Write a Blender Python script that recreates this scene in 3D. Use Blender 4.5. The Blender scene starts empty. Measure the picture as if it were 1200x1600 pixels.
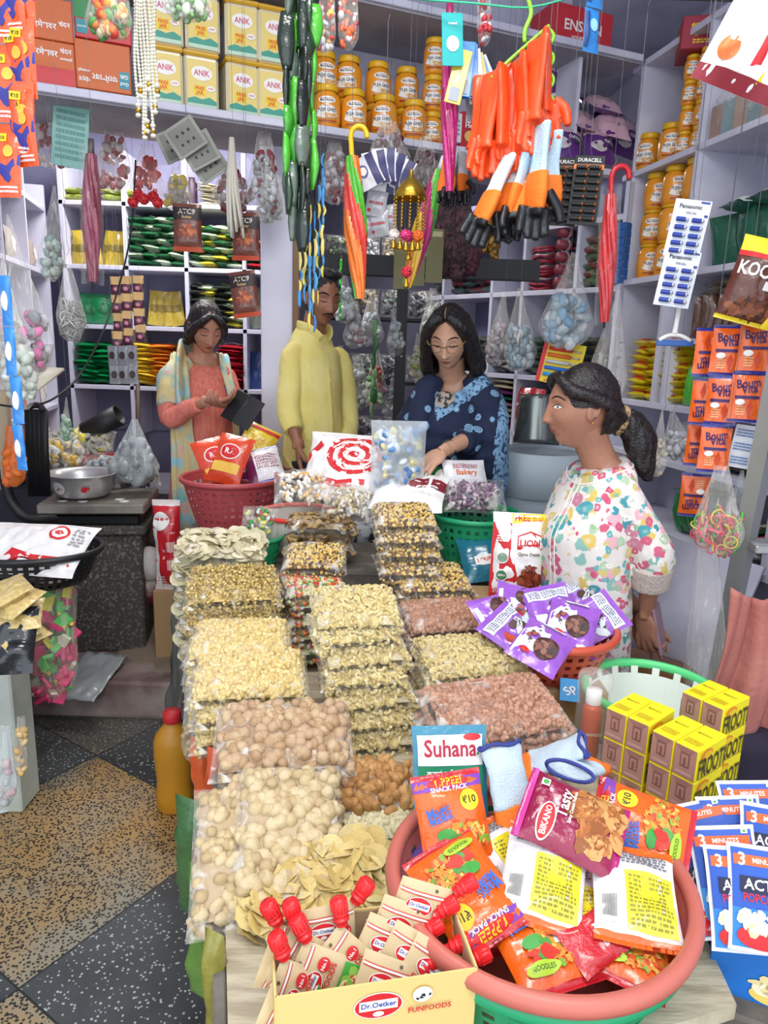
import bpy, math, random
from mathutils import Vector as V, Matrix as M, noise, Euler
D=bpy.data; SC=bpy.context.scene; COL=SC.collection
rnd=random.Random(11); PI=math.pi
# ---------------------------------------------------------------- camera
FPX=1110.0; PT=math.radians(13); RL=0.033; CH=1.6
_c,_s=math.cos(PT),math.sin(PT); _cr,_sr=math.cos(RL),math.sin(RL)
X0=V((1,0,0)); U0=V((0,_s,_c)); F0=V((0,_c,-_s))
cam=D.cameras.new('camera'); camo=D.objects.new('camera',cam); COL.objects.link(camo); SC.camera=camo
cam.sensor_fit='VERTICAL'; cam.sensor_height=24.0; cam.sensor_width=18.0; cam.lens=FPX*24/1600; cam.clip_start=.02
R_=X0*_cr+U0*_sr; U_=U0*_cr-X0*_sr; B_=-F0
camo.matrix_world=M.Translation((0,0,CH))@M((R_,U_,B_)).transposed().to_4x4()
def ray(x,y):
    a,b=x-600,y-800
    return F0+X0*((a*_cr+b*_sr)/FPX)-U0*((-a*_sr+b*_cr)/FPX)
def pY(x,y,Y): r=ray(x,y); return r*(Y/r.y)+V((0,0,CH))
def pz(x,y,z): r=ray(x,y); return r*((z-CH)/r.z)+V((0,0,CH))
def pp(x,y,p0,n):   # intersection with a vertical/any plane of the room
    r=ray(x,y); o=V((0,0,CH)); return o+r*((V(p0)-o).dot(V(n))/r.dot(V(n)))
# ---------------------------------------------------------------- world, exposure
SC.view_settings.view_transform='Standard'; SC.view_settings.look='None'; SC.view_settings.gamma=1
SC.view_settings.use_curve_mapping=False; SC.view_settings.exposure=0.2
w=D.worlds.new('world'); SC.world=w; w.use_nodes=True
w.node_tree.nodes['Background'].inputs[0].default_value=(.86,.93,1,1); w.node_tree.nodes['Background'].inputs[1].default_value=1.9
# ---------------------------------------------------------------- colour and materials
def hx(h,a=1):
    h=h.lstrip('#'); r=[int(h[i:i+2],16)/255 for i in(0,2,4)]
    return tuple(((c+.055)/1.055)**2.4 if c>.04045 else c/12.92 for c in r)+(a,)
MC={}
def mat(name,col='#888888',rough=.5,metal=0,bump=0,bs=60,coat=0,col2=None,cs=8,emit=0,sss=0,trans=0,alpha=1,aniso=None,tex='Object',stretch=(1,1,1),c2lo=.4,c2hi=.6):
    if name in MC: return MC[name]
    m=D.materials.new(name); m.use_nodes=True; MC[name]=m; nt=m.node_tree; b=nt.nodes['Principled BSDF']
    b.inputs['Base Color'].default_value=hx(col); b.inputs['Roughness'].default_value=rough; b.inputs['Metallic'].default_value=metal
    if coat: b.inputs['Coat Weight'].default_value=coat; b.inputs['Coat Roughness'].default_value=.1
    if emit: b.inputs['Emission Color'].default_value=hx(col); b.inputs['Emission Strength'].default_value=emit
    if sss: b.inputs['Subsurface Weight'].default_value=sss; b.inputs['Subsurface Radius'].default_value=(.012,.005,.003)
    if trans: b.inputs['Transmission Weight'].default_value=trans; b.inputs['IOR'].default_value=1.3
    if alpha<1: b.inputs['Alpha'].default_value=alpha
    if bump or col2:
        tc=nt.nodes.new('ShaderNodeTexCoord'); mp=nt.nodes.new('ShaderNodeMapping'); mp.inputs['Scale'].default_value=stretch
        nt.links.new(tc.outputs[tex],mp.inputs[0])
    if bump:
        n=nt.nodes.new('ShaderNodeTexNoise'); n.inputs['Scale'].default_value=bs; n.inputs['Detail'].default_value=3
        bp=nt.nodes.new('ShaderNodeBump'); bp.inputs['Strength'].default_value=min(1,bump); bp.inputs['Distance'].default_value=.01*max(1,bump)
        nt.links.new(mp.outputs[0],n.inputs['Vector']); nt.links.new(n.outputs[0],bp.inputs['Height']); nt.links.new(bp.outputs[0],b.inputs['Normal'])
    if col2:
        n2=nt.nodes.new('ShaderNodeTexNoise'); n2.inputs['Scale'].default_value=cs; n2.inputs['Detail'].default_value=4
        cr=nt.nodes.new('ShaderNodeValToRGB'); cr.color_ramp.elements[0].position=c2lo; cr.color_ramp.elements[1].position=c2hi
        cr.color_ramp.elements[0].color=hx(col); cr.color_ramp.elements[1].color=hx(col2)
        nt.links.new(mp.outputs[0],n2.inputs['Vector']); nt.links.new(n2.outputs[0],cr.inputs[0]); nt.links.new(cr.outputs[0],b.inputs['Base Color'])
    return m
def foil(c,rough=.28,metal=.0,bump=.45,bs=35): return mat('foil_'+c.lstrip('#')+('m' if metal else ''),c,rough,metal,bump,bs,coat=.5)
def plain(c,rough=.5): return mat('plain_'+c.lstrip('#'),c,rough)
def film(name='clear_film',lo=.03,hi=.55,col='#fbf7ee',scale=20,rough=.13,bump=.8,stretch=(1,1,1)):
    if name in MC: return MC[name]
    m=D.materials.new(name); m.use_nodes=True; MC[name]=m; nt=m.node_tree; N=nt.nodes; L=nt.links
    b=N['Principled BSDF']; b.inputs['Base Color'].default_value=hx(col); b.inputs['Roughness'].default_value=rough; b.inputs['Coat Weight'].default_value=.6
    tr=N.new('ShaderNodeBsdfTransparent'); mx=N.new('ShaderNodeMixShader'); tc=N.new('ShaderNodeTexCoord'); mp=N.new('ShaderNodeMapping'); mp.inputs['Scale'].default_value=stretch
    n=N.new('ShaderNodeTexNoise'); n.inputs['Scale'].default_value=scale; n.inputs['Detail'].default_value=2.5; n.inputs['Distortion'].default_value=1.2
    mr=N.new('ShaderNodeMapRange'); mr.inputs['From Min'].default_value=.545; mr.inputs['From Max'].default_value=.73; mr.inputs['To Min'].default_value=lo; mr.inputs['To Max'].default_value=hi  # noise streaks of opaque cream paint wrinkle highlights into the film
    bp=N.new('ShaderNodeBump'); bp.inputs['Strength'].default_value=bump; bp.inputs['Distance'].default_value=.012
    lw=N.new('ShaderNodeLayerWeight'); lw.inputs[0].default_value=.25; ad=N.new('ShaderNodeMath'); ad.operation='MULTIPLY_ADD'; ad.inputs[1].default_value=.34; ad.use_clamp=True
    L.new(tc.outputs['Object'],mp.inputs[0]); L.new(mp.outputs[0],n.inputs['Vector']); L.new(n.outputs[0],mr.inputs[0]); L.new(n.outputs[0],bp.inputs['Height']); L.new(bp.outputs[0],b.inputs['Normal'])
    L.new(lw.outputs['Facing'],ad.inputs[0]); L.new(mr.outputs[0],ad.inputs[2]); L.new(ad.outputs[0],mx.inputs[0])
    L.new(tr.outputs[0],mx.inputs[1]); L.new(b.outputs[0],mx.inputs[2]); L.new(mx.outputs[0],N['Material Output'].inputs['Surface'])
    return m
# ---------------------------------------------------------------- mesh builder
class MB:
    def __init__(s): s.v=[];s.f=[];s.m=[];s.ms=[];s.sm=[]
    def add(s,vf,m,T=None,smooth=True):
        vs,fs=vf; o=len(s.v)
        if m not in s.ms: s.ms.append(m)
        k=s.ms.index(m)
        if len(fs) in(6,26): smooth=False
        if T is None: s.v+=[tuple(v) for v in vs]
        else: s.v+=[tuple(T@V(v)) for v in vs]
        for f in fs: s.f.append(tuple(i+o for i in f)); s.m.append(k); s.sm.append(smooth)
        return s
    def mesh(s,name):
        me=D.meshes.new(name); me.from_pydata(s.v,[],s.f)
        for m in s.ms: me.materials.append(m)
        me.polygons.foreach_set('material_index',s.m); me.polygons.foreach_set('use_smooth',s.sm); me.update(); return me
def ob(name,data,parent=None,mw=None,kind=None):
    if isinstance(data,MB): data=data.mesh(name)
    o=D.objects.new(name,data); COL.objects.link(o)
    if mw is not None: o.matrix_local=mw
    if parent: o.parent=parent
    if kind: o['kind']=kind
    return o
def thing(name,data,label,cat,group=None,mw=None,kind=None):
    o=ob(name,data,None,mw,kind); o['label']=label; o['category']=cat
    if group: o['group']=group
    return o
def struct(name,data,mw=None): return ob(name,data,None,mw,'structure')
def dup(o,mw,label=None,group=None):
    r=o.copy(); COL.objects.link(r); r.matrix_local=mw
    if label: r['label']=label
    if group: r['group']=group
    def kids(a,b):
        for ch in list(a.children):
            c=ch.copy(); COL.objects.link(c); c.parent=b; kids(ch,c)
    kids(o,r); return r
def T(loc=(0,0,0),rx=0,ry=0,rz=0,s=1):
    m=M.Translation(loc)@Euler((math.radians(rx),math.radians(ry),math.radians(rz)),'XYZ').to_matrix().to_4x4()
    return m@(M.Diagonal((*s,1)) if isinstance(s,(tuple,list)) else M.Scale(s,4))
def stand(loc,yaw=0,lean=0,roll=0,s=1):  # local +Z faces the viewer (-Y), local +Y up
    return M.Translation(loc)@M.Rotation(math.radians(yaw),4,'Z')@M.Rotation(math.radians(90-lean),4,'X')@M.Rotation(math.radians(roll),4,'Z')@M.Scale(s,4)
def aim(p,q):   # matrix with local Z from p to q
    d=V(q)-V(p); return M.Translation(p)@d.to_track_quat('Z','Y').to_matrix().to_4x4()
ORD='first second third fourth fifth sixth seventh eighth ninth tenth eleventh twelfth thirteenth fourteenth'.split()
# ---------------------------------------------------------------- shapes: each returns (verts, faces)
def box(sx,sy,sz,c=0,base=False):
    x,y,z=sx/2,sy/2,sz/2; z0=z if base else 0
    if c<=0:
        v=[(a*x,b*y,d*z+z0) for a in(-1,1) for b in(-1,1) for d in(-1,1)]
        return v,[(0,1,3,2),(4,6,7,5),(0,4,5,1),(2,3,7,6),(0,2,6,4),(1,5,7,3)]
    c=min(c,x*.9,y*.9,z*.9); v=[];f=[]
    key={}
    for a in(-1,1):
        for b in(-1,1):
            for d in(-1,1):
                key[a,b,d]=len(v); v+=[(a*x,b*(y-c),d*(z-c)+z0),(a*(x-c),b*y,d*(z-c)+z0),(a*(x-c),b*(y-c),d*z+z0)]
    k=key
    def q(ax,sg):
        o=[(-1,-1),(-1,1),(1,1),(1,-1)]; r=[]
        for p,t in o:
            s_=[p,t]; s_.insert(ax,sg); r.append(k[tuple(s_)]+ax)
        return tuple(r if (sg>0)==(ax==1) else r[::-1])
    for ax in range(3):
        for sg in(-1,1): f.append(q(ax,sg))
    for ax in range(3):
        o1,o2=[i for i in range(3) if i!=ax]
        for p in(-1,1):
            for t in(-1,1):
                A=[0,0,0];A[ax]=-1;A[o1]=p;A[o2]=t;B=A[:];B[ax]=1;A=k[tuple(A)];B=k[tuple(B)]
                f.append((A+o1,A+o2,B+o2,B+o1))
    for a in k.values(): f.append((a,a+1,a+2))
    return v,f
def lathe(prof,n=24,sx=1,sy=1,cap=True):
    v=[];f=[]
    for r,z in prof:
        for i in range(n): a=2*PI*i/n; v.append((r*math.cos(a)*sx,r*math.sin(a)*sy,z))
    for j in range(len(prof)-1):
        for i in range(n): f.append((j*n+i,j*n+(i+1)%n,(j+1)*n+(i+1)%n,(j+1)*n+i))
    if cap: f.append(tuple(range(n))[::-1]); f.append(tuple(range((len(prof)-1)*n,len(prof)*n)))
    return v,f
def cyl(r,h,n=20,r2=None): return lathe([(r,0),(r if r2 is None else r2,h)],n)
def ell(rx,ry,rz,nu=12,nv=8,fn=None):
    v=[(0,0,-rz)];f=[]
    for j in range(1,nv):
        t=-PI/2+PI*j/nv
        for i in range(nu): a=2*PI*i/nu; v.append((rx*math.cos(t)*math.cos(a),ry*math.cos(t)*math.sin(a),rz*math.sin(t)))
    v.append((0,0,rz)); e=len(v)-1
    for i in range(nu):
        f.append((0,1+(i+1)%nu,1+i)); f.append((e,e-nu+i,e-nu+(i+1)%nu))
        for j in range(nv-2): a=1+j*nu; f.append((a+i,a+(i+1)%nu,a+nu+(i+1)%nu,a+nu+i))
    if fn: v=[fn(V(p)) for p in v]
    return v,f
def frames(pts):
    pts=[V(p) for p in pts]; fr=[]; n=len(pts); prev=None
    for i in range(n):
        d=(pts[min(i+1,n-1)]-pts[max(i-1,0)]); d=d.normalized() if d.length>1e-9 else V((0,0,1))
        if prev is None:
            a=V((0,0,1)) if abs(d.z)<.9 else V((1,0,0)); x=d.cross(a).normalized()
        else:
            x=(prev-d*prev.dot(d)); x=x.normalized() if x.length>1e-6 else d.orthogonal().normalized()
        prev=x; fr.append((pts[i],x,d.cross(x)))
    return fr
def smooth_path(pts,k=6,closed=False):
    P=[V(p) for p in pts]; n=len(P); out=[]
    for i in range(n if closed else n-1):
        g=(lambda j:P[j%n]) if closed else (lambda j:P[max(0,min(n-1,j))])
        a,b,c,d=g(i-1),g(i),g(i+1),g(i+2)
        for q in range(k):
            t=q/k; out.append(.5*((2*b)+(c-a)*t+(2*a-5*b+4*c-d)*t*t+(3*b-a-3*c+d)*t**3))
    if not closed: out.append(P[-1])
    return out
def interp(a,k):
    out=[]
    for i in range(len(a)-1):
        for q in range(k): t=q/k; t=t*t*(3-2*t)*.5+t*.5; out.append(a[i]*(1-t)+a[i+1]*t)
    return out+[a[-1]]
def tube(pts,r,n=8,closed=False,ry=None,cap=True,sm=0):
    if sm:
        if isinstance(r,(list,tuple)): r=interp(list(r),sm)
        if isinstance(ry,(list,tuple)): ry=interp(list(ry),sm)
        pts=smooth_path(pts,sm,closed)
    fr=frames(pts); v=[];f=[];m=len(fr)
    for i,(p,x,y) in enumerate(fr):
        a=r[i] if isinstance(r,(list,tuple)) else r; b=a if ry is None else (ry[i] if isinstance(ry,(list,tuple)) else ry)
        for k in range(n): t=2*PI*k/n; v.append(p+x*a*math.cos(t)+y*b*math.sin(t))
    for i in range(m if closed else m-1):
        j=(i+1)%m
        for k in range(n): f.append((i*n+k,i*n+(k+1)%n,j*n+(k+1)%n,j*n+k))
    if cap and not closed: f.append(tuple(range(n))[::-1]); f.append(tuple(range((m-1)*n,m*n)))
    return v,f
def grid(fn,nu,nv,flip=False):
    v=[fn(i/nu,j/nv) for j in range(nv+1) for i in range(nu+1)]; w=nu+1
    f=[(j*w+i,j*w+i+1,(j+1)*w+i+1,(j+1)*w+i) for j in range(nv) for i in range(nu)]
    return v,([a[::-1] for a in f] if flip else f)
def slab(fn,nu,nv,th):  # a sheet with thickness along z of its own frame
    a,fa=grid(fn,nu,nv); b=[V(p)-V((0,0,th)) for p in a]; n=len(a); w=nu+1
    f=list(fa)+[tuple(i+n for i in q[::-1]) for q in fa]
    for i in range(nu): f.append((i+1,i,i+n,i+1+n)); o=nv*w; f.append((o+i,o+i+1,o+i+1+n,o+i+n))
    for j in range(nv): f.append((j*w,(j+1)*w,(j+1)*w+n,j*w+n)); f.append(((j+1)*w+nu,j*w+nu,j*w+nu+n,(j+1)*w+nu+n))
    return [V(p) for p in a]+b,f
def prism(poly,h):
    n=len(poly); v=[(x,y,0) for x,y in poly]+[(x,y,h) for x,y in poly]
    return v,[tuple(range(n))[::-1],tuple(range(n,2*n))]+[(i,(i+1)%n,(i+1)%n+n,i+n) for i in range(n)]
TX={}
def text2d(s,bold=False):
    if (s,bold) in TX: return TX[s,bold]
    c=D.curves.new('t','FONT'); c.body=s; c.align_x='CENTER'; c.align_y='CENTER'; c.size=1; c.resolution_u=2; c.fill_mode='FRONT'
    if bold: c.offset=.02
    o=D.objects.new('t',c); COL.objects.link(o); bpy.context.view_layer.update()
    me=D.meshes.new_from_object(o.evaluated_get(bpy.context.evaluated_depsgraph_get()))
    r=([tuple(v.co) for v in me.vertices],[tuple(p.vertices) for p in me.polygons]); D.objects.remove(o); D.meshes.remove(me); D.curves.remove(c)
    TX[s,bold]=r; return r
def textm(s,size,mt,mb,Tm=None,width=None,bold=True,squash=1):
    v,f=text2d(s,bold)
    if not v: return
    if width:
        w=max(p[0] for p in v)-min(p[0] for p in v); size=width/max(w,1e-6)
    T2=M.Diagonal((size,size*squash,1,1)); mb.add((v,f),mt,(Tm if Tm is not None else M.Identity(4))@T2,False)
# ---------------------------------------------------------------- packets with print
def pillow(w,h,t,seal=.06,wr=.004,seed=0,pinch=.05,pw=2.6):
    so=V((seed*7.3,seed*3.1,0))
    def S(u,v,side=1,off=0):
        e=max(0,min(1,(v-seal)/(1-2*seal))) if seal>0 else v
        b=max(0,1-abs(2*e-1)**(3 if pw<4 else 6))**.6; a=max(0,1-abs(2*u-1)**pw)**.6
        x=(u-.5)*w*(1-pinch*b); y=(v-.5)*h
        q=noise.noise(V((x*26,y*26,side*2.))+so)*wr*2+noise.noise(V((x*70,y*22,5))+so)*wr*.7
        return V((x,y,side*(t/2*a*b+off)+q*(a*b)**.3+noise.noise(V((x*6,y*6,9))+so)*wr*1.5))
    return S
def decals(mb,S,w,h,dec,seed=0):
    r=random.Random(seed+5); off=.0012
    for d in dec:
        k=d[0]; off+=.00035; side=1
        if k=='back': side=-1; d=d[1:]; k=d[0]
        if k=='rect':
            _,u0,v0,u1,v1,m=d; nu=max(2,int((u1-u0)*12)); nv=max(1,int((v1-v0)*14))
            mb.add(grid(lambda a,b:S(u0+(u1-u0)*a,v0+(v1-v0)*b,side,off),nu,nv,side<0),m)
        elif k=='ell':
            _,u,v,ru,rv,m=d; pts=[S(u,v,side,off)];fs=[];n=22; nr=max(3,int(max(ru,rv)*26))
            for j in range(1,nr+1):
                for i in range(n): t=2*PI*i/n; pts.append(S(u+ru*j/nr*math.cos(t),v+rv*j/nr*math.sin(t),side,off))
            for i in range(n):
                fs.append((0,1+i,1+(i+1)%n))
                for j in range(nr-1): a=1+j*n; fs.append((a+i,a+n+i,a+n+(i+1)%n,a+(i+1)%n))
            mb.add((pts,fs if side>0 else [f[::-1] for f in fs]),m)
        elif k=='poly':
            _,P,m=d; c=(sum(p[0] for p in P)/len(P),sum(p[1] for p in P)/len(P)); n=len(P)
            pts=[S(*c,side,off)]+[S(c[0]+(p[0]-c[0])*q,c[1]+(p[1]-c[1])*q,side,off) for q in(.5,1) for p in P]
            fs=[(0,1+i,1+(i+1)%n) for i in range(n)]+[(1+i,1+n+i,1+n+(i+1)%n,1+(i+1)%n) for i in range(n)]
            mb.add((pts,fs),m)
        elif k=='txt':
            _,s,u,v,wd,m=d[:6]; rot=d[6] if len(d)>6 else 0; sq=d[7] if len(d)>7 else 1
            vv,ff=text2d(s,True)
            if not vv: continue
            ww=max(p[0] for p in vv)-min(p[0] for p in vv); sc=wd*w/ww; ca,sa=math.cos(math.radians(rot)),math.sin(math.radians(rot)); P=[]
            for p in vv:
                a,b=p[0]*sc,p[1]*sc*sq; P.append(S(u+(a*ca-b*sa)/w,v+(a*sa+b*ca)/h,side,off))
            mb.add((P,ff),m,None,False)
        elif k=='bits':   # a printed photo of food: many small overlapping pieces
            _,u,v,ru,rv,ms,n,sz=d
            for i in range(n):
                t=r.random()*2*PI; q=math.sqrt(r.random()); cu,cv=u+ru*q*math.cos(t),v+rv*q*math.sin(t); a=r.random()*PI; l=sz*r.uniform(.6,1.3)/w; wd=l*r.uniform(.3,.9)
                o=off+.0003*(i%5); P=[]
                for j in range(7):
                    g=2*PI*j/7; x,y=l*math.cos(g),wd*math.sin(g); P.append(S(max(0,min(1,cu+x*math.cos(a)-y*math.sin(a))),max(0,min(1,cv+(x*math.sin(a)+y*math.cos(a))*w/h)),side,o))
                mb.add((P,[tuple(range(7))]),ms[i%len(ms)])
            off+=.0015
        elif k=='lines':  # small print
            _,u0,v0,u1,v1,m,n=d
            for i in range(n):
                vv=v0+(v1-v0)*(i+.5)/n; uu=u0; hh=(v1-v0)/n*.28
                while uu<u1-.02:
                    l=r.uniform(.02,.07); e=min(u1,uu+l); mb.add(([S(uu,vv-hh,side,off),S(e,vv-hh,side,off),S(e,vv+hh,side,off),S(uu,vv+hh,side,off)],[(0,1,2,3)]),m); uu=e+.015
PK={}
def packet(key,w,h,t,base,dec=(),ends=None,seal=.06,nu=10,nv=14,wr=.003,seed=0,back=None,pinch=.05,pw=2.6):
    if key in PK: return PK[key]
    S=pillow(w,h,t,seal,wr,seed,pinch,pw); mb=MB()
    for side in(1,-1):
        m=base if side>0 else (back or base)
        if ends:
            mb.add(grid(lambda a,b:S(a,b*seal*1.3,side),nu,2,side<0),ends); mb.add(grid(lambda a,b:S(a,1-seal*1.3+b*seal*1.3,side),nu,2,side<0),ends)
            mb.add(grid(lambda a,b:S(a,seal*1.3+b*(1-seal*2.6),side),nu,nv,side<0),m)
        else: mb.add(grid(lambda a,b:S(a,b,side),nu,nv,side<0),m)
    decals(mb,S,w,h,dec,seed)
    PK[key]=mb.mesh(key); return PK[key]
def flat(w,h): return lambda u,v,side=1,off=0: V(((u-.5)*w,(v-.5)*h,side*off))
def face_print(mb,w,h,dec,Tm,seed=0):   # print on a flat face placed by Tm (local z outwards)
    m2=MB(); decals(m2,flat(w,h),w,h,dec,seed)
    o=len(mb.v); mb.v+=[tuple(Tm@V(v)) for v in m2.v]
    for f,k,s in zip(m2.f,m2.m,m2.sm):
        mt=m2.ms[k]
        if mt not in mb.ms: mb.ms.append(mt)
        mb.f.append(tuple(i+o for i in f)); mb.m.append(mb.ms.index(mt)); mb.sm.append(False)
# ================================================================ setting
WHITE=mat('shelf_paint','#d3d3e2',.55,0,.12,18,col2='#c4c4d6',cs=5); WALL=mat('wall_paint','#c9c9db',.7,0,.2,12,col2='#babace',cs=3)
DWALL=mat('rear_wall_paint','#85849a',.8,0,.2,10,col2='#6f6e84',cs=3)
def lamp(name,loc,sx,sy,pw,label,rot=0):
    mb=MB(); mb.add(box(sx+.1,.07,.05,.01),plain('#d8d8d8')); t=thing(name,mb,label,'light',None,T(loc,0,0,rot))
    mb=MB(); mb.add(tube([(-sx/2,0,-.045),(sx/2,0,-.045)],.016,10),mat('tube_glow','#ffffff',.3,emit=14)); ob('tube',mb,t)
    mb=MB(); [mb.add(tube([(q*sx*.4,0,.02),(q*sx*.4,0,3.60-loc[2])],.004,6),plain('#d8d8d8')) for q in(-1,1)]; ob('suspension_rod',mb,t)
    L=D.lights.new(name+'_light','AREA'); L.shape='RECTANGLE'; L.size=sx; L.size_y=sy; L.energy=pw; L.color=(1,.97,.93)
    o=D.objects.new(name+'_light',L); COL.objects.link(o); o.parent=t; o.matrix_local=T((0,0,-.08))
lamp('tube_lamp',(-.1,1.5,3.42),1.2,.25,26,'long tube lamp on the ceiling above the display table',10)
lamp('tube_lamp',(.2,-.3,3.3),1.2,.5,30,'tube lamp at the open shop front behind the viewer')
lamp('tube_lamp',(-1.1,3.9,3.0),1.0,.15,30,'tube lamp in the rear left corner above the shelves')  # unseen lamp, added to put light into the rear cubbies
lamp('tube_lamp',(.4,4.9,3.0),1.0,.15,16,'tube lamp on the ceiling of the back room')  # unseen lamp, added to lift the dark back room
# floor: terrazzo panels laid diagonally
def terrazzo():
    m=D.materials.new('terrazzo'); m.use_nodes=True; nt=m.node_tree; N=nt.nodes; L=nt.links; b=N['Principled BSDF']
    tc=N.new('ShaderNodeTexCoord'); mp=N.new('ShaderNodeMapping'); mp.vector_type='TEXTURE'
    mp.inputs['Location'].default_value=(-.88,1.465,0); mp.inputs['Rotation'].default_value=(0,0,math.radians(57)); mp.inputs['Scale'].default_value=(.75,.75,1)
    L.new(tc.outputs['Object'],mp.inputs[0])
    ck=N.new('ShaderNodeTexChecker'); ck.inputs['Scale'].default_value=1; 
    of=N.new('ShaderNodeVectorMath'); of.operation='ADD'; of.inputs[1].default_value=(0,0,.5); L.new(mp.outputs[0],of.inputs[0]); L.new(of.outputs[0],ck.inputs['Vector'])
    def chips(scale,thr):
        vo=N.new('ShaderNodeTexVoronoi'); vo.inputs['Scale'].default_value=scale; L.new(tc.outputs['Object'],vo.inputs['Vector'])
        no=N.new('ShaderNodeTexNoise'); no.inputs['Scale'].default_value=scale*1.3; L.new(tc.outputs['Object'],no.inputs['Vector'])
        ad=N.new('ShaderNodeMath'); ad.operation='MULTIPLY_ADD'; L.new(no.outputs[0],ad.inputs[0]); ad.inputs[1].default_value=.55; L.new(vo.outputs['Distance'],ad.inputs[2])
        ls=N.new('ShaderNodeMath'); ls.operation='LESS_THAN'; L.new(ad.outputs[0],ls.inputs[0]); ls.inputs[1].default_value=thr; return ls,vo
    def mix(fac,a,b2):
        x=N.new('ShaderNodeMix'); x.data_type='RGBA'
        for i,s in((0,fac),(6,a),(7,b2)):
            if hasattr(s,'outputs'): s=s.outputs[0]
            if isinstance(s,bpy.types.NodeSocket): L.new(s,x.inputs[i])
            else: x.inputs[i].default_value=s
        return x.outputs[2]
    c1,_=chips(75,.50); c2,v2=chips(110,.69)
    dirt=N.new('ShaderNodeTexNoise'); dirt.inputs['Scale'].default_value=2.2; dirt.inputs['Detail'].default_value=5; L.new(tc.outputs['Object'],dirt.inputs['Vector'])
    dr=N.new('ShaderNodeValToRGB'); dr.color_ramp.elements[0].position=.42; dr.color_ramp.elements[1].position=.62; L.new(dirt.outputs[0],dr.inputs[0])
    dark=mix(c1,mix(dr,hx('#25282a'),hx('#43474a')),hx('#a9b0ae'))
    light=mix(c2,mix(dr,hx('#a8844e'),hx('#8d8876')),hx('#262320'))
    colr=mix(ck.outputs['Fac'],light,dark)
    # grime along the step
    sz=N.new('ShaderNodeSeparateXYZ'); L.new(tc.outputs['Object'],sz.inputs[0]); gr=N.new('ShaderNodeMath'); gr.operation='MULTIPLY_ADD'; L.new(dirt.outputs[0],gr.inputs[0]); gr.inputs[1].default_value=.9; L.new(sz.outputs[1],gr.inputs[2])
    gm=N.new('ShaderNodeMapRange'); gm.inputs['From Min'].default_value=2.72; gm.inputs['From Max'].default_value=3.0; gm.inputs['To Max'].default_value=.85; L.new(gr.outputs[0],gm.inputs[0]); colr=mix(gm,colr,mix(c1,hx('#3c3f3f'),hx('#8d8f8b')))
    # joint lines
    fr=N.new('ShaderNodeSeparateXYZ'); L.new(mp.outputs[0],fr.inputs[0]); js=[]
    for i in(0,1):
        a=N.new('ShaderNodeMath'); a.operation='FRACT'; L.new(fr.outputs[i],a.inputs[0]); c=N.new('ShaderNodeMath'); c.operation='PINGPONG'; c.inputs[1].default_value=.5; L.new(a.outputs[0],c.inputs[0])
        d=N.new('ShaderNodeMath'); d.operation='LESS_THAN'; d.inputs[1].default_value=.004; L.new(c.outputs[0],d.inputs[0]); js.append(d)
    mx=N.new('ShaderNodeMath'); mx.operation='MAXIMUM'; L.new(js[0].outputs[0],mx.inputs[0]); L.new(js[1].outputs[0],mx.inputs[1])
    L.new(mix(mx,colr,hx('#1c201e')),b.inputs['Base Color']); b.inputs['Roughness'].default_value=.42
    return m
mb=MB(); mb.add(box(5.2,3.9,.1),terrazzo(),T((0,.85,-.05))); struct('floor',mb)
STEP=mat('step_concrete','#6a5552',.7,0,.5,30,col2='#9a8a84',cs=4)
mb=MB(); mb.add(box(5.2,4.3,.2,.012),STEP,T((0,4.98,.05))@T(rz=0)); struct('trim_step',mb,T((0,0,0)))
mb=MB(); mb.add(box(.1,7.4,3.7),WALL,T((-2.35,3.3,1.8),rz=0)); struct('wall_left',mb)
mb=MB(); mb.add(box(.1,7.4,3.7),WALL,T((1.95,3.3,1.8),0,0,4)); struct('wall_right',mb)
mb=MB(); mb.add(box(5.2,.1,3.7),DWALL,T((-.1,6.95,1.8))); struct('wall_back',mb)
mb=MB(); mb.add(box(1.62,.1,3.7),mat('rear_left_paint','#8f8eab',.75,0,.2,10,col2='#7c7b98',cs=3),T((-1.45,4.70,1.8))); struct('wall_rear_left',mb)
mb=MB(); mb.add(box(5.2,7.2,.1),WALL,T((0,3.5,3.65))); struct('ceiling',mb)
# white post in the middle
mb=MB(); a=pY(444,500,3.5); mb.add(box(.15,.12,2.45,.006,True),mat('post_paint','#dcdcee',.5,0,.12,10),T((a.x-.03,3.52,.15),0,0,0)); struct('trim_post',mb)
mb=MB(); mb.add(box(.03,.03,2.1,.004,True),mat('post_wood','#8a6a4c',.6),T((a.x+.062,3.47,.15))); struct('trim_post_edge',mb)
# loft shelves
LD=V((1.02+1.36,3.80-2.83,0)).normalized(); LN=V((-LD.y,LD.x,0)); L0=V((-1.36,2.83,2.5)); LROT=math.degrees(math.atan2(LD.y,LD.x))
def lp(s,d=0,z=0): return L0+LD*s+LN*d+V((0,0,z))   # s along the front edge, d back into the loft
def lpx(x,y,d=0): return (pp(x,y,L0+LN*d,LN)-L0-LN*d).dot(LD)   # pixel -> distance along the loft
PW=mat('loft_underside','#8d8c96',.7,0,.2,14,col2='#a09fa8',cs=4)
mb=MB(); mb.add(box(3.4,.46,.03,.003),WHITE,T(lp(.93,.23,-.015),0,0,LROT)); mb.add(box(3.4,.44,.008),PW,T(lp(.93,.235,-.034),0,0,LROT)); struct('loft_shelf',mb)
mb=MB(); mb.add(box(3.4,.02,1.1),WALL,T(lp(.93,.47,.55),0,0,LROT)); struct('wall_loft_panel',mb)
mb=MB(); mb.add(box(3.6,.5,.03,.003),WHITE,T(lp(.93,.22,.5),0,0,LROT)); mb.add(box(3.6,.48,.008),PW,T(lp(.93,.225,.48),0,0,LROT)); struct('upper_loft_shelf',mb)
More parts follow.
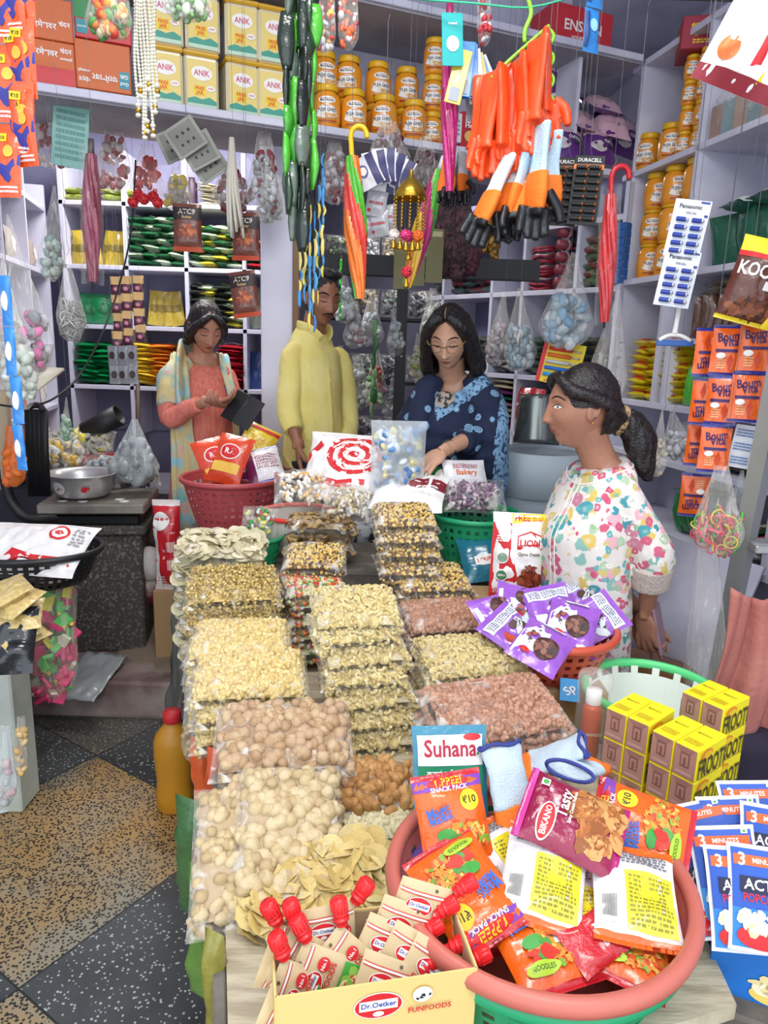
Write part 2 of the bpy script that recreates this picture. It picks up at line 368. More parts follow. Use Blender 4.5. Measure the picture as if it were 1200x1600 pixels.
for s in(1.02,2.42):
    mb=MB(); mb.add(box(.02,.42,.48),WHITE,T(lp(s if s>2 else lpx(468,120),.25,.24),0,0,LROT)); struct('loft_divider',mb)
# lintel over the back room
mb=MB(); a=pY(500,380,3.9); b=pY(700,400,3.9); mb.add(box(1.3,.1,.10),mat('dark_lintel','#22242a',.6),T((.12,3.95,2.02))); struct('trim_lintel',mb)
mb=MB(); mb.add(box(.06,.08,1.9,0,True),mat('dark_post','#26282c',.6),T((pY(622,650,4.0).x,4.02,.15))); struct('trim_dark_post',mb)
# ---- rear left shelving, plane Y=4.3
def wall_x(x,y=450,Y=4.3): return pY(x,y,Y).x
RX=[wall_x(103),wall_x(199),wall_x(292),wall_x(382),wall_x(440)]; RZ=[1.33,1.68,2.015,2.36]
mb=MB(); FR=mat('rear_shelf_paint','#cbcbdd',.55,0,.1,15)
for z in RZ: mb.add(box(RX[-1]-RX[0]+.03,.32,.025,.002),FR,T(((RX[0]+RX[-1])/2,4.46,z-.0125)))
for x in RX: mb.add(box(.022,.32,1.6),FR,T((x,4.46,1.83)))
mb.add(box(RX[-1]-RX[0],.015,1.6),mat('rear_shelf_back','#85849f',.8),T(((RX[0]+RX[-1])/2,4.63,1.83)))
thing('wall_shelf_unit',mb,'white cubby shelving filled with packets on rear left wall','shelf')
# ---- right shelving: fronts run along RA->RB
RA=V((1.19,3.86,0)); RB=V((1.385,2.95,0)); RD=(RB-RA).normalized(); RN=V((-RD.y,RD.x,0)); RN=RN if RN.x>0 else -RN
def rp(s,d=0,z=0): return RA+RD*s+RN*d+V((0,0,z))
def rpx(x,y): return (pp(x,y,RA,RN)-RA).dot(RD)
RROT=math.degrees(math.atan2(RD.y,RD.x))
SB=rpx(1090,227); SZ=[.80,1.13,1.385,1.98,2.5,3.0]
mb=MB()
for z in SZ: mb.add(box(2.4,.34,.028,.002),WHITE,T(rp(1.1,.17,z-.014),0,0,RROT)); 
for s,z0,z1 in((0,.78,3.0),(SB,1.98,3.0),(SB-.13,1.385,1.98),(SB-.05,1.385,1.68),(SB+.75,.78,3.0),(SB+1.45,.78,3.0)): mb.add(box(.022,.34,z1-z0),WHITE,T(rp(s,.17,(z0+z1)/2),0,0,RROT))
mb.add(box(1.3,.34,.022,.002),WHITE,T(rp(SB+.6,.17,1.67),0,0,RROT))
mb.add(box(2.5,.02,2.25),WALL,T(rp(1.15,.35,1.9),0,0,RROT))
thing('wall_shelf_unit',mb,'tall white wooden shelving with open compartments along the right wall','shelf')
# ---- centre rear shelving (between the back room and the right unit)
CA=V((.26,5.0,0)); CB=V((1.16,3.84,0)); CD=(CB-CA).normalized(); CN=V((-CD.y,CD.x,0)); CROT=math.degrees(math.atan2(CD.y,CD.x))
def cp(s,d=0,z=0): return CA+CD*s+CN*d+V((0,0,z))
def cpx(x,y): return (pp(x,y,CA,CN)-CA).dot(CD)
CL=(CB-CA).length; mb=MB()
CZ=[1.13,1.47,1.95,2.3]
for z in CZ: mb.add(box(CL,.3,.028,.002),WHITE,T(cp(CL/2,.15,z-.014),0,0,CROT))
for x in(690,765,812,893,960): mb.add(box(.022,.3,2.3),WHITE,T(cp(cpx(x,500),.15,1.3),0,0,CROT))
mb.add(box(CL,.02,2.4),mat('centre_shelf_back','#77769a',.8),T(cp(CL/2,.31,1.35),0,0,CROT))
thing('wall_shelf_unit',mb,'white shelving behind the woman in the blue shawl','shelf')
# ---- left wall shelving
WA=V((-1.98,4.30,0)); WB=V((-1.62,2.75,0)); WD=(WB-WA).normalized(); WN=V((WD.y,-WD.x,0)); WN=WN if WN.x<0 else -WN; WROT=math.degrees(math.atan2(WD.y,WD.x))
def wp(s,d=0,z=0): return WA+WD*s+WN*d+V((0,0,z))
mb=MB()
for z in(.95,1.2,1.55,1.95,2.3): mb.add(box(1.6,.26,.025,.002),FR,T(wp(.8,.13,z),0,0,WROT))
for s in(0,.45,.9,1.3): mb.add(box(.022,.26,1.5),FR,T(wp(s,.13,1.68),0,0,WROT))
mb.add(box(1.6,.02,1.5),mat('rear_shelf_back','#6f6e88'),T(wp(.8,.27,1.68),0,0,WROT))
thing('wall_shelf_unit',mb,'white shelving along the left wall behind the hanging bags','shelf')
# ================================================================ people
from mathutils.bvhtree import BVHTree
def fuse(mb,vox,sm=4,disp=None,fac=.5):
    me=mb.mesh('tmp') if isinstance(mb,MB) else mb; ms=list(me.materials)
    o=D.objects.new('tmp',me); COL.objects.link(o)
    r=o.modifiers.new('r','REMESH'); r.mode='VOXEL'; r.voxel_size=vox; r.use_smooth_shade=True
    if sm: s=o.modifiers.new('s','SMOOTH'); s.factor=fac; s.iterations=sm
    n=D.meshes.new_from_object(o.evaluated_get(bpy.context.evaluated_depsgraph_get())); D.objects.remove(o); D.meshes.remove(me)
    n.materials.clear(); n.materials.append(ms[0])
    if disp:
        no=[v.normal.copy() for v in n.vertices]
        for v,q in zip(n.vertices,no): v.co+=q*disp(v.co)
    n.polygons.foreach_set('use_smooth',[True]*len(n.polygons)); n.polygons.foreach_set('material_index',[0]*len(n.polygons)); n.update(); return n
def ring_loft(rings,n=28,k=5):   # rings: (centre, rx, ry, yaw_deg, tilt_deg)
    cs=smooth_path([r[0] for r in rings],k); rx=interp([r[1] for r in rings],k); ry=interp([r[2] for r in rings],k); yw=interp([r[3] for r in rings],k); tl=interp([r[4] if len(r)>4 else 0 for r in rings],k)
    v=[];f=[];m=len(cs)
    for i in range(m):
        R=M.Rotation(math.radians(yw[i]),3,'Z')@M.Rotation(math.radians(tl[i]),3,'X')
        for j in range(n): a=2*PI*j/n; v.append(cs[i]+R@V((rx[i]*math.cos(a),ry[i]*math.sin(a),0)))
    for i in range(m-1):
        for j in range(n): f.append((i*n+j,i*n+(j+1)%n,(i+1)*n+(j+1)%n,(i+1)*n+j))
    f.append(tuple(range(n))[::-1]); f.append(tuple(range((m-1)*n,m*n))); return v,f
def g(x,z,cx,cz,sx,sz): return math.exp(-((x-cx)/sx)**2-((z-cz)/sz)**2)
def head_shape(p,fem=1,closed=True,old=0):
    x,y,z=p; t=max(0,-z/.118)
    x*=1-.30*t**1.6-(.03*fem*t); 
    if y>0: y*=1-.42*t**1.2; y*=1.06
    else: y*=1+.06*t-.05*t*t
    if z>.05: x*=1-.10*((z-.05)/.07)
    if y<0:
        w=min(1,-y/.05); ax=abs(x); d=0
        # nose
        if -.052<z<.03:
            q=(.024-z)/.062; q=max(0,min(1,q)); d+=(.003+.021*q**1.3)*math.exp(-(x/(.0075+.005*q))**2)*(1 if z>-.038 else max(0,1-(-.038-z)/.010))
        d+=.006*g(ax,z,.011,-.036,.006,.006)
        d-=.011*g(ax,z,.030,.010,.016,.011); d+=.0045*g(ax,z,.030,.031,.020,.007)
        d+=(.0075 if closed else .004)*g(ax,z,.031,.008,.012,.008)
        d+=.005*g(ax,z,.043,-.026,.018,.018)
        d+=.0065*g(x,z,0,-.0575,.017,.0042)+.0065*g(x,z,0,-.0675,.014,.0048)-.003*g(x,z,0,-.0625,.02,.0018)
        d-=.004*g(x,z,0,-.077,.02,.005); d+=.008*g(x,z,0,-.098,.018,.013)
        d-=.003*g(ax,z,.034,-.06,.008,.012)
        y-=d*w
    return V((x,y,z))
def head_prims(mb,Tm,m,fem=1,closed=True):
    mb.add(ell(.073,.092,.118,110,84,lambda p:head_shape(p,fem,closed)),m,Tm)
    for s in(-1,1):
        mb.add(ell(.007,.017,.030,12,10),m,Tm@T((s*.073,.010,-.004),-12,0,s*22)); mb.add(tube([(s*.077,.0,.018),(s*.083,.018,.022),(s*.083,.030,.006),(s*.079,.022,-.02)],.004,8,sm=3),m,Tm)
class Face:   # project things onto the face of a finished body
    def __init__(s,body,Tm): s.b=BVHTree.FromPolygons([v.co for v in body.data.vertices],[p.vertices for p in body.data.polygons]); s.T=Tm; s.body=body
    def P(s,x,z,o=.001):
        a=s.T@V((x,-.3,z)); d=(s.T.to_3x3()@V((0,1,0))).normalized(); h=s.b.ray_cast(a,d)
        return (h[0] if h[0] is not None else s.T@V((x,-.09,z)))-d*o
    def line(s,name,pts,r,m,o=.0008,flatn=6):
        pts=smooth_path([V((a,b,0)) for a,b in pts],4); rr=[r*(.35+.65*math.sin(PI*i/(len(pts)-1))) for i in range(len(pts))]
        mb=MB(); mb.add(tube([s.P(p.x,p.y,o) for p in pts],rr,flatn),m); return ob(name,mb,s.body)
    def patch(s,name,poly,m,o=.0012,n=6):
        cx=sum(p[0] for p in poly)/len(poly); cz=sum(p[1] for p in poly)/len(poly); k=len(poly); v=[s.P(cx,cz,o)];f=[]
        for q in range(1,n+1):
            for p in poly: v.append(s.P(cx+(p[0]-cx)*q/n,cz+(p[1]-cz)*q/n,o if q<n else o*.2))
        for i in range(k):
            f.append((0,1+(i+1)%k,1+i))
            for q in range(n-1): a=1+q*k; f.append((a+i,a+(i+1)%k,a+k+(i+1)%k,a+k+i))
        mb=MB(); mb.add((v,f),m); return ob(name,mb,s.body)
def face_details(F,dark,lip,iris=None,brow=.0032,mous=None,lipw=.022,lw=.0022):
    for s in(-1,1):
        F.line('eyebrow',[(s*.013,.030),(s*.026,.036),(s*.040,.036),(s*.051,.029)],brow,dark,.0006)
        F.line('eyelashes',[(s*.017,.004),(s*.025,.0005),(s*.036,.0005),(s*.046,.005)],lw,dark,.0004)
        F.line('eyelid_crease',[(s*.017,.012),(s*.027,.0165),(s*.038,.016),(s*.047,.010)],.0007,mat('skin_crease','#5a3526',.7),.0001)
    ps=[(-lipw,-.0625),(-.012,-.0575),(-.004,-.0545),(0,-.0558),(.004,-.0545),(.012,-.0575),(lipw,-.0625)]
    F.patch('upper_lip',ps+[(.010,-.0630),(0,-.0634),(-.010,-.0630)],lip,.0008)
    F.patch('lower_lip',[(-lipw+.002,-.0632),(-.009,-.0637),(0,-.064),(.009,-.0637),(lipw-.002,-.0632),(.012,-.070),(0,-.0735),(-.012,-.070)],lip,.0010)
    F.line('mouth_line',[(-lipw,-.0628),(-.01,-.0632),(0,-.0637),(.01,-.0632),(lipw,-.0628)],.0008,mat('mouth_dark','#3a1c18'),.0014)
    for s in(-1,1): F.patch('nostril',[(s*.009+.0028*math.cos(t*PI/3),-.0435+.0013*math.sin(t*PI/3)) for t in range(6)],mat('mouth_dark','#3a1c18'),.0008,2)
def hand(mb,m,Tm,side=1,curl=(35,40,45,50),spread=4,thumb=30,s=1.0,tw=0):
    # palm local: fingers towards -Z, palm faces -Y, thumb on +X*side
    K=Tm@M.Scale(s,4)
    mb.add(ell(.040,.015,.050,16,12,lambda p:V((p.x*(1-.12*(p.z/.05)),p.y,p.z))),m,K@T((0,0,-.048)))
    mb.add(tube([(0,0,.02),(0,0,-.02)],[.026,.029],12,ry=[.020,.018]),m,K)
    L=[(.040,.026,.020),(.044,.029,.022),(.041,.027,.021),(.033,.021,.018)]
    for i in range(4):
        x=side*(.030-.0195*i); z=-.088+(.0,-.004,-.001,.008)[(i+0)%4]; a=math.radians(curl[i]); p=V((x,0,z)); pts=[V((x*.8,0,-.06)),p]; ang=a*.5; sp=math.radians(spread*(1.5-i))*side
        for l in L[i]:
            p=p+V((math.sin(sp)*l,-math.sin(ang)*l,-math.cos(ang)*l)); pts.append(p); ang+=a*.9
        mb.add(tube(pts,[.0095,.0092,.0085,.0078,.0062],10,sm=3),m,K)
    b=V((side*.032,-.004,-.030)); th=math.radians(thumb); d=V((side*math.sin(th),-.35,-math.cos(th))).normalized(); d2=V((side*math.sin(th*.4),-.5,-math.cos(th*.4))).normalized()
    mb.add(tube([V((side*.015,-.002,-.012)),b,b+d*.034,b+d*.034+d2*.028],[.013,.0125,.0105,.0075],10,sm=3),m,K)
def skin(name,c,c2): return mat(name,c,.48,0,.12,120,sss=.12,col2=c2,cs=7)
def hairm(name='black_hair',c='#0d0b0c',st=(60,60,4),rough=.32):
    m=mat(name,c,rough,0,.5,3,col2='#241f20',cs=2.2,stretch=st); return m
def pleats(amp=.004,fx=14,fz=3,fine=.0015):
    return lambda p: noise.noise(V((p.x*fx,p.y*fx,p.z*fz)))*amp+noise.noise(V((p.x*30,p.y*30,p.z*26)))*fine
def cloth(name,body,mb,vox=.006,sm=3,disp=None): return ob(name,fuse(mb,vox,sm,disp),body)
def HT(c,yaw,pitch,roll=0,s=1): return M.Translation(c)@M.Rotation(math.radians(yaw),4,'Z')@M.Rotation(math.radians(roll),4,'Y')@M.Rotation(math.radians(pitch),4,'X')@M.Scale(s,4)
def fabric(name,base,fn=None,rough=.85,bump=.3,bs=300): return mat(name,base,rough,0,bump,bs)
def floral():   # ivory cotton printed with scattered pink, teal and yellow blossoms
    m=D.materials.new('floral_cotton'); m.use_nodes=True; nt=m.node_tree; N=nt.nodes; L=nt.links; b=N['Principled BSDF']; b.inputs['Roughness'].default_value=.85
    tc=N.new('ShaderNodeTexCoord'); nz=N.new('ShaderNodeTexNoise'); nz.inputs['Scale'].default_value=38; nz.inputs['Detail'].default_value=2
    L.new(tc.outputs['Object'],nz.inputs['Vector']); ad=N.new('ShaderNodeMix'); ad.data_type='VECTOR'; ad.inputs[0].default_value=.022
    L.new(tc.outputs['Object'],ad.inputs[4]); L.new(nz.outputs['Color'],ad.inputs[5]); cur=None; base=hx('#dcd6cf')
    for sc,off,thr,cols in((19,0,.47,['#c8607c','#4b98a0','#d2b765','#e0a9b4','#bd7a8e','#86b3a8']),(25,3.1,.42,['#3f8f9a','#dcd6cf','#c65a76','#cdbb78','#a9c0a0','#dba6ae']),(36,7.7,.38,['#e6e0d8','#93b58b','#e6e0d8','#c94f73','#5aa9ac','#e6e0d8'])):
        mp=N.new('ShaderNodeMapping'); mp.inputs['Location'].default_value=(off,off*.7,off*1.3); L.new(ad.outputs[1],mp.inputs[0])
        vo=N.new('ShaderNodeTexVoronoi'); vo.inputs['Scale'].default_value=sc; L.new(mp.outputs[0],vo.inputs['Vector'])
        sp=N.new('ShaderNodeSeparateColor'); L.new(vo.outputs['Color'],sp.inputs[0]); cr=N.new('ShaderNodeValToRGB'); cr.color_ramp.interpolation='CONSTANT'
        while len(cr.color_ramp.elements)<len(cols): cr.color_ramp.elements.new(.5)
        for i,c in enumerate(cols): cr.color_ramp.elements[i].position=i/len(cols); cr.color_ramp.elements[i].color=hx(c)
        L.new(sp.outputs[0],cr.inputs[0])
        r2=N.new('ShaderNodeMapRange'); r2.inputs['From Min'].default_value=thr; r2.inputs['From Max'].default_value=thr-.05; L.new(vo.outputs['Distance'],r2.inputs[0])
        ctr=N.new('ShaderNodeMapRange'); ctr.inputs['From Min'].default_value=.05; ctr.inputs['From Max'].default_value=.22; ctr.inputs['To Min'].default_value=.35; L.new(vo.outputs['Distance'],ctr.inputs[0])
        mu=N.new('ShaderNodeMath'); mu.operation='MULTIPLY'; L.new(r2.outputs[0],mu.inputs[0]); L.new(ctr.outputs[0],mu.inputs[1])
        mx=N.new('ShaderNodeMix'); mx.data_type='RGBA'; L.new(mu.outputs[0],mx.inputs[0]); L.new(cr.outputs[0],mx.inputs[7])
        if cur is None: mx.inputs[6].default_value=base
        else: L.new(cur,mx.inputs[6])
        cur=mx.outputs[2]
    L.new(cur,b.inputs['Base Color']); return m
def watercolour(name,cols,scale=6,rough=.8,base='#b9c0b0'):
    m=D.materials.new(name); m.use_nodes=True; nt=m.node_tree; N=nt.nodes; L=nt.links; b=N['Principled BSDF']; b.inputs['Roughness'].default_value=rough
    tc=N.new('ShaderNodeTexCoord'); cur=None
    for i,c in enumerate(cols):
        mp=N.new('ShaderNodeMapping'); mp.inputs['Location'].default_value=(i*3.7,i*1.3,i*5.1); n=N.new('ShaderNodeTexNoise'); n.inputs['Scale'].default_value=scale; n.inputs['Detail'].default_value=2
        L.new(tc.outputs['Object'],mp.inputs[0]); L.new(mp.outputs[0],n.inputs['Vector']); r=N.new('ShaderNodeMapRange'); r.inputs['From Min'].default_value=.50; r.inputs['From Max'].default_value=.62; L.new(n.outputs[0],r.inputs[0])
        mx=N.new('ShaderNodeMix'); mx.data_type='RGBA'; L.new(r.outputs[0],mx.inputs[0]); mx.inputs[7].default_value=hx(c)
        if cur is None: mx.inputs[6].default_value=hx(base)
        else: L.new(cur,mx.inputs[6])
        cur=mx.outputs[2]
    L.new(cur,b.inputs['Base Color']); return m
def bandhani(name='shawl_navy'):
    m=D.materials.new(name); m.use_nodes=True; nt=m.node_tree; N=nt.nodes; L=nt.links; b=N['Principled BSDF']; b.inputs['Roughness'].default_value=.85
    tc=N.new('ShaderNodeTexCoord'); vo=N.new('ShaderNodeTexVoronoi'); vo.inputs['Scale'].default_value=15; vo.inputs['Randomness'].default_value=.75; L.new(tc.outputs['Object'],vo.inputs['Vector'])
    cr=N.new('ShaderNodeValToRGB'); e=cr.color_ramp.elements; e[0].position=0; e[0].color=hx('#1d3a63')
    e[1].position=.10; e[1].color=hx('#8fb4cf')
    for p,c in((.16,'#2c4c74'),(.22,'#8fb4cf'),(.27,'#6b93b5'),(.30,'#131f3d')): q=e.new(p); q.color=hx(c)
    L.new(vo.outputs['Distance'],cr.inputs[0]); L.new(cr.outputs[0],b.inputs['Base Color']); return m
# ---- frames for bodies
def ring(c,rx,ry,yaw,tl=0): return (V(c),rx,ry,yaw,tl)
def figure(name,label,base,yaw,H,hc,hyaw,hpitch,sk,fem=1,armR=None,armL=None,handR=None,handL=None,hroll=0,vox=.0042,closed=True,lean=0,hs=1.0,bust=.0):
    """armR is the figure's own right arm: world points shoulder, elbow, wrist."""
    b=V(base); fw=V((math.sin(math.radians(yaw)),-math.cos(math.radians(yaw)),0)); mb=MB(); W=(.155 if fem else .175)
    def c(z,f=0): return b+V((0,0,z*H))+fw*(f+lean*max(0,z-.5)*H)
    mb.add(ring_loft([ring(c(.47),.10,.085,yaw),ring(c(.53),.125,.09,yaw),ring(c(.62),.105,.075,yaw),ring(c(.70,.0),.110,.075,yaw),ring(c(.775,-.01),.120,.070,yaw),ring(c(.822,-.012),.09,.056,yaw),ring(c(.845,-.01),.058,.052,yaw)]),sk)
    nk=c(.82,-.012); hT=HT(hc,hyaw,hpitch,hroll,hs); mb.add(tube([nk,nk.lerp(hT@V((0,.03,-.07)),.5),hT@V((0,.022,-.055))],[.058,.052,.054],18,sm=3),sk)
    for s in(-1,1):
        sd=V((math.cos(math.radians(yaw)),math.sin(math.radians(yaw)),0))*s
        mb.add(tube([c(.50)+sd*.08,c(.27)+sd*.085+fw*.01,c(.045)+sd*.09],[.08,.052,.034],14,sm=4),sk)
        mb.add(tube([c(.02)+sd*.09-fw*.03,c(.018)+sd*.09+fw*.10,c(.012)+sd*.09+fw*.16],[.03,.032,.02],10,ry=[.028,.022,.014]),sk)
    for A,hn in((armR,handR),(armL,handL)):
        if A: mb.add(tube([V(A[0]).lerp(c(.80),.3),A[0],V(A[0]).lerp(V(A[1]),.5),A[1],V(A[1]).lerp(V(A[2]),.5),A[2]],[.026,.032,.033,.032,.031,.023],14,sm=4),sk)
        if hn: hand(mb,sk,hn['T'],**{k:v for k,v in hn.items() if k!='T'})
    head_prims(mb,hT,sk,fem,closed)
    me=fuse(mb,vox,2); t=thing(name,me,label,'person'); return t,Face(t,hT),hT,c,fw
def handT(wrist,direction,palm,s=1):  # fingers along direction, palm normal towards palm
    z=-V(direction).normalized(); y=-V(palm); y=(y-z*y.dot(z)).normalized(); x=y.cross(z); return M.Translation(wrist)@M((x,y,z)).transposed().to_4x4()@M.Scale(s,4)
# ------------------------------------------------ man in the yellow shirt
YEL=mat('yellow_cotton','#d9c873',.85,0,.25,220,col2='#e2d488',cs=6); BRN=skin('brown_skin','#8a5a42','#9c6a50')
sh=pY(456,556,3.22); el=pY(450,640,3.18); wr=pY(466,694,3.10)
hc=pY(503,466,3.27)
man,F,hT,c,fw=figure('person','man in a yellow shirt with short black hair and moustache, standing before the white post',(-.345,3.32,.15),50,1.81,hc,32,14,BRN,0,
  (sh,el,wr),((-.235,3.44,1.54),(-.19,3.42,1.28),(-.20,3.24,1.08)),{'T':handT(wr,(.10,-.15,-1),(1,.2,0)),'side':-1,'curl':(20,24,28,32)},{'T':handT((-.20,3.24,1.08),(-.2,-.4,-.8),(-1,0,0)),'curl':(20,24,28,32)})
BH=hairm('short_black_hair','#0c0b0c',(60,60,60),.6)
face_details(F,mat('brow_black','#120d0c',.8),mat('lip_man','#7c463c',.5),brow=.0042,lipw=.024)
F.patch('moustache',[(-.030,-.058),(-.022,-.050),(-.008,-.0445),(0,-.047),(.008,-.0445),(.022,-.050),(.030,-.058),(.020,-.0555),(0,-.0535),(-.020,-.0555)],BH,.0035)
st=mat('stubble','#33211b',.8,0,.6,500)
mb=MB(); mb.add(ell(.078,.100,.118,30,22,lambda p:V((p.x,p.y+.010,p.z+.004)) ),BH,hT@T((0,.003,.010),0,0,0,(1,.97,1)))
for i in range(16): a=i*.4; mb.add(ell(.03,.032,.02,10,8),BH,hT@T((.04*math.sin(a*2.3),-.045+.007*i,.112-.0008*i)))
for v_ in(-1,1): mb.add(ell(.012,.022,.04,8,8),BH,hT@T((v_*.071,-.002,.03)))
def cut(me,Tm,fn):  # keep only faces where fn(local centre) is true
    import bmesh
    bm=bmesh.new(); bm.from_mesh(me); inv=Tm.inverted(); bmesh.ops.delete(bm,geom=[f for f in bm.faces if not fn(inv@f.calc_center_median())],context='FACES'); bm.to_mesh(me); bm.free(); return me
hm=fuse(mb,.004,2,lambda p:noise.noise(p*90)*.003)
cut(hm,hT,lambda q:not(q.z<.045 and q.y<-.0) and not(q.z<-.06)); ob('hair',hm,man)
# shirt
mb=MB(); yw=50
mb.add(ring_loft([ring(c(.36,.0),.150,.125,yw),ring(c(.50,.0),.150,.128,yw),ring(c(.60,.01),.146,.122,yw),ring(c(.70,.0),.152,.112,yw),ring(c(.775,-.005),.150,.095,yw),ring(c(.81,-.01),.115,.075,yw,8),ring(c(.838,-.01),.078,.070,yw,14)]),YEL)
mb.add(tube([sh.lerp(c(.80),.4),sh,sh.lerp(el,.5),el,el.lerp(wr,.62)],[.042,.050,.054,.052,.046],16,sm=4),YEL)
mb.add(tube([V((-.26,3.42,1.555)),V((-.225,3.44,1.52)),V((-.19,3.42,1.28)),V((-.195,3.30,1.14))],[.045,.052,.052,.048],16,sm=4),YEL)
def fold(p): return noise.noise(V((p.x*14,p.y*14,p.z*5)))*.008+max(0,noise.noise(V((p.x*5,p.y*5,p.z*24+p.x*30))))*.008*(1 if p.z<1.28 else .35)
sm_=cloth('shirt',man,mb,.006,3,fold)
mb=MB()   # collar
sd=V((math.cos(math.radians(yw)),math.sin(math.radians(yw)),0)); n0=c(.843,-.01)
for s in(-1,1):
    pts=[n0-fw*.066+V((0,0,.012)),n0+sd*s*.070-fw*.02+V((0,0,.010)),n0+sd*s*.062+fw*.045-V((0,0,.006)),n0+sd*s*.030+fw*.088-V((0,0,.042))]
    mb.add(tube(pts,[.006,.007,.008,.004],10,ry=[.022,.024,.026,.020],sm=4),YEL)
cl=ob('collar',fuse(mb,.003,2),sm_)
bt=BVHTree.FromPolygons([v.co for v in sm_.data.vertices],[p.vertices for p in sm_.data.polygons])
def wrapline(bt,z0,z1,centre,direc,n=24,side=V((0,0,0))):
    out=[]
    for i in range(n+1):
        z=z0+(z1-z0)*i/n; o=V(centre); o.z=z; o+=side; h=bt.ray_cast(o+V(direc)*.5,-V(direc));
        if h[0] is not None: out.append(h[0]+V(direc)*.001)
    return out
L_=wrapline(bt,1.50,.92,c(.6),fw); mb=MB(); mb.add(tube(L_,[.0155]*len(L_),8,ry=[.0022]*len(L_)),YEL); ob('placket',mb,sm_)
for i in range(2,len(L_)-1,4): mb=MB(); mb.add(ell(.0055,.0055,.0055),mat('button_cream','#e9e2b4'),T(L_[i]+fw*.001)); ob('button',mb,sm_)
TR=mat('dark_trousers','#2a2c33',.85,0,.2,150)
mb=MB(); mb.add(ring_loft([ring(c(.40,.01),.15,.115,yw),ring(c(.52,.02),.150,.115,yw)]),TR)
for s in(-1,1): mb.add(tube([c(.48)+sd*s*.075,c(.27)+sd*s*.08,c(.03)+sd*s*.085],[.09,.075,.06],16,sm=4),TR)
cloth('trousers',man,mb,.008,2)
# ------------------------------------------------ woman in coral, left
COR=mat('coral_knit','#e08272',.85,0,.5,40,stretch=(3,3,.35),col2='#d4705f',cs=30,c2lo=.45,c2hi=.62); SK2=skin('warm_skin','#a4705a','#b5806a')
hc=pY(322,513,3.56); yw=18; sh=pY(268,596,3.52); el=pY(266,652,3.44); wr=pY(322,627,3.30)
shL=pY(352,590,3.62); elL=pY(366,640,3.58); wrL=pY(358,634,3.36)
wl,F,hT,c,fw=figure('person','woman in a coral kurta and pastel scarf looking down at a phone',(-.93,3.62,.15),yw,1.655,hc,30,26,SK2,1,(sh,el,wr),(shL,elL,wrL),
  {'T':handT(wr,(1,-.25,.05),(0,.15,1)),'side':-1,'curl':(30,38,46,52),'thumb':12},{'T':handT(wrL,(-.35,-.7,.1),(0,.1,1)),'curl':(40,45,50,55)})
HB=hairm('black_hair','#0c0a0c',(50,50,5),.34)
face_details(F,mat('brow_black','#120d0c',.8),mat('lip_rose','#9c4a45',.45),brow=.0030)
mb=MB(); mb.add(ell(.083,.104,.120,30,22),HB,hT@T((0,.022,.012))); mb.add(ell(.084,.075,.080,20,14),HB,hT@T((-.004,.065,-.035))); mb.add(ell(.062,.05,.06,20,14),HB,hT@T((-.012,.105,-.075)))
for s in(-1,1): mb.add(tube([(s*.004,-.066,.098),(s*.045,-.078,.070),(s*.073,-.045,.02),(s*.083,.0,-.045),(s*.074,.04,-.09)],[.014,.018,.02,.024,.022],12,sm=4),HB,hT)
ob('hair',fuse(mb,.0045,3,lambda p:noise.noise(V((p.x*60,p.y*60,p.z*22)))*.004),wl)
sd=V((math.cos(math.radians(yw)),math.sin(math.radians(yw)),0))
mb=MB(); mb.add(ring_loft([ring(c(.21,.0),.225,.185,yw),ring(c(.36,.01),.195,.165,yw),ring(c(.50,.02),.172,.150,yw),ring(c(.60,.03),.150,.130,yw),ring(c(.70,.035),.158,.132,yw),ring(c(.77,.01),.165,.100,yw,10),ring(c(.808,-.005),.125,.078,yw,18),ring(c(.822,-.004),.080,.070,yw,28)]),COR)
mb.add(tube([sh.lerp(c(.79),.35),sh,el,el.lerp(wr,.45),el.lerp(wr,.82)],[.05,.056,.052,.046,.038],16,sm=4),COR)
mb.add(tube([shL.lerp(c(.79),.35),shL,elL,elL.lerp(wrL,.7)],[.05,.054,.05,.040],16,sm=4),COR)
kur=cloth('kurta',wl,mb,.006,3,pleats(.006,16,2,.001))
PYJ=mat('coral_cotton','#d9705f',.85,0,.3,100)
mb=MB()
for s in(-1,1): mb.add(tube([c(.40)+sd*s*.08,c(.2)+sd*s*.085,c(.03)+sd*s*.09],[.10,.10,.085],16,sm=4),PYJ)
cloth('pyjama',wl,mb,.008,2,pleats(.005,16,2,.001))
DUP=watercolour('pastel_scarf',['#9fb59a','#7fb8b6','#d3a5a0','#c9c39b','#8cc3cf','#a9b69d','#cdbb86'],11)
def sheet(bt,cols,th,m,name,parent,nv=40,amp=.004,thick=.003,mfn=None,m2=None):   # strips of cloth hanging along paths; cols = list of 3D polylines
    paths=[smooth_path(p,8) for p in cols]; k=min(len(p) for p in paths)
    def S(u,v):
        a=u*(len(paths)-1); i=min(int(a),len(paths)-2); t=a-i; j=v*(k-1); q=min(int(j),k-2); r=j-q
        f=lambda P:P[q].lerp(P[q+1],r)
        p=f(paths[i]).lerp(f(paths[i+1]),t); return p
    nu=max(10,(len(paths)-1)*8); vs,fs=grid(S,nu,nv); me=D.meshes.new(name); me.from_pydata(vs,[],fs); me.materials.append(m); me.update()
    no=[v.normal.copy() for v in me.vertices]
    for i,v in enumerate(me.vertices):
        u=(i%(nu+1))/nu; v.co+=no[i]*(math.sin(u*nu*1.3+noise.noise(v.co*5)*2)*amp)
    if mfn:
        me.materials.append(m2); me.polygons.foreach_set('material_index',[1 if mfn((q%nu+.5)/nu,(q//nu+.5)/nv) else 0 for q in range(len(me.polygons))])
    me.polygons.foreach_set('use_smooth',[True]*len(me.polygons)); o=ob(name,me,parent); s=o.modifiers.new('s','SOLIDIFY'); s.thickness=thick; s.offset=0; return o
nk=c(.81)
def at(z,f,s_): return c(z,f)+sd*s_
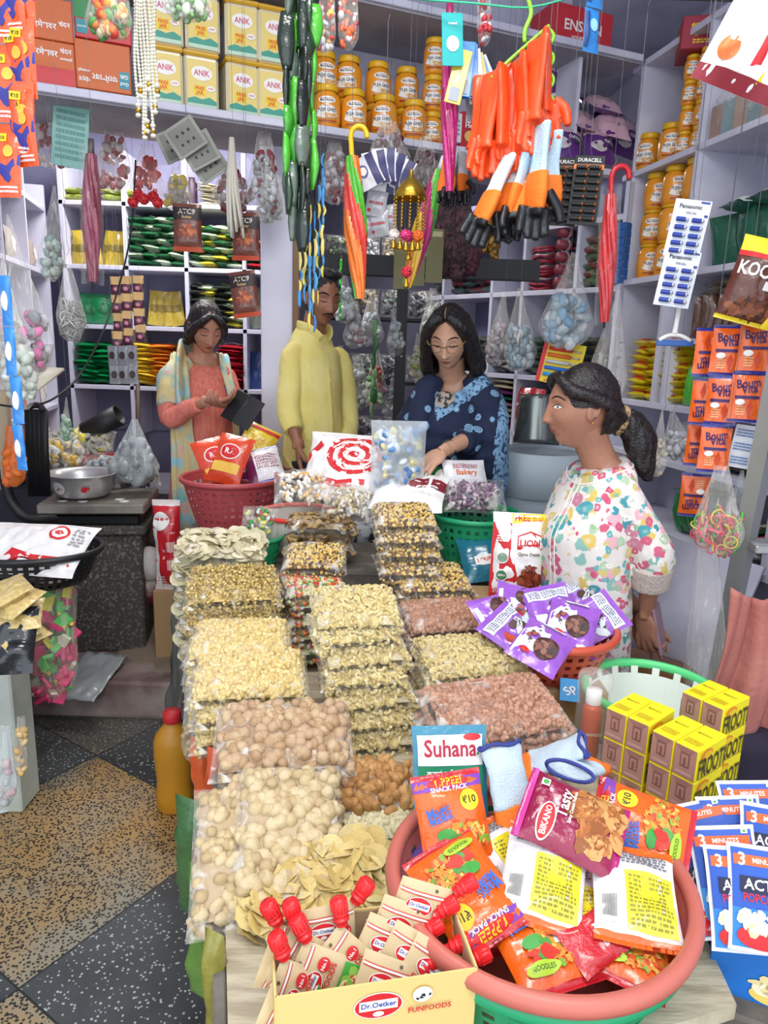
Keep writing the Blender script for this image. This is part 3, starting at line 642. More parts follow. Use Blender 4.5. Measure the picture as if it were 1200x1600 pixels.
rt=[[at(.815,-.10,-.03),at(.845,-.03,-.075),at(.80,.10,-.075),at(.70,.165,-.07),at(.60,.165,-.06),at(.48,.165,-.03),at(.36,.18,-.0),at(.24,.195,.01)],
    [at(.79,-.12,-.09),at(.845,-.03,-.125),at(.79,.09,-.135),at(.70,.14,-.14),at(.60,.15,-.13),at(.48,.165,-.11),at(.36,.18,-.10),at(.24,.195,-.10)],
    [at(.80,-.08,-.11),at(.838,-.03,-.145),at(.79,.06,-.160),at(.70,.10,-.165),at(.62,.12,-.165),at(.48,.14,-.17),at(.36,.15,-.17),at(.24,.16,-.18)]]
sheet(None,rt,0,DUP,'scarf',wl,50,.006,.004)
mb=MB(); mb.add(tube([at(.825,-.09,-.05),at(.845,-.05,-.09),at(.815,.05,-.11),at(.74,.13,-.12),at(.66,.16,-.11)],[.012,.016,.018,.016,.010],14,ry=[.07,.075,.085,.085,.07],sm=5),DUP)
mb.add(tube([c(.815)-sd*.08,sh+V((0,0,.012)),sh.lerp(el,.45),sh.lerp(el,.72)],[.052,.066,.070,.066],16,sm=4),DUP)
ob('scarf',fuse(mb,.006,3,pleats(.008,22,8,.002)),wl)
rt=[[at(.815,-.10,.03),at(.845,-.03,.075),at(.80,.085,.08),at(.70,.165,.115),at(.58,.17,.13),at(.42,.175,.14)],[at(.80,-.10,.08),at(.84,-.03,.125),at(.78,.07,.135),at(.70,.13,.155),at(.58,.14,.16),at(.42,.15,.17)]]
sheet(None,rt,0,DUP,'scarf',wl,40,.004,.004)
GLD=mat('gold_metal','#c79a45',.3,.9)
mb=MB(); mb.add(tube([c(.83,-.0)+sd*(.062*math.sin(a*PI/10))+fw*(.02+.085*math.cos(a*PI/10))-V((0,0,.035*max(0,math.cos(a*PI/10)))) for a in range(-10,11)],.0012,6),GLD); ob('necklace',mb,wl)
# phone in a black flip case
mb=MB(); mb.add(box(.078,.150,.010,.003),mat('phone_black','#15161a',.4),T((0,0,0))); mb.add(box(.078,.150,.004,.001),mat('phone_black','#15161a',.4),T((.078,0,-.012),0,14,0))
a=pY(368,634,3.27); thing('mobile_phone',mb,'black phone in an open flip case held by the woman in coral','phone',None,T(a,58,18,-30))
# ------------------------------------------------ woman in navy shawl
SK3=skin('fair_skin','#b98a6f','#c79a80'); NAVY=mat('navy_cotton','#182447',.85,0,.2,150,col2='#1d2c55',cs=6); SH=bandhani()
BORD=mat('shawl_border','#7ca3c4',.85,0,.3,90,col2='#27456b',cs=70,c2lo=.52,c2hi=.58)
hc=pY(702,529,2.86); yw=-14; shR=pY(668,606,2.92); elR=pY(655,665,2.86); wrR=pY(664,720,2.88); shL=pY(748,606,2.90); elL=pY(752,676,2.80); wrL=pY(694,704,2.62)
wc,F,hT,c,fw=figure('person','woman with glasses and straight black hair in a navy printed shawl, reaching down',(.265,2.99,.15),yw,1.61,hc,-16,24,SK3,1,(shR,elR,wrR),(shL,elL,wrL),
  {'T':handT(wrR,(.1,-.5,-.8),(.5,.4,0)),'side':-1,'curl':(25,30,34,38)},{'T':handT(wrL,(-.62,-.45,-.45),(0,.3,-1)),'side':1,'curl':(22,26,30,34),'thumb':28},lean=.03)
face_details(F,mat('brow_black','#120d0c',.8),mat('lip_soft','#a3605a',.45),brow=.0030)
HC=hairm('straight_black_hair','#0a0c10',(70,70,3),.28)
mb=MB(); mb.add(ell(.083,.100,.120,34,24),HC,hT@T((0,.020,.012)))
for s in(-1,1):
    for k,(dx,dy,L2) in enumerate(((0,0,0),(.006,.03,.0),(.0,.062,-.005),(-.01,.09,-.01))):
        mb.add(tube([(s*.012,-.060+dy,.110),(s*.052,-.066+dy,.082),(s*(.082+dx),-.038+dy,.02),(s*(.092+dx),-.014+dy,-.06),(s*(.096+dx+(.012 if s>0 else 0)),.0+dy,-.13),(s*(.078+dx),.004+dy,-.175+L2)],[.014,.020,.020,.023,.027,.014],12,ry=[.02,.022,.024,.026,.028,.02],sm=4),HC,hT@T((0,0,0)))
mb.add(ell(.095,.05,.12,24,16),HC,hT@T((0,.085,-.07)))
ob('hair',fuse(mb,.0042,3,lambda p:noise.noise(V((p.x*70,p.y*70,p.z*9)))*.0025),wc)
mb=MB(); mb.add(tube([hT@V((0,-.066+q*.05-.008*math.sin(q*PI),.118+.018*math.sin(q*PI*.6)-(.012 if q==0 else 0))) for q in(0,.3,.6,.9)],[.0012,.0016,.0016,.001],6),SK3)
ob('hair_parting',mb,wc)
# glasses
mb=MB(); GB=mat('glasses_black','#17130f',.3); GT=mat('glasses_temple_gold','#d9b163',.3,.6)
for s in(-1,1):
    mb.add(tube([(s*.012,-.104,.012),(s*.030,-.105,.015),(s*.054,-.098,.012)],.0015,6),GB,hT); 
    mb.add(tube([(s*.012,-.104,.012),(s*.013,-.105,-.006),(s*.022,-.105,-.014),(s*.044,-.103,-.013),(s*.053,-.099,-.001),(s*.054,-.098,.012)],.0007,6,sm=3),GB,hT)
mb.add(tube([(-.012,-.104,.006),(0,-.109,.009),(.012,-.104,.006)],.0014,6,sm=3),GB,hT)
gl=ob('glasses',mb,wc)
for s in(-1,1): m2=MB(); m2.add(tube([(s*.054,-.098,.012),(s*.070,-.075,.014),(s*.080,-.03,.014),(s*.088,.004,.006)],.0022,8),GT,hT); ob('temple',m2,gl)
sd=V((math.cos(math.radians(yw)),math.sin(math.radians(yw)),0))
mb=MB(); mb.add(ring_loft([ring(c(.24,.0),.21,.17,yw),ring(c(.40,.01),.185,.155,yw),ring(c(.50,.02),.172,.145,yw),ring(c(.60,.03),.150,.125,yw),ring(c(.70,.035),.155,.130,yw),ring(c(.76,.01),.150,.100,yw,12),ring(c(.80,-.01),.10,.070,yw,26)]),SH)
mb.add(tube([shL.lerp(c(.79),.35),shL,elL,elL.lerp(wrL,.52)],[.05,.056,.055,.045],16,sm=4),SH); mb.add(tube([shR.lerp(c(.79),.35),shR,elR,elR.lerp(wrR,.6)],[.045,.050,.050,.04],16,sm=4),SH)
cloth('kurta',wc,mb,.006,3,pleats(.005,16,3,.001))
mb=MB()
for s in(-1,1): mb.add(tube([c(.40)+sd*s*.075,c(.2)+sd*s*.08,c(.03)+sd*s*.085],[.09,.085,.06],14,sm=4),NAVY)
cloth('trousers',wc,mb,.008,2)
# neck insert with printed blouse
mb=MB(); mb.add(ell(.062,.030,.075,20,14),mat('blouse_print','#a59a8a',.8,0,.2,60,col2='#2d2a33',cs=45,c2lo=.48,c2hi=.54),T(c(.755,.105)+sd*(-.01),-12,0,yw)); ob('blouse',fuse(mb,.004,1),wc)
# shawl: main wrap over both shoulders, crossing the front low, hanging at the (viewer's) right
def ringp(z,rx,ry,a0,a1,n,f=.02):
    return [c(z,f)+sd*(rx*math.sin(math.radians(a)))+fw*(ry*math.cos(math.radians(a))) for a in [a0+(a1-a0)*i/(n-1) for i in range(n)]]
Pv=pY(682,634,2.80); Pr=pY(750,588,2.86); Pl=pY(672,578,2.86); sv=lambda p:(p-c(0)).dot(sd)
def vline(x):
    a,b_=(Pv,Pr) if x>sv(Pv) else (Pv,Pl); t=(x-sv(a))/(sv(b_)-sv(a)); return a.z+(b_.z-a.z)*t
mb=MB(); mb.add(ring_loft([ring(c(.50,.02),.245,.175,yw),ring(c(.58,.03),.240,.175,yw),ring(c(.66,.03),.228,.170,yw),ring(c(.72,.03),.218,.160,yw),ring(c(.77,.01),.192,.125,yw,6),ring(c(.808,-.005),.140,.092,yw,8),ring(c(.835,-.01),.098,.075,yw,10)]),SH)
mb.add(tube([shL+V((-.03,0,.01)),shL.lerp(elL,.5)+V((.03,.0,0)),elL+V((.03,-.02,-.02)),elL+V((.05,.02,-.22))],[.06,.075,.08,.07],18,sm=4),SH)
mb.add(tube([elL+V((.0,-.0,0)),elL.lerp(wrL,.42)],[.07,.060],18,sm=2),SH)
mb.add(tube([c(.62)+sd*.20+fw*.10,c(.50)+sd*.23+fw*.12,c(.36)+sd*.25+fw*.08],[.05,.07,.075],16,ry=[.04,.04,.03],sm=4),SH)
me=fuse(mb,.006,3,lambda p:noise.noise(V((p.x*10-p.z*16,p.y*10,p.z*14+p.x*14)))*.011+noise.noise(p*36)*.002)
def infr(p): return (p-c(0,0)).dot(fw)>-.02
cut(me,M.Identity(4),lambda p:not(p.z>vline(sv(p)) and infr(p) and abs(sv(p)-.0)<.17))
me.materials.append(BORD); me.materials.append(NAVY); el2=elL.lerp(wrL,.42)
def shm(p):
    x=sv(p); dv=vline(x)-p.z
    if infr(p) and -.12<x<.20 and 0<=dv<.062: return 1
    if infr(p) and -.22<x<.02 and .62*0+1.02<p.z<1.06+.03*math.sin(x*20): return 1
    if (p-el2).length<.045: return 1
    if x>.215 and p.z<1.45 : return 1
    return 0
me.polygons.foreach_set('material_index',[shm(p_.center) for p_ in me.polygons]); sh_=ob('shawl',me,wc); so_=sh_.modifiers.new('s','SOLIDIFY'); so_.thickness=.004
mb=MB(); wq=wrL.lerp(elL,.12); mb.add(tube([wq+V((.024*math.cos(a*PI/8),.012*math.sin(a*PI/8),.028*math.sin(a*PI/8))) for a in range(16)],.006,8,True),plain('#0e0e10',.4)); thing('wristband',mb,'black band on the wrist of the woman in the navy shawl','wristband')
# ------------------------------------------------ woman in the floral kurta, right
FLO=floral(); SK4=skin('tan_skin','#a06f58','#b27f67'); HP=hairm('tied_black_hair','#100c0d',(40,14,60),.36)
hc=pY(905,638,2.12); yw=-62; b=V((.655,2.16,0)); shL=pY(972,768,2.06); elL=pY(1020,868,2.04); wrL=pY(1010,955,2.10); shR=pY(895,765,2.25); elR=pY(905,860,2.34); wrR=pY(1000,955,2.19)
wr_,F,hT,c,fw=figure('person','woman in a white floral kurta seen in profile, hair tied back, hands behind her',b,yw,1.53,hc,-84,2,SK4,1,(shR,elR,wrR),(shL,elL,wrL),
  {'T':handT(wrR,(.55,.05,-.8),(-.2,-1,0)),'side':-1,'curl':(30,36,42,46)},{'T':handT(wrL,(.08,-.05,-1),(.8,.5,0)),'side':1,'curl':(38,44,50,54),'thumb':24},closed=False,lean=-.01)
for s in(-1,1):
    F.line('eyebrow',[(s*.013,.030),(s*.026,.037),(s*.040,.036),(s*.053,.027)],.0028,mat('brow_black','#120d0c',.8),.0006)
    F.patch('eye',[(s*.018,.007),(s*.027,.0125),(s*.038,.0125),(s*.047,.008),(s*.037,.003),(s*.026,.0025)],mat('eye_white','#d8d2cc',.2),.0012)
    F.patch('iris',[(s*.033+.0048*math.cos(t*PI/4),.0078+.0048*math.sin(t*PI/4)) for t in range(8)],mat('iris_dark','#1d120d',.15),.0018,2)
    F.line('eyelashes',[(s*.016,.007),(s*.027,.0135),(s*.038,.0135),(s*.049,.008)],.0014,mat('brow_black','#120d0c',.8),.001)
face=[(-.022,-.0625),(-.012,-.0575),(-.004,-.0545),(0,-.0558),(.004,-.0545),(.012,-.0575),(.022,-.0625),(.010,-.0630),(0,-.0634),(-.010,-.0630)]
F.patch('upper_lip',face,mat('lip_rose','#9c4a45',.45),.0008); F.patch('lower_lip',[(-.020,-.0632),(-.009,-.0637),(0,-.064),(.009,-.0637),(.020,-.0632),(.012,-.070),(0,-.0735),(-.012,-.070)],mat('lip_rose','#9c4a45',.45),.001)
mb=MB(); mb.add(ell(.082,.103,.118,34,24),HP,hT@T((0,.020,.016))); mb.add(ell(.060,.055,.06,18,12),HP,hT@T((0,.085,-.02)))
for s in(-1,1): mb.add(tube([(s*.004,-.072,.100),(s*.045,-.070,.080),(s*.072,-.046,.055),(s*.084,.004,.040),(s*.078,.060,.012),(s*.030,.118,-.030)],[.012,.017,.019,.016,.02,.02],12,sm=4),HP,hT)
ob('hair',cut(fuse(mb,.0042,3,lambda p:noise.noise(V((p.x*50,p.y*40,p.z*50)))*.002),hT,lambda q:not(q.z<.006 and q.y<.052)),wr_)
mb=MB(); mb.add(tube([(0,.118,-.035),(0,.160,-.050),(0,.195,-.10),(0,.212,-.17),(.0,.235,-.225)],[.028,.040,.044,.036,.010],16,ry=[.03,.045,.05,.038,.008],sm=5),HP,hT)
ob('ponytail',fuse(mb,.0045,2,lambda p:noise.noise(V((p.x*60,p.y*60,p.z*14)))*.006),wr_)
mb=MB(); mb.add(tube([(.036*math.cos(a*PI/8),.130+.012*math.sin(a*PI/8),-.038+.036*math.sin(a*PI/8)) for a in range(16)],.010,8,True),mat('scrunchie','#b99a6e',.8,0,.8,90,col2='#3c2b22',cs=70),hT); ob('hair_tie',mb,wr_)
for s in(-1,1): mb=MB(); mb.add(ell(.0035,.0035,.0035),GLD,hT@T((s*.080,.012,-.036))); ob('earring',mb,wr_)
sd=V((math.cos(math.radians(yw)),math.sin(math.radians(yw)),0))
mb=MB(); mb.add(ring_loft([ring(c(.22,.0),.190,.135,yw),ring(c(.38,.0),.180,.130,yw),ring(c(.50,.01),.172,.128,yw),ring(c(.60,.02),.160,.126,yw),ring(c(.69,.03),.160,.132,yw),ring(c(.77,.01),.155,.105,yw,8),ring(c(.812,-.0),.130,.090,yw,12),ring(c(.838,-.0),.085,.075,yw,18)]),FLO)
mb.add(tube([shL.lerp(c(.80),.35),shL,shL.lerp(elL,.5),elL,elL.lerp(wrL,.30)],[.038,.050,.058,.062,.062],18,sm=4),FLO); mb.add(tube([shR.lerp(c(.80),.35),shR,elR,elR.lerp(wrR,.4)],[.04,.055,.058,.05],16,sm=4),FLO)
kf=cloth('kurta',wr_,mb,.006,3,pleats(.006,10,3,.0015))
KN=mat('ribbed_cuff','#cdbdb5',.9,0,.9,70,stretch=(3,3,.2))
mb=MB(); mb.add(tube([elL.lerp(wrL,.12),elL.lerp(wrL,.50)],[.066,.060],24,sm=3),KN); ob('cuff',fuse(mb,.004,2),wr_)
bt=BVHTree.FromPolygons([v.co for v in kf.data.vertices],[p.vertices for p in kf.data.polygons])
for q in(-.010,.010):
    L_=wrapline(bt,1.235,.80,c(.6),fw,30,sd*q); mb=MB(); mb.add(tube(L_,.0022,6),mat('white_piping','#e9e2da',.8)); ob('placket_piping',mb,kf)
L_=[bt.find_nearest(c(.822,-.004)+sd*(.092*math.sin(a*PI/12))+fw*(.09*math.cos(a*PI/12))-V((0,0,.040*math.cos(a*PI/12))))[0] for a in range(-12,13)]
mb=MB(); mb.add(tube(L_,.0035,8),mat('white_piping','#e9e2da',.8)); ob('neck_piping',mb,kf)
mb=MB(); mb.add(tube([c(.835,-.0)+sd*(.064*math.sin(a*PI/10))+fw*(.01+.075*math.cos(a*PI/10))-V((0,0,.03*max(0,math.cos(a*PI/10)))) for a in range(-10,11)],.0009,6),GLD); ob('necklace',mb,wr_)
PJW=mat('cream_trousers','#cbbfae',.85,0,.3,90); mb=MB()
for s in(-1,1): mb.add(tube([c(.40)+sd*s*.08,c(.2)+sd*s*.085,c(.03)+sd*s*.09],[.10,.085,.07],14,sm=4),PJW)
cloth('trousers',wr_,mb,.008,2)
p=pY(1030,982,2.10); mb=MB(); mb.add(box(.074,.155,.010,.003),mat('phone_rose','#b08f9a',.35,.3)); t=thing('mobile_phone',mb,'pale pink phone held behind the back by the woman in floral','phone',None,T(p,76,-6,58))
mb=MB(); mb.add(box(.03,.002,.006,.001),plain('#1c1c20'),T((0,-.0775,0))); ob('charging_port',mb,t)
# ================================================================ display table
TZ=.6; WOOD=mat('table_board','#a89c84',.7,0,.2,30,col2='#c7bda4',cs=9,stretch=(1,5,1)); DWOOD=mat('grey_wood','#5d564e',.8,0,.4,30,col2='#77706a',cs=12)
a=pz(1055,1600,TZ); bq=pz(1151,1570,TZ); n1=V((-.21,.868,0)); n2=V((-.268,1.105,0)); e=(n1-n2).normalized()
poly=[(n1+e*.32).to_2d(),(bq+(a-bq)*4.4).to_2d(),bq.to_2d(),(.62,1.45),(.45,1.98),(.44,2.74),(-.40,2.78),(-.46,3.02),(-.82,2.98),(n2-e*1.0).to_2d()]
poly=[(p[0],p[1]) for p in poly]
mb=MB(); v_,f_=prism(poly,.028); mb.add((v_,f_),WOOD,T((0,0,TZ-.028)),False); table=thing('display_table',None,'long low wooden display table loaded with snack bags and baskets','table')
ob('tabletop',mb,table)
for i,(x,y) in enumerate(((-.12,.80),(.45,.98),(-.70,2.60),(.40,2.6),(-.42,1.7))): m2=MB(); m2.add(box(.05,.05,TZ-.028,.004,True),DWOOD,T((x,y,0))); ob('leg',m2,table)
mb=MB(); p0=n1+e*.3; p1=n2-e*1.4; v=(p1-p0); mb.add(box(v.length,.02,.10,.003),DWOOD,T(((p0+p1)/2)+V((-.012,0,TZ-.05)),0,0,math.degrees(math.atan2(v.y,v.x)))); ob('side_rail',mb,table)
mb=MB(); mb.add(box(.90,.40,.235,.006,True),DWOOD,T((-.02,2.56,TZ))); ti=thing('wooden_riser',mb,'grey wooden riser board under the rear baskets','board')
TIER=TZ+.235
# ------------------------------------------------ clear bags of dry goods
def piece(kind,r):
    j=lambda a:a*r.uniform(.8,1.2)
    if kind=='peanut': return ell(j(.0098),j(.0066),j(.0064),10,6)
    if kind=='ball': s=r.random()*9; return ell(j(.0150),j(.0140),j(.0125),12,8,lambda p:p*(1+.22*noise.noise(p*120+V((s,s,0)))))
    if kind=='soya': s=r.random()*9; return ell(j(.020),j(.012),j(.012),12,8,lambda p:p*(1+.3*noise.noise(p*110+V((s,0,s)))))
    if kind=='corn': return ell(j(.0056),j(.0054),j(.005),6,4)
    if kind=='bit': return ell(j(.008),j(.0035),j(.003),6,4)
    if kind=='disc': a=r.uniform(.002,.007); return grid(lambda u,v:V((.031*math.sqrt(v)*math.cos(u*2*PI),.029*math.sqrt(v)*math.sin(u*2*PI),a*v*math.cos(u*4*PI+1))),12,3)
    if kind=='chip': a=r.uniform(.003,.008); return grid(lambda u,v:V((.024*math.sqrt(v)*math.cos(u*2*PI)*(1+.15*math.sin(u*8)),.021*math.sqrt(v)*math.sin(u*2*PI),a*v*math.cos(u*6*PI+1))),12,3)
    if kind=='macaroni': return tube([V((.0095*math.cos(t),.0095*math.sin(t),0)) for t in [i*PI*.75/4 for i in range(5)]],.0045,6)
    if kind=='shell': return ell(j(.010),j(.0075),.006,8,5,lambda p:p+V((0,-.3*abs(p.x),0)))
    if kind=='fusilli': L=.019; return grid(lambda u,v:V(((v-.5)*2*L,(u-.5)*.013*math.cos(v*11),(u-.5)*.013*math.sin(v*11))),2,14)
    if kind=='veg': return box(j(.010),j(.009),j(.014),.002)
FOOD={'peanut':[('peanut',['#b98a70','#a97a62','#c69a80'],1)],'ball':[('ball',['#c9b48a','#d2bf98','#bda67c'],1)],'brownball':[('ball',['#b3936f','#bfa180','#c8ad88'],1)],
 'soya':[('soya',['#b98a52','#a87a45','#c79a62'],1)],'mix':[('corn',['#e0bd62','#d9b055','#e8cf85'],.55),('bit',['#5c4334','#6e4f3c','#3f3028'],.45)],'disc':[('disc',['#d8bf7c','#cfb46e','#dcc88c'],1)],
 'paledisc':[('disc',['#d9cfae','#cfc6a0','#e2dabc'],1)],'chip':[('chip',['#a88a5a','#b89a66','#96794c'],1)],'macaroni':[('macaroni',['#d9c78e','#e0d09c','#d2bd80'],1)],'shell':[('shell',['#dcc586','#e3cf96','#d2b878'],1)],
 'fusilli':[('fusilli',['#dcc27c','#e4cd8e','#d0b46a'],1)],'pale':[('shell',['#d8cfa6','#e0d8b2','#cfc498'],1)],'veg':[('veg',['#c8372f','#5f8f3a','#d8d2a2','#e0813b','#dddddd'],1)]}
CORE={'peanut':'#a5775f','ball':'#bda784','brownball':'#a58764','soya':'#96703f','mix':'#8a6a45','disc':'#c7ae6c','chip':'#8f7549','paledisc':'#cfc6a2','macaroni':'#cdb97c','shell':'#d0b878','fusilli':'#d0b46c','pale':'#cfc59a','veg':'#cfc79a'}
PC={}
def contents(kind,w,h,t,n,seed,pw=5,curl=0):
    r=random.Random(seed); S=pillow(w,h,t,0,.0,seed,.02,pw); mb=MB(); cm=mat('core_'+kind,CORE[kind],.8)
    for side in(1,-1): mb.add(grid(lambda a,b:S(.02+a*.96,.02+b*.96,side)*.965,12,12,side<0),cm)
    lib=[]
    for pk,cols,fr in FOOD[kind]:
        for c in cols: lib.append((fr/len(cols),[piece(pk,r) for _ in range(3)],mat('food_'+c.lstrip('#')[:6],c[:7],.62,0,.25,250)))
    wts=[l[0] for l in lib]
    for i in range(n):
        l=r.choices(lib,wts)[0]; side=1 if r.random()<.74 else -1; u,v=r.uniform(.02,.98),r.uniform(.02,.98)
        if side<0:
            if r.random()<.6: v=r.choice((.02,.98))+r.uniform(-.02,.05)
            else: u=r.choice((.03,.97))+r.uniform(-.02,.05)
        u=max(0,min(1,u)); v=max(0,min(1,v)); p=S(u,v,side)*.965
        R=Euler((r.uniform(-.6,.6),r.uniform(-.6,.6),r.random()*6.28)) if kind in('disc','chip','paledisc') else Euler((r.random()*6.28,r.random()*6.28,r.random()*6.28))
        mb.add(r.choice(l[1]),l[2],M.Translation(p)@R.to_matrix().to_4x4())
    return mb.mesh(kind+'_pile')
def bagset(kind,w,h,t,n,variants=2,pw=9,seed=0):
    k=(kind,w,h,t)
    if k in PC: return PC[k]
    out=[]
    for s in range(variants):
        S=pillow(w*1.06,h*1.10,t*1.28,.03,.004,s+seed,.03,pw); mb=MB()
        for side in(1,-1): mb.add(grid(lambda a,b:S(a,b,side,.0015*side*0+.001),16,18,side<0),film())
        me=mb.mesh('clear_bag'); c=contents(kind,w,h,t*1.24,int(n*1.5),s*7+seed,pw); out.append((me,c))
    PC[k]=out; return out
NAMES={'peanut':'peanuts','ball':'nuggets','brownball':'nuggets','soya':'soya_chunks','mix':'corn_mix','disc':'papad_discs','chip':'papad_chips','paledisc':'papad_discs','macaroni':'macaroni','shell':'pasta','fusilli':'pasta_spirals','pale':'pasta_shells','veg':'fryums'}
def bag(kind,w,h,t,n,mw,label,group=None,i=0,pw=9):
    me,c=bagset(kind,w,h,t,n,2,pw)[i%2]; o=thing('snack_bag',me,label,'bag',group,mw); ob(NAMES[kind],c,o,None,'stuff'); return o
def stack(kind,w,h,t,n,px_,py_,ztop,yaw,what,num,tilt=0,dx=0,dy=0,zb=None,jit=1,group=None,dz=None):
    p=pz(px_,py_,ztop); r=random.Random(int(px_+py_)); dz=dz or t*1.0; zb=TZ if zb is None else zb; z=ztop-t*.5; k=0
    while k<num and z-t*.5>zb-.01:
        q=p+V((dx*k+r.uniform(-.008,.008)*jit,dy*k+r.uniform(-.008,.008)*jit,0)); q.z=z
        lab=('topmost '+what) if k==0 else f'{what}, {ORD[k]} from the top'
        bag(kind,w,h,t,n,T(q,tilt*(1 if k==0 else .5)+r.uniform(-2,2),r.uniform(-2,2),yaw+r.uniform(-5,5)*jit),lab,group or 'bags of '+NAMES[kind].replace('_',' '),k); z-=dz; k+=1
stack('paledisc',.26,.20,.05,110,345,846,.975,10,'clear bag of pale papad at the far left of the table',8,tilt=8)
stack('fusilli',.27,.19,.066,430,367,905,.92,8,'clear bag of spiral pasta in the left stack',5,tilt=10)
stack('shell',.27,.18,.058,420,372,990,.835,10,'clear bag of pasta in the middle of the left column',4,tilt=8)
stack('shell',.29,.20,.06,520,392,1045,.795,12,'clear bag of small pasta behind the brown nugget bag',3,tilt=12)
stack('brownball',.30,.20,.052,130,447,1142,.755,10,'wide clear bag of brown nuggets on the left of the table',3,tilt=16)
stack('veg',.20,.16,.05,300,492,905,.88,18,'clear bag of red, green and white fryums',5,tilt=8)
stack('mix',.20,.15,.05,520,492,862,.95,6,'clear bag of corn mixture before the papad chips',1,tilt=14,zb=.7)
stack('chip',.24,.15,.06,80,500,812,1.0,4,'clear bag of brown papad chips behind the corn mixture',3,zb=TIER)
stack('macaroni',.225,.18,.050,420,552,940,.945,14,'clear bag of macaroni in the tall middle stack',7,dx=.010,dy=-.016,tilt=12,jit=.9)
stack('soya',.17,.15,.048,75,588,1220,.665,8,'clear bag of brown soya chunks beside the basket',1,tilt=15,zb=.58)
stack('pale',.17,.12,.03,200,590,1275,.63,8,'flat clear bag of pale pasta under the soya chunks',1,zb=.58)
stack('mix',.20,.18,.050,600,632,800,1.085,12,'clear bag of corn mixture in the taller corn stack',5,tilt=12,zb=.86,dx=.004,dy=-.012)
stack('mix',.25,.19,.052,760,672,895,.895,16,'clear bag of corn mixture in the lower corn stack',5,tilt=12,dx=.004,dy=-.006)
stack('peanut',.25,.18,.055,520,687,955,.83,12,'clear bag of peanuts between corn mix and macaroni',4,tilt=12)
stack('macaroni',.29,.20,.048,560,738,1020,.805,14,'clear bag of macaroni behind the front peanuts',4,tilt=8)
stack('peanut',.33,.20,.055,700,775,1095,.80,17,'clear bag of peanuts in the front peanut stack',4,tilt=14,dy=-.004)
# leaning nugget bags at the front left
a=pz(452,1305,.665); b=pz(400,1330,.635)
bag('ball',.20,.30,.05,130,T(b+V((-.02,0,-.006)),14,0,12),'clear bag of pale nuggets lying under another nugget bag',"bags of nuggets",1)
bag('ball',.205,.29,.05,150,T(a,20,0,8),'clear bag of pale knobbly nuggets leaning at the front left',"bags of nuggets",0)
a=pz(522,1370,.638); bag('disc',.20,.15,.045,95,T(a,18,0,4),'clear bag of round yellow papad discs in front',"bags of papad",0)
a=pz(470,1425,.62); bag('disc',.13,.10,.03,40,T(a+V((-.03,.0,0)),8,0,40),'small clear bag of papad discs behind the carton',"bags of papad",1)
# loose film edges and goods stored under the table on the left
# ------------------------------------------------ baskets
def basket(name,label,mw,rt,rb,h,mt,rim=None,rimr=.011,ax=1.0,cols=40,rows=8,thick=.003,flower=False,cat='basket'):
    """oval lattice basket, open top, solid foot ring; base at z=0"""
    t=thing(name,None,label,cat,None,mw); mb=MB(); nc=cols*2; nr=rows*2
    def P(i,j,o=0):
        z=h*j/nr; r=rb+(rt-rb)*(j/nr)**.75+o; a=2*PI*i/nc; return V((r*math.cos(a),r*math.sin(a)*ax,z))
    vs=[P(i,j) for j in range(nr+1) for i in range(nc)]; n=len(vs); vs+=[P(i,j,-thick) for j in range(nr+1) for i in range(nc)]; fs=[];solid=lambda i,j:(i%2==0) or (j%2==0) or j in(0,nr-1) 
    if flower: solid=lambda i,j:(j<nr-2) or (i%3==0)
    for j in range(nr):
        for i in range(nc):
            if not solid(i,j): continue
            a,b,c_,d=j*nc+i,j*nc+(i+1)%nc,(j+1)*nc+(i+1)%nc,(j+1)*nc+i; fs.append((a,b,c_,d)); fs.append((a+n,d+n,c_+n,b+n))
            for (di,dj,p,q) in((1,0,b,c_),(-1,0,d,a),(0,1,c_,d),(0,-1,a,b)):
                jj=j+dj
                if jj<0 or jj>=nr or not solid((i+di)%nc,jj): fs.append((p,p+n,q+n,q))
    mb.add((vs,fs),mt,None,False); mb.add(lathe([(0.0005,.001),(rb*.98,.001),(rb*.98,.005),(.0005,.005)],40,1,ax,False),mt)
    ob('lattice_wall',mb,t); mb=MB()
    k=72; mb.add(tube([V(((rt+rimr*.4)*math.cos(2*PI*i/k),(rt+rimr*.4)*ax*math.sin(2*PI*i/k),h)) for i in range(k)],rimr*.8,10,True,rimr*1.0),rim or mt); ob('rim',mb,t); return t
TERRA=mat('terracotta_plastic','#c26a5c',.42,0,.08,30); GRN=mat('green_plastic','#22a06b',.38,0,.08,30); RED=mat('red_plastic','#a8464a',.42); RRED=mat('bright_red_plastic','#d6352c',.4); ORG=mat('orange_plastic','#c9523a',.42)
BK=V((.268,.985,0))
basket('plastic_basket','large green lattice basket holding the terracotta basket at the front',T(BK+V((0,0,TZ))),.222,.165,.150,GRN,None,.012,1.0,34,7)
basket('plastic_basket','large terracotta basket full of snack packets at the front',T(BK+V((0,0,TZ+.012))),.228,.150,.168,TERRA,None,.016,1.0,34,7)
basket('plastic_basket','dark red lattice basket of crisps at the rear left of the table',T((-.625,2.845,TZ+.26)),.195,.13,.205,RED,None,.011,1,34,7)
mb=MB(); mb.add(box(.36,.36,.26,.01,True),DWOOD,T((-.625,2.84,TZ))); thing('wooden_crate',mb,'wooden crate under the dark red basket','crate')
basket('plastic_basket','green lattice basket of packets before the woman in navy',T((.335,2.56,TIER)),.165,.115,.18,GRN,None,.010,1,32,6)
basket('plastic_basket','orange basket heaped with purple biscuit packets',T((.49,1.88,TZ+.12)),.165,.11,.13,ORG,None,.013,1,30,5)
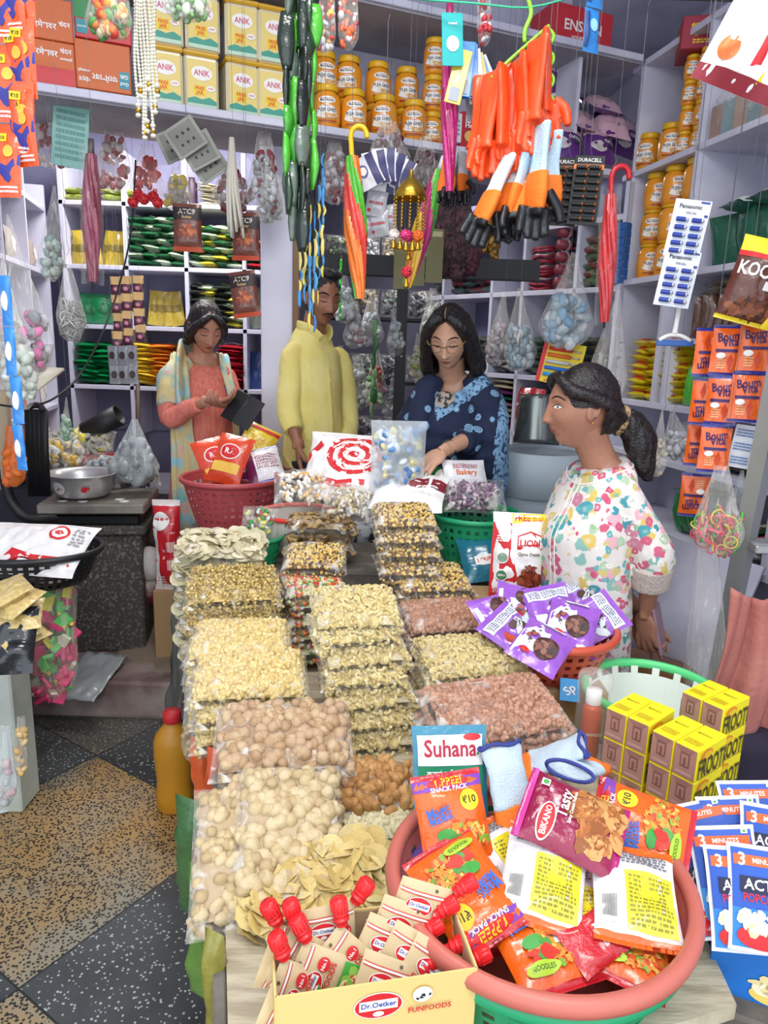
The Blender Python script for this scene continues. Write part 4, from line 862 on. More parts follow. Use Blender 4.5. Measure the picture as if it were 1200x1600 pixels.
mb=MB(); mb.add(box(.26,.22,.12,.006,True),mat('carton_brown','#a9885f',.8),T((.49,1.86,TZ))); thing('cardboard_box',mb,'cardboard box under the orange basket','box')
basket('plastic_basket','small green basket of wrapped sweets behind the spiral pasta',T((-.445,2.43,TIER+.0)),.085,.06,.10,GRN,None,.007,1,22,4)
LG=mat('lime_plastic','#5fdc8a',.38)
basket('plastic_basket','bright green and white basket behind the yellow juice cartons',T((.715,1.71,TZ)),.165,.12,.15,mat('milky_plastic','#e4eee6',.4),LG,.013,1,26,6,flower=True)
mb=MB(); mb.add(lathe([(.10,0),(.125,.05),(.142,.13),(.139,.13),(.12,.05),(.0,.004)],40,1,1,False),mat('milky_bowl','#d9d4cb',.3,0,0,alpha=.75)); t=thing('plastic_bowl',mb,'milky plastic bowl with a red rim, full of sachets','bowl',None,T((-.315,2.56,TIER+.03)))
mb=MB(); mb.add(tube([(.142*math.cos(i*PI/30),.142*math.sin(i*PI/30),.13) for i in range(60)],.009,8,True),RRED); ob('rim',mb,t)
# ------------------------------------------------ printed snack packets
W_=plain('#f2f0ec'); BLK=plain('#1a1a1c'); YLW=plain('#f2cf1d'); REDP=plain('#cf2027'); GRP=plain('#3f9a3f'); BLU=plain('#2a66c0'); PUR=plain('#7b3fa8')
NOOD=[plain('#e8a33c'),plain('#d9842b'),plain('#c9442a'),plain('#f0c060'),plain('#e8953a'),plain('#d9642b'),plain('#7aa83a')]
def food(*c): return [plain(x) for x in c]
ORF=foil('#ef6413'); MAG=foil('#8d1240'); WHF=foil('#e4e3e6'); YF=foil('#e9dc2c'); REF=foil('#c4202b'); PUF=foil('#9a5cc6'); TEF=foil('#2c7f9b')
def noodle(key,seed=0): return packet(key,.155,.20,.045,ORF,[('rect',.0,.83,1,.94,PUR),('ell',.5,.90,.30,.055,REDP),('txt','YIPPEE!',.5,.905,.42,YLW),('txt','SNACK PACK',.5,.835,.55,W_),
  ('ell',.76,.70,.14,.105,YLW),('txt','₹10',.76,.70,.2,BLK),('bits',.60,.33,.36,.17,NOOD,230,.0065),('ell',.34,.40,.13,.06,GRP),('bits',.40,.30,.14,.06,food('#d23a2a','#c93022','#4f9440'),12,.014),('txt','Magic',.28,.63,.34,BLU,12,1.2),('txt','Masala',.30,.56,.34,BLU,12,1.1),('ell',.32,.17,.22,.055,plain('#a9c934')),('txt','NOODLES',.32,.17,.3,plain('#2f5f22'))],REF,.05,14,18,.004,seed,W_)
BACKM=packet('noodle_back',.155,.185,.045,WHF,[('rect',.36,.12,.94,.68,YF),('lines',.40,.15,.90,.64,plain('#8f8a2a'),12),('lines',.10,.76,.9,.92,plain('#6d6d72'),5),('rect',.06,.16,.26,.42,W_)]+[('rect',.08+.012*i,.20,.086+.012*i,.40,BLK) for i in range(0,14,1 if False else 1)],ORF,.07,14,16,.005,5,ORF)
BIK=packet('bikano',.16,.21,.05,MAG,[('bits',.62,.30,.44,.26,food('#b8743a','#8d4f22','#d09a5c','#a5602c'),110,.018),('rect',.0,.93,1,.97,plain('#d23f9a')),('ell',.30,.74,.27,.085,W_),('ell',.30,.74,.25,.072,REDP),('txt','BIKANO',.30,.74,.40,W_),('txt','Tasty',.62,.62,.44,W_),('txt','Spicy Coated Peanuts',.62,.54,.5,W_),('rect',.78,.80,.88,.88,W_),('ell',.83,.84,.035,.03,GRP)],foil('#a9186a'),.05,14,18,.004,2)
SUH=packet('suhana',.165,.24,.02,TEF,[('rect',.06,.66,.94,.92,W_),('rect',.06,.45,.94,.655,plain('#17855a')),('txt','Suhana',.5,.80,.72,plain('#b31f3c'),0,1.15),('ell',.80,.90,.12,.03,REDP),('rect',.85,.74,.90,.775,W_),('ell',.875,.757,.018,.012,GRP),('txt','कडाई पनीर मिक्स',.5,.59,.66,W_),('txt','KADAI PANEER MIX',.5,.51,.72,W_),('rect',.1,.05,.9,.42,plain('#3a93ab')),('bits',.5,.2,.3,.1,food('#d9702c','#f0e6d0','#b8401f'),60,.014)],None,.05,12,16,.002,3)
def setp(me,label,x,y,z,yaw=0,tilt=0,roll=0,cat='packet',name='snack_packet',group='snack packets in the front basket',s=1,up=None):
    """centre seen at pixel (x,y) at height z; tilt lifts the top end; roll turns it in its own plane"""
    return thing(name,me,label,cat,group,M.Translation(pz(x,y,z))@M.Rotation(math.radians(yaw),4,'Z')@M.Rotation(math.radians(tilt),4,'X')@M.Rotation(math.radians(roll),4,'Z')@M.Scale(s,4))
setp(SUH,'teal spice mix pouch standing at the back left of the terracotta basket',704,1225,.83,6,66,0,'pouch','spice_pouch',None,.86)
K=.84; NF=noodle('noodle_front'); NB=noodle('noodle_b',3)
setp(NF,'orange noodle snack packet leaning upright before the teal pouch',708,1285,.83,8,55,6,s=K*.95)
setp(NF,'orange noodle snack packet lying upside down at the left of the basket',728,1392,.79,0,24,212,s=K)
setp(NB,'orange noodle snack packet lying sideways at the back right of the basket',1002,1293,.81,-6,34,72,s=K)
setp(BIK,'dark magenta coated peanut packet on top of the heap',893,1285,.86,4,30,62,s=.80)
setp(BACKM,'back of an orange packet, white and yellow, at the centre of the basket',850,1370,.805,0,26,-16,s=K)
setp(BACKM,'back of an orange packet, white and yellow, at the right of the basket',992,1398,.80,0,20,-10,s=K)
setp(BACKM,'white and yellow packet back low in the middle of the basket',888,1422,.765,0,14,6,s=K)
setp(BACKM,'white and yellow packet back behind the left orange packet',790,1340,.775,0,15,30,s=K)
setp(NF,'orange noodle packet lying lowest at the front rim of the basket',838,1468,.745,0,8,20,s=K)
setp(NB,'orange noodle packet at the front right of the basket, purple end up',985,1466,.742,0,8,-30,s=K)
setp(packet('red_sachet',.13,.17,.03,REF,[('txt','Masala',.5,.6,.5,W_),('rect',.0,.9,1,.97,W_)],None,.05,10,12,.003,8),'small red packet poking out at the front of the basket',930,1468,.765,0,25,-60,s=.55)
setp(packet('purple_sachet',.15,.19,.03,foil('#6a4a9a'),[('ell',.5,.5,.3,.2,W_)],None,.05,10,12,.003,9),'dark purple packet deep at the left of the basket',690,1375,.73,0,12,15,s=K)
for i,(x,y,wh) in enumerate(((770,1420,'at the left'),(930,1440,'at the front'),(1030,1400,'at the right'),(850,1330,'near the middle'),(930,1345,'under the magenta packet'),(1040,1345,'at the rear right'))): setp(NB if i%2 else NF,'orange noodle packet buried deep in the basket '+wh,x,y,.70,i*40,8,i*77,s=K)
# white and orange gloves with a navy cuff lying at the back of the basket
GW=mat('glove_paleblue','#c4d6e2',.8,0,.4,260); GO=mat('glove_orange','#f27a1e',.75,0,.25,120); GN=mat('glove_navy','#35408a',.8)
def workglove(mw,label,group=None,palm=GW,tip=GO,cuff=GN,black=False):
    t=thing('work_glove',None,label,'glove',group,mw); mb=MB()
    mb.add(tube([(0,.10,0),(0,.03,.0),(0,-.03,.004)],[.050,.047,.055],18,ry=[.016,.018,.02],sm=4),palm); ob('sleeve',fuse(mb,.004,2,lambda p:noise.noise(p*25)*.006),t)
    mb=MB(); mb.add(tube([(0,-.025,.003),(0,-.07,.004),(0,-.10,.003)],[.054,.058,.050],18,ry=[.022,.022,.018],sm=4),tip)
    for i in range(4): x=.037-.025*i; mb.add(tube([(x*.9,-.08,.003),(x,-.125,.004),(x*1.05,-.165+.012*abs(i-1.4),-.004)],[.0135,.0130,.0105],10,sm=3),tip)
    mb.add(tube([(.035,-.04,.003),(.066,-.075,.006),(.076,-.11,.004)],[.016,.0145,.011],10,sm=3),tip); ob('dipped_palm',fuse(mb,.004,2),t)
    mb=MB(); mb.add(tube([(.052*math.cos(i*PI/12),.102+.004*math.sin(i),.018*math.sin(i*PI/12)) for i in range(24)],.0042,6,True),cuff); ob('cuff_hem',mb,t); return t
g1=workglove(M.Translation(pz(850,1190,.835))@T(rx=35,rz=-100,s=.82),'pale blue glove with navy hem on the basket edge')
g2=workglove(M.Translation(pz(905,1200,.84))@T(rx=25,rz=150,s=.82),'orange and white glove lying behind the magenta packet')
g3=workglove(M.Translation(pz(800,1240,.83))@T(rx=50,rz=20,s=.82),'orange palmed glove beside the teal spice pouch')
# ------------------------------------------------ carton of green flavour pouches, front
CB_=mat('cream_carton','#dcc27c',.65,0,.05,20); CI=mat('carton_inside','#b79a78',.8)
def opencarton(name,label,mw,w,d,h,mo,mi,dec=None,th=.003,cut=.0):
    t=thing(name,None,label,'box',None,mw)
    for nm,sx,sy,x,y,hh in(('front_panel',w,th,0,-d/2,h-cut),('rear_panel',w,th,0,d/2,h),('side_panel',th,d,-w/2,0,h),('side_panel',th,d,w/2,0,h)):
        mb=MB(); mb.add(box(sx,sy,hh,0,True),mo,T((x,y,0))); 
        if sx>sy: mb.add(box(sx-.004,.001,hh-.002,0,True),mi,T((x,y+(.0022 if y<0 else -.0022),0)))
        else: mb.add(box(.001,sy-.004,hh-.002,0,True),mi,T((x+(.0022 if x<0 else -.0022),y,0)))
        if nm=='front_panel' and dec: face_print(mb,w,hh,dec,T((0,y-th/2,hh/2),90,0,0))
        if nm=='side_panel' and dec and x<0 and cut==0.0: pass
        ob(nm,mb,t)
    mb=MB(); mb.add(box(w,d,.003),mi,T((0,0,.003))); ob('bottom_panel',mb,t); return t
def logo(u,v,k,asp):   # oval red maker's badge
    return [('ell',u,v,.20*k,.20*k*asp,W_),('ell',u,v,.19*k,.185*k*asp,REDP),('rect',u-.155*k,v-.06*k*asp,u+.155*k,v+.09*k*asp,W_),('txt','Dr.Oetker',u,v+.018*k*asp,.285*k,plain('#20409a')),('ell',u,v-.115*k*asp,.045*k,.04*k*asp,W_)]
ca=pz(430,1558,.80); cb=pz(745,1512,.80); cang=math.degrees(math.atan2(cb.y-ca.y,cb.x-ca.x)); cw=(cb-ca).length
cd=.125; cc=(ca+cb)/2+M.Rotation(math.radians(cang),3,'Z')@V((0,cd/2,0)); CM=T((cc.x,cc.y,TZ),0,0,cang)
opencarton('display_carton','cream cardboard carton of flavour pouches at the front edge',CM,cw,cd,.20,CB_,CI,logo(.50,.83,.62,cw/.20*.62)+[('txt','FUNFOODS',.76,.76,.22,REDP),('ell',.72,.88,.05,.06,W_),('bits',.72,.88,.04,.05,[BLK],8,.002)])
KR=mat('kraft_pouch','#cdb78e',.55,0,.1,40); CAPR=mat('red_cap','#e0262a',.35)
def ofpouch():
    t=thing('flavour_pouch',None,'x','pouch','flavour pouches in the cream carton'); S=pillow(.105,.135,.022,.02,.001,3,.03)
    mb=MB(); [mb.add(grid(lambda a,b:S(a,b,sd_),10,12,sd_<0),KR) for sd_ in(1,-1)]
    dec=[('rect',.02,.845,.98,.87,W_),('rect',.02,.873,.98,.883,REDP),('rect',.02,.832,.98,.842,REDP),('ell',.66,.94,.03,.02,plain('#5b4a35'))]+logo(.42,.70,1.25,.50)+[('txt','FUNFOODS',.52,.53,.7,REDP),('ell',.80,.66,.11,.085,REDP),('txt','No.1',.80,.66,.16,W_),('rect',.05,.08,.95,.40,plain('#3f9a35')),('bits',.5,.24,.34,.1,food('#8cc152','#d8452e','#f2e2b0'),30,.012)]
    decals(mb,S,.105,.135,dec+[('back',)+d for d in dec[:3]]); ob('pouch_body',mb,t)
    c=MB(); q=T((.052,.062,0),0,0,0)@M.Rotation(math.radians(-38),4,'Z')@M.Rotation(math.radians(-90),4,'X')
    c.add(lathe([(.0105,0),(.0105,.008),(.0145,.009),(.0145,.013),(.0115,.014),(.0115,.017),(.0142,.018),(.0142,.022),(.0135,.023),(.0150,.024),(.0145,.044),(.0125,.047),(.0,.0475)],20,1,1,False),CAPR,q)
    for i in range(14): a_=2*PI*i/14; c.add(box(.0018,.0018,.018),CAPR,q@T((.0148*math.cos(a_),.0148*math.sin(a_),.034)))
    ob('cap',c,t); return t
pz0=ofpouch()
for i,(u,v,z,yaw,tl,rl,lab) in enumerate((
 (-.055,.066,.130,3,82,2,'at the back of the carton, logo facing out'),(.078,.066,.150,-4,80,-20,'standing tallest in the back right corner of the carton'),(.045,.050,.130,-2,78,-24,'second from the back right of the carton'),
 (.018,.030,.112,0,74,-28,'in the middle of the carton with its cap right'),(-.030,.015,.108,6,72,44,'at the centre with its cap up left'),(-.062,.000,.108,4,74,62,'left of centre in the carton'),(-.085,.030,.112,8,76,52,'in the left half of the carton'),
 (-.100,.050,.115,20,76,60,'in the rear left corner of the carton'),(-.100,-.02,.100,26,74,52,'at the left wall of the carton'),(.050,.002,.108,-6,70,-30,'right of centre near the carton front'),(.075,-.025,.100,0,68,-34,'near the front right of the carton'),(.010,-.035,.092,0,66,-24,'low at the front of the carton'))):
    mw=CM@M.Translation((u*.98,v*.70-.004,z+.042))@M.Rotation(math.radians(yaw),4,'Z')@M.Rotation(math.radians(tl),4,'X')@M.Rotation(math.radians(rl),4,'Z')@M.Scale(.80,4); lab='red capped pouch '+lab
    if i==0: pz0.matrix_local=mw; pz0['label']=lab
    else: dup(pz0,mw,lab)
# ------------------------------------------------ popcorn sachets in a blue box, right edge
BLF=foil('#1f4fb4'); POPD=[('rect',.08,.80,.92,.90,plain('#f0642a')),('txt','3',.20,.85,.10,W_),('txt','MINUTES',.55,.85,.4,W_),('rect',.80,.92,.90,.965,W_),('ell',.85,.943,.025,.013,GRP),('rect',.16,.55,.84,.70,plain('#1a1a40')),('txt','ACT II',.5,.625,.56,W_),('txt','POPCORN',.5,.50,.6,REDP,0,1.3),('ell',.5,.15,.40,.12,REDP),('bits',.5,.28,.36,.09,food('#f5ebc8','#e8d79a','#fff7dd'),46,.012)]
POP=packet('popcorn',.13,.19,.014,foil('#e6e9f2'),[('rect',.05,.04,.95,.96,plain('#2657b8')),('rect',.05,.04,.95,.40,plain('#2f86d6'))]+POPD,None,.02,8,10,.001,1)
pb=pz(1166,1470,.70); PBM=T((.735,1.06,.545),0,0,-24)
t=opencarton('display_carton','blue popcorn carton at the lower right edge',PBM,.24,.20,.135,mat('blue_carton','#2272c8',.4,0,0),mat('white_card','#d9dde4',.7),[('ell',.40,.15,.14,.12,plain('#f0cf6a')),('bits',.40,.30,.12,.12,food('#f5ebc8','#e8d79a'),30,.012),('rect',.62,.5,.95,.8,plain('#1a1a40')),('txt','ACT II',.78,.65,.26,W_)])
sp=[c_ for c_ in t.children if c_.name.startswith('side_panel') and c_.data.vertices[0].co.x<0][0]
mb=MB(); face_print(mb,.20,.135,[('rect',.25,.5,.75,.8,plain('#1a1a40')),('txt','ACT II',.5,.65,.44,W_),('txt','POPCORN',.5,.40,.5,REDP),('bits',.5,.18,.40,.12,food('#f5ebc8','#e8d79a','#fff7dd'),60,.012)],T((-.1222,0,.0675))@T(rz=-90)@T(rx=90)); ob('printed_side',mb,t)
mb=MB(); mb.add(box(.42,.34,.545,.006,True),DWOOD,T((.80,1.06,0),0,0,-24)); thing('wooden_stool',mb,'grey wooden stand under the blue popcorn carton','stand')
for i,(x,y,z,yaw,tl,rl,lab) in enumerate(((1192,1405,.745,-14,60,2,'front popcorn sachet with the readable badge'),(1160,1405,.735,-16,62,8,'second popcorn sachet from the front'),(1138,1370,.75,-18,60,14,'popcorn sachet leaning left over the carton edge'),(1112,1385,.72,-20,62,20,'leftmost popcorn sachet in the blue carton'),(1150,1318,.755,-18,56,14,'popcorn sachet high at the back of the carton'),(1180,1292,.77,-14,52,10,'rearmost popcorn sachet with its green mark'),(1205,1335,.76,-8,60,-4,'popcorn sachet at the right edge of the photo'),(1108,1325,.745,-22,50,26,'popcorn sachet lying flattest at the back left'))):
    setp(POP,lab,x,y,z,yaw,tl,rl,'sachet','popcorn_sachet','popcorn sachets in the blue carton',.84)
# ------------------------------------------------ mango juice cartons
def juice():
    mb=MB(); Y_=mat('juice_yellow','#fdec1e',.55,0,.05,40); w,d,h=.047,.105,.066; mb.add(box(w,d,h,.002),Y_)
    PKR=plain('#b98a7c'); face_print(mb,w,h,[('rect',.04,.03,.96,.97,PKR),('poly',[(.1,.95),(.9,.95),(.5,.6)],plain('#a5776a')),('rect',.3,.35,.7,.8,plain('#8a5f55')),('rect',.36,.40,.64,.74,PKR),('rect',.44,.36,.56,.66,plain('#8a5f55')),('rect',.15,.12,.85,.22,plain('#c9a095'))],T((0,-d/2,0),90,0,0))
    for s in(1,-1): face_print(mb,d,h,[('ell',.3,.78,.2,.16,plain('#f0932a')),('ell',.33,.76,.14,.10,YLW),('txt','FROOTI',.5,.36,.92,plain('#4a4420'),0,2.0),('lines',.1,.03,.9,.12,plain('#8a7d20'),2)],T((s*w/2,0,0))@T(rz=90*s)@T(rx=90))
    face_print(mb,w,d,[('lines',.15,.12,.85,.32,plain('#c9b41c'),4),('txt','MANGO',.5,.62,.6,plain('#8a7c20'))],T((0,0,h/2)))
    me=mb.mesh('juice_carton'); me.transform(M.Scale(1.1,4)); return me
JM=juice(); jg='yellow mango juice cartons'
def jblock(x,y,z0,nx,nz,yaw,what):
    p=pz(x,y,z0)
    for k in range(nz):
        for i in range(nx):
            for j in range(1):
                q=p+M.Rotation(math.radians(yaw),3,'Z')@V(((i-(nx-1)/2)*.0535,j*.108,k*.0735+.037)); thing('juice_carton',JM,f'yellow mango juice carton, {["left","right"][i]} of the pair in the {["bottom","middle","top"][k+(3-nz if nz<3 else 0)]} layer, {what}','carton',jg,T(q,0,0,yaw))
jblock(985,1240,.6,2,3,-48,'left block')
jblock(1058,1285,.6,2,3,-52,'front block')
jblock(1100,1212,.6,2,3,-54,'rear block')
# shaker jar with an orange bottle inside
a=pz(918,1180,TZ+.02); mb=MB(); mb.add(lathe([(.040,0),(.040,.20),(.042,.205),(.042,.235),(.036,.243),(.0,.243)],28,1,1,False),film('jar_plastic',.10,.28,scale=9,bump=.15)); t=thing('clear_jar',mb,'clear cylindrical jar beside the yellow juice cartons','jar',None,T((a.x,a.y,TZ)))
mb=MB(); mb.add(lathe([(.022,.02),(.024,.03),(.024,.15),(.018,.165),(.0,.165)],20,1,1,False),mat('orange_bottle','#d0562f',.4),None); mb.add(lathe([(.019,.165),(.019,.20),(.0,.20)],20,1,1,False),W_); textm('MANGO',.012,W_,mb,T((0,-.0246,.09),90,0,0)); thing('orange_bottle',mb,'small orange bottle with white cap standing inside the clear jar','bottle',None,T((a.x,a.y,TZ)))
# ------------------------------------------------ standing pouch of dates
LIO=packet('dates',.165,.27,.05,foil('#e9e7e4',.3),[('poly',[(0,.0),(.58,.0),(.50,.3),(.36,.6),(.36,.88),(0,.88)],REDP),('rect',.0,.0,.55,.10,REDP),('poly',[(.36,.88),(1,.90),(1,1),(.36,.99)],YLW),('txt','FREE',.56,.94,.3,REDP),('txt','BUY ONE',.85,.955,.2,REDP),('txt','GET ONE',.85,.925,.2,REDP),('poly',[(.48,.58),(.98,.58),(.98,.74),(.73,.80),(.48,.74)],REDP),('poly',[(.50,.60),(.96,.60),(.96,.73),(.73,.78),(.50,.73)],W_),('txt','LION',.73,.655,.40,REDP),('txt','Qyno Dates',.72,.53,.44,plain('#5a3a20')),
 ('bits',.74,.24,.20,.16,food('#7a2f1a','#9c4526','#5d2012'),70,.013),('ell',.20,.48,.12,.07,W_),('ell',.20,.48,.10,.058,plain('#8aa08a')),('ell',.20,.27,.12,.07,W_),('ell',.20,.27,.10,.058,plain('#3f7a4a')),('txt','ZERO',.20,.27,.15,W_),('lines',.06,.05,.48,.15,W_,4),('lines',.08,.66,.3,.74,W_,3)],None,.04,14,18,.004,4)
a=pY(808,866,2.16); thing('dates_pouch',LIO,'red and white dates pouch with yellow FREE strip standing upright','pouch',None,stand((a.x,a.y,.975),-6,8,0,1))
mb=MB(); mb.add(box(.22,.16,.235,.005,True),mat('carton_brown','#a9885f',.8),T((.40,2.19,TZ))); thing('cardboard_box',mb,'cardboard box behind the purple packets','box')
BP=packet('blue_packet',.15,.18,.05,foil('#1f6f86'),[('rect',.3,.3,.8,.5,W_),('txt','STRIPS',.55,.4,.4,REDP)],None,.06,10,12,.004,6)
setp(BP,'teal blue packet lying between the corn mix and the dates pouch',752,872,.90,0,45,10,group=None)
# purple biscuit packets in the orange basket
PUP=packet('purple_biscuit',.14,.15,.035,PUF,[('poly',[(.05,.1),(.3,.05),(.6,.25),(.55,.75),(.3,.9),(.05,.6)],plain('#dfeaf0')),('ell',.62,.42,.24,.24,plain('#4a2a24')),('bits',.62,.42,.18,.18,food('#6e4238','#8d5d4d','#38201c'),24,.012),('bits',.28,.55,.12,.2,food('#5c3a30','#a85c48'),14,.006),('ell',.30,.18,.10,.05,REDP),('rect',.30,.90,.75,.97,W_)],None,.06,12,12,.006,4,foil('#8b4fb8'))
PUB=packet('purple_back',.14,.15,.035,PUF,[('rect',.05,.65,.95,.88,plain('#dfeaf0')),('lines',.1,.68,.9,.85,plain('#7a6a8a'),4),('rect',.1,.15,.35,.35,W_),('ell',.6,.3,.12,.1,REDP),('bits',.7,.45,.2,.15,food('#4a2a24','#dfeaf0'),8,.02)],None,.06,12,12,.006,6)
for i,(me,x,y,z,yaw,tl,rl,lab) in enumerate(((PUB,800,985,.86,10,30,40,'leftmost purple biscuit packet in the orange basket'),(PUP,846,1010,.865,0,28,-35,'purple biscuit packet with chocolate disc at the front of its basket'),(PUP,893,975,.88,-10,34,-12,'purple biscuit packet with chocolate disc at the right'),(PUB,860,950,.895,0,40,12,'purple packet on top at the middle of the orange basket'),(PUB,930,965,.875,-20,42,-50,'rightmost purple packet with its white label outward'),(PUP,815,945,.89,14,38,70,'rear left purple biscuit packet'),(PUB,905,935,.89,-8,44,30,'rear right purple biscuit packet'),(PUP,780,960,.875,20,34,100,'purple packet overhanging the peanuts'),(PUB,885,1000,.84,0,15,80,'purple packet lowest in the orange basket'))):
    setp(me,lab,x,y,z,yaw,tl,rl,'packet','biscuit_packet','purple biscuit packets in the orange basket')
mb=MB(); mb.add(box(.05,.06,.002,.0005),plain('#2f9fe0')); face_print(mb,.05,.06,[('txt','Sp',.5,.5,.6,W_,40)],T((0,0,.0012))); thing('blue_card',mb,'small blue card beside the orange basket','card',None,M.Translation(pz(890,1078,.74))@T(rx=50,rz=-10))
# ------------------------------------------------ goods in the rear baskets
CH1=packet('crisp_red',.16,.22,.06,foil('#d8461f'),[('ell',.5,.62,.3,.16,W_),('ell',.5,.62,.27,.14,REDP),('txt','R.K',.5,.62,.3,W_),('rect',.1,.2,.9,.4,plain('#f0c050'))],None,.05,10,12,.005,3)
CH2=packet('crisp_yellow',.17,.22,.06,foil('#e3c63c'),[('bits',.5,.45,.4,.3,food('#f2e07a','#d9b03a','#efe6a0'),60,.016),('rect',.0,.85,1,.93,REDP)],None,.05,10,12,.005,7)
CH3=packet('crisp_white',.16,.20,.06,WHF,[('rect',.0,.0,.25,1,foil('#6a1f4a')),('lines',.3,.3,.9,.7,plain('#a05a6a'),6)],foil('#3d4fb0'),.05,10,12,.005,9)
for me,x,y,z,yaw,tl,rl,lab in((CH1,338,722,1.10,20,62,16,'small red crisp packet at the left of the dark red basket'),(CH1,360,718,1.12,-10,60,-10,'orange crisp packet standing in the dark red basket'),(CH2,398,697,1.14,0,55,-24,'yellow crisp packet on top of the dark red basket'),(CH3,412,728,1.09,0,40,20,'white and maroon packet at the front of the dark red basket'),(CH3,432,690,1.13,-20,50,-40,'white and blue packet at the rear of the dark red basket'),(CH3,385,738,1.05,0,15,80,'white packet lying low in the dark red basket')):
    setp(me,lab,x,y,z,yaw,tl,rl,'packet','crisp_packet','crisp packets in the dark red basket')
FLM=film(); SNK=[plain('#e8a63a'),plain('#e2dccb'),plain('#d9572c')]
def softbag(key,w,h,t,inner,seed=0,fl=None,wr=.012,n=60,ps=.012):
    """loose clear bag with small goods inside"""
    if key in PK: return PK[key]
    S=pillow(w,h,t,.02,wr,seed,.04,2.2); mb=MB(); 
    for sd_ in(1,-1): mb.add(grid(lambda a,b:S(a,b,sd_),18,18,sd_<0),fl or FLM)
    r=random.Random(seed); c=MB(); S2=pillow(w*.86,h*.8,t*.8,.0,wr*.5,seed,.04,2.6)
    for i in range(n):
        u,v=r.random(),r.random(); c.add(ell(ps*r.uniform(.7,1.6),ps*r.uniform(.5,1.1),ps*.5,7,5),inner[i%len(inner)],M.Translation(S2(u,v,r.choice((1,1,-1)))*.9)@Euler((r.random()*3,r.random()*3,r.random()*3)).to_matrix().to_4x4())
    PK[key]=(mb.mesh(key),c.mesh(key+'_contents')); return PK[key]
def sbag(name,key,label,mw,cname,cat='bag',group=None,**k):
    a,b=softbag(key,**k) if k else PK[key]; o=thing(name,a,label,cat,group,mw); ob(cname,b,o,None,'stuff'); return o
sbag('sachet_bag','bag_white_snack','clear bag of white and orange sachets in the red rimmed bowl',M.Translation(pY(475,762,2.50))@T(rx=38,rz=10),'sachets',w=.22,h=.17,t=.09,inner=[plain('#e9e3d6'),plain('#e8b45a'),plain('#efeae0'),plain('#f3efe6')],seed=4,n=110,ps=.011)
sbag('sachet_bag','bag_white_wrap','clear bag of white sachets beside the striped carrier bag',M.Translation(pY(545,785,2.46))@T(rx=40,rz=-8),'sachets',w=.19,h=.16,t=.08,inner=[plain('#d8cfbc'),plain('#cbb98a'),plain('#e5e0d6')],seed=5,n=90,ps=.010)
sbag('sweet_bag','bag_green_sweets','clear bag of green wrapped sweets in the small green basket',M.Translation(pY(405,815,2.42))@T(rx=50),'sweets',w=.13,h=.13,t=.06,inner=[plain('#3f9a4c'),plain('#d8dfe0'),plain('#e0d86a')],seed=6,n=40,ps=.010)
sbag('purple_sachet_bag','bag_purple','clear bag of purple striped sachets in the green basket',M.Translation(pY(738,775,2.52))@T(rx=42,rz=4),'sachets',w=.25,h=.15,t=.09,inner=[plain('#8d6a86'),plain('#c9b3c2'),plain('#6b4a68')],seed=7,n=120,ps=.012)
TW=mat('carrier_white','#ece9e6',.35,0,.35,18)
TGT=packet('carrier',.36,.34,.09,TW,[('ell',.62,.60,.36,.30,REDP),('ell',.62,.60,.29,.24,W_),('ell',.62,.60,.22,.18,REDP),('ell',.62,.60,.14,.115,W_),('ell',.62,.60,.07,.055,REDP),('poly',[(.0,.5),(.2,.72),(.14,.82),(.0,.66)],REDP),('poly',[(.05,.2),(.5,.12),(.8,.18),(.8,.25),(.5,.2),(.1,.3)],REDP)],None,.04,44,44,.007,3)
thing('carrier_bag',TGT,'white carrier bag with red concentric rings lying on the rear baskets','bag',None,M.Translation(pY(540,728,2.62))@T(rx=48,rz=-10,s=.86))
a=pY(622,715,2.50)
sbag('grocery_bag','bag_bluepaper','thin white carrier bag with blue striped packs standing behind the corn stack',stand(a,4,6,0),'packs',w=.20,h=.26,t=.09,inner=[plain('#5f8fc0'),plain('#dfe6ee'),plain('#4a78b0'),plain('#d8d090')],seed=8,n=60,ps=.02,fl=film('hazy_film',.30,.55,'#e6eef2',14))
RDB=packet('maroon_pack',.26,.20,.06,TW,[('rect',.0,.55,1,.8,plain('#7d1f2a')),('rect',.72,.0,.8,1,W_)],None,.05,12,12,.01,5)
thing('carrier_bag',RDB,'white and maroon bag below the blue striped packs','bag',None,M.Translation(pY(640,770,2.46))@T(rx=30,rz=-12))
GPK=packet('green_white',.16,.12,.04,foil('#2f8f3f'),[('ell',.6,.5,.25,.3,W_)],None,.05,10,10,.004,2)
thing('snack_packet',GPK,"green and white packet under the woman's hand",'packet',None,M.Translation(pY(690,748,2.60))@T(rx=35,rz=-20))
WPK=packet('white_printed',.17,.16,.04,WHF,[('txt','Bakery',.5,.6,.5,plain('#d86a2a')),('lines',.2,.7,.8,.85,plain('#b0606a'),3)],None,.05,10,10,.005,2)
thing('snack_packet',WPK,'white printed packet at the back of the green basket','packet',None,M.Translation(pY(728,748,2.58))@T(rx=50,rz=14))
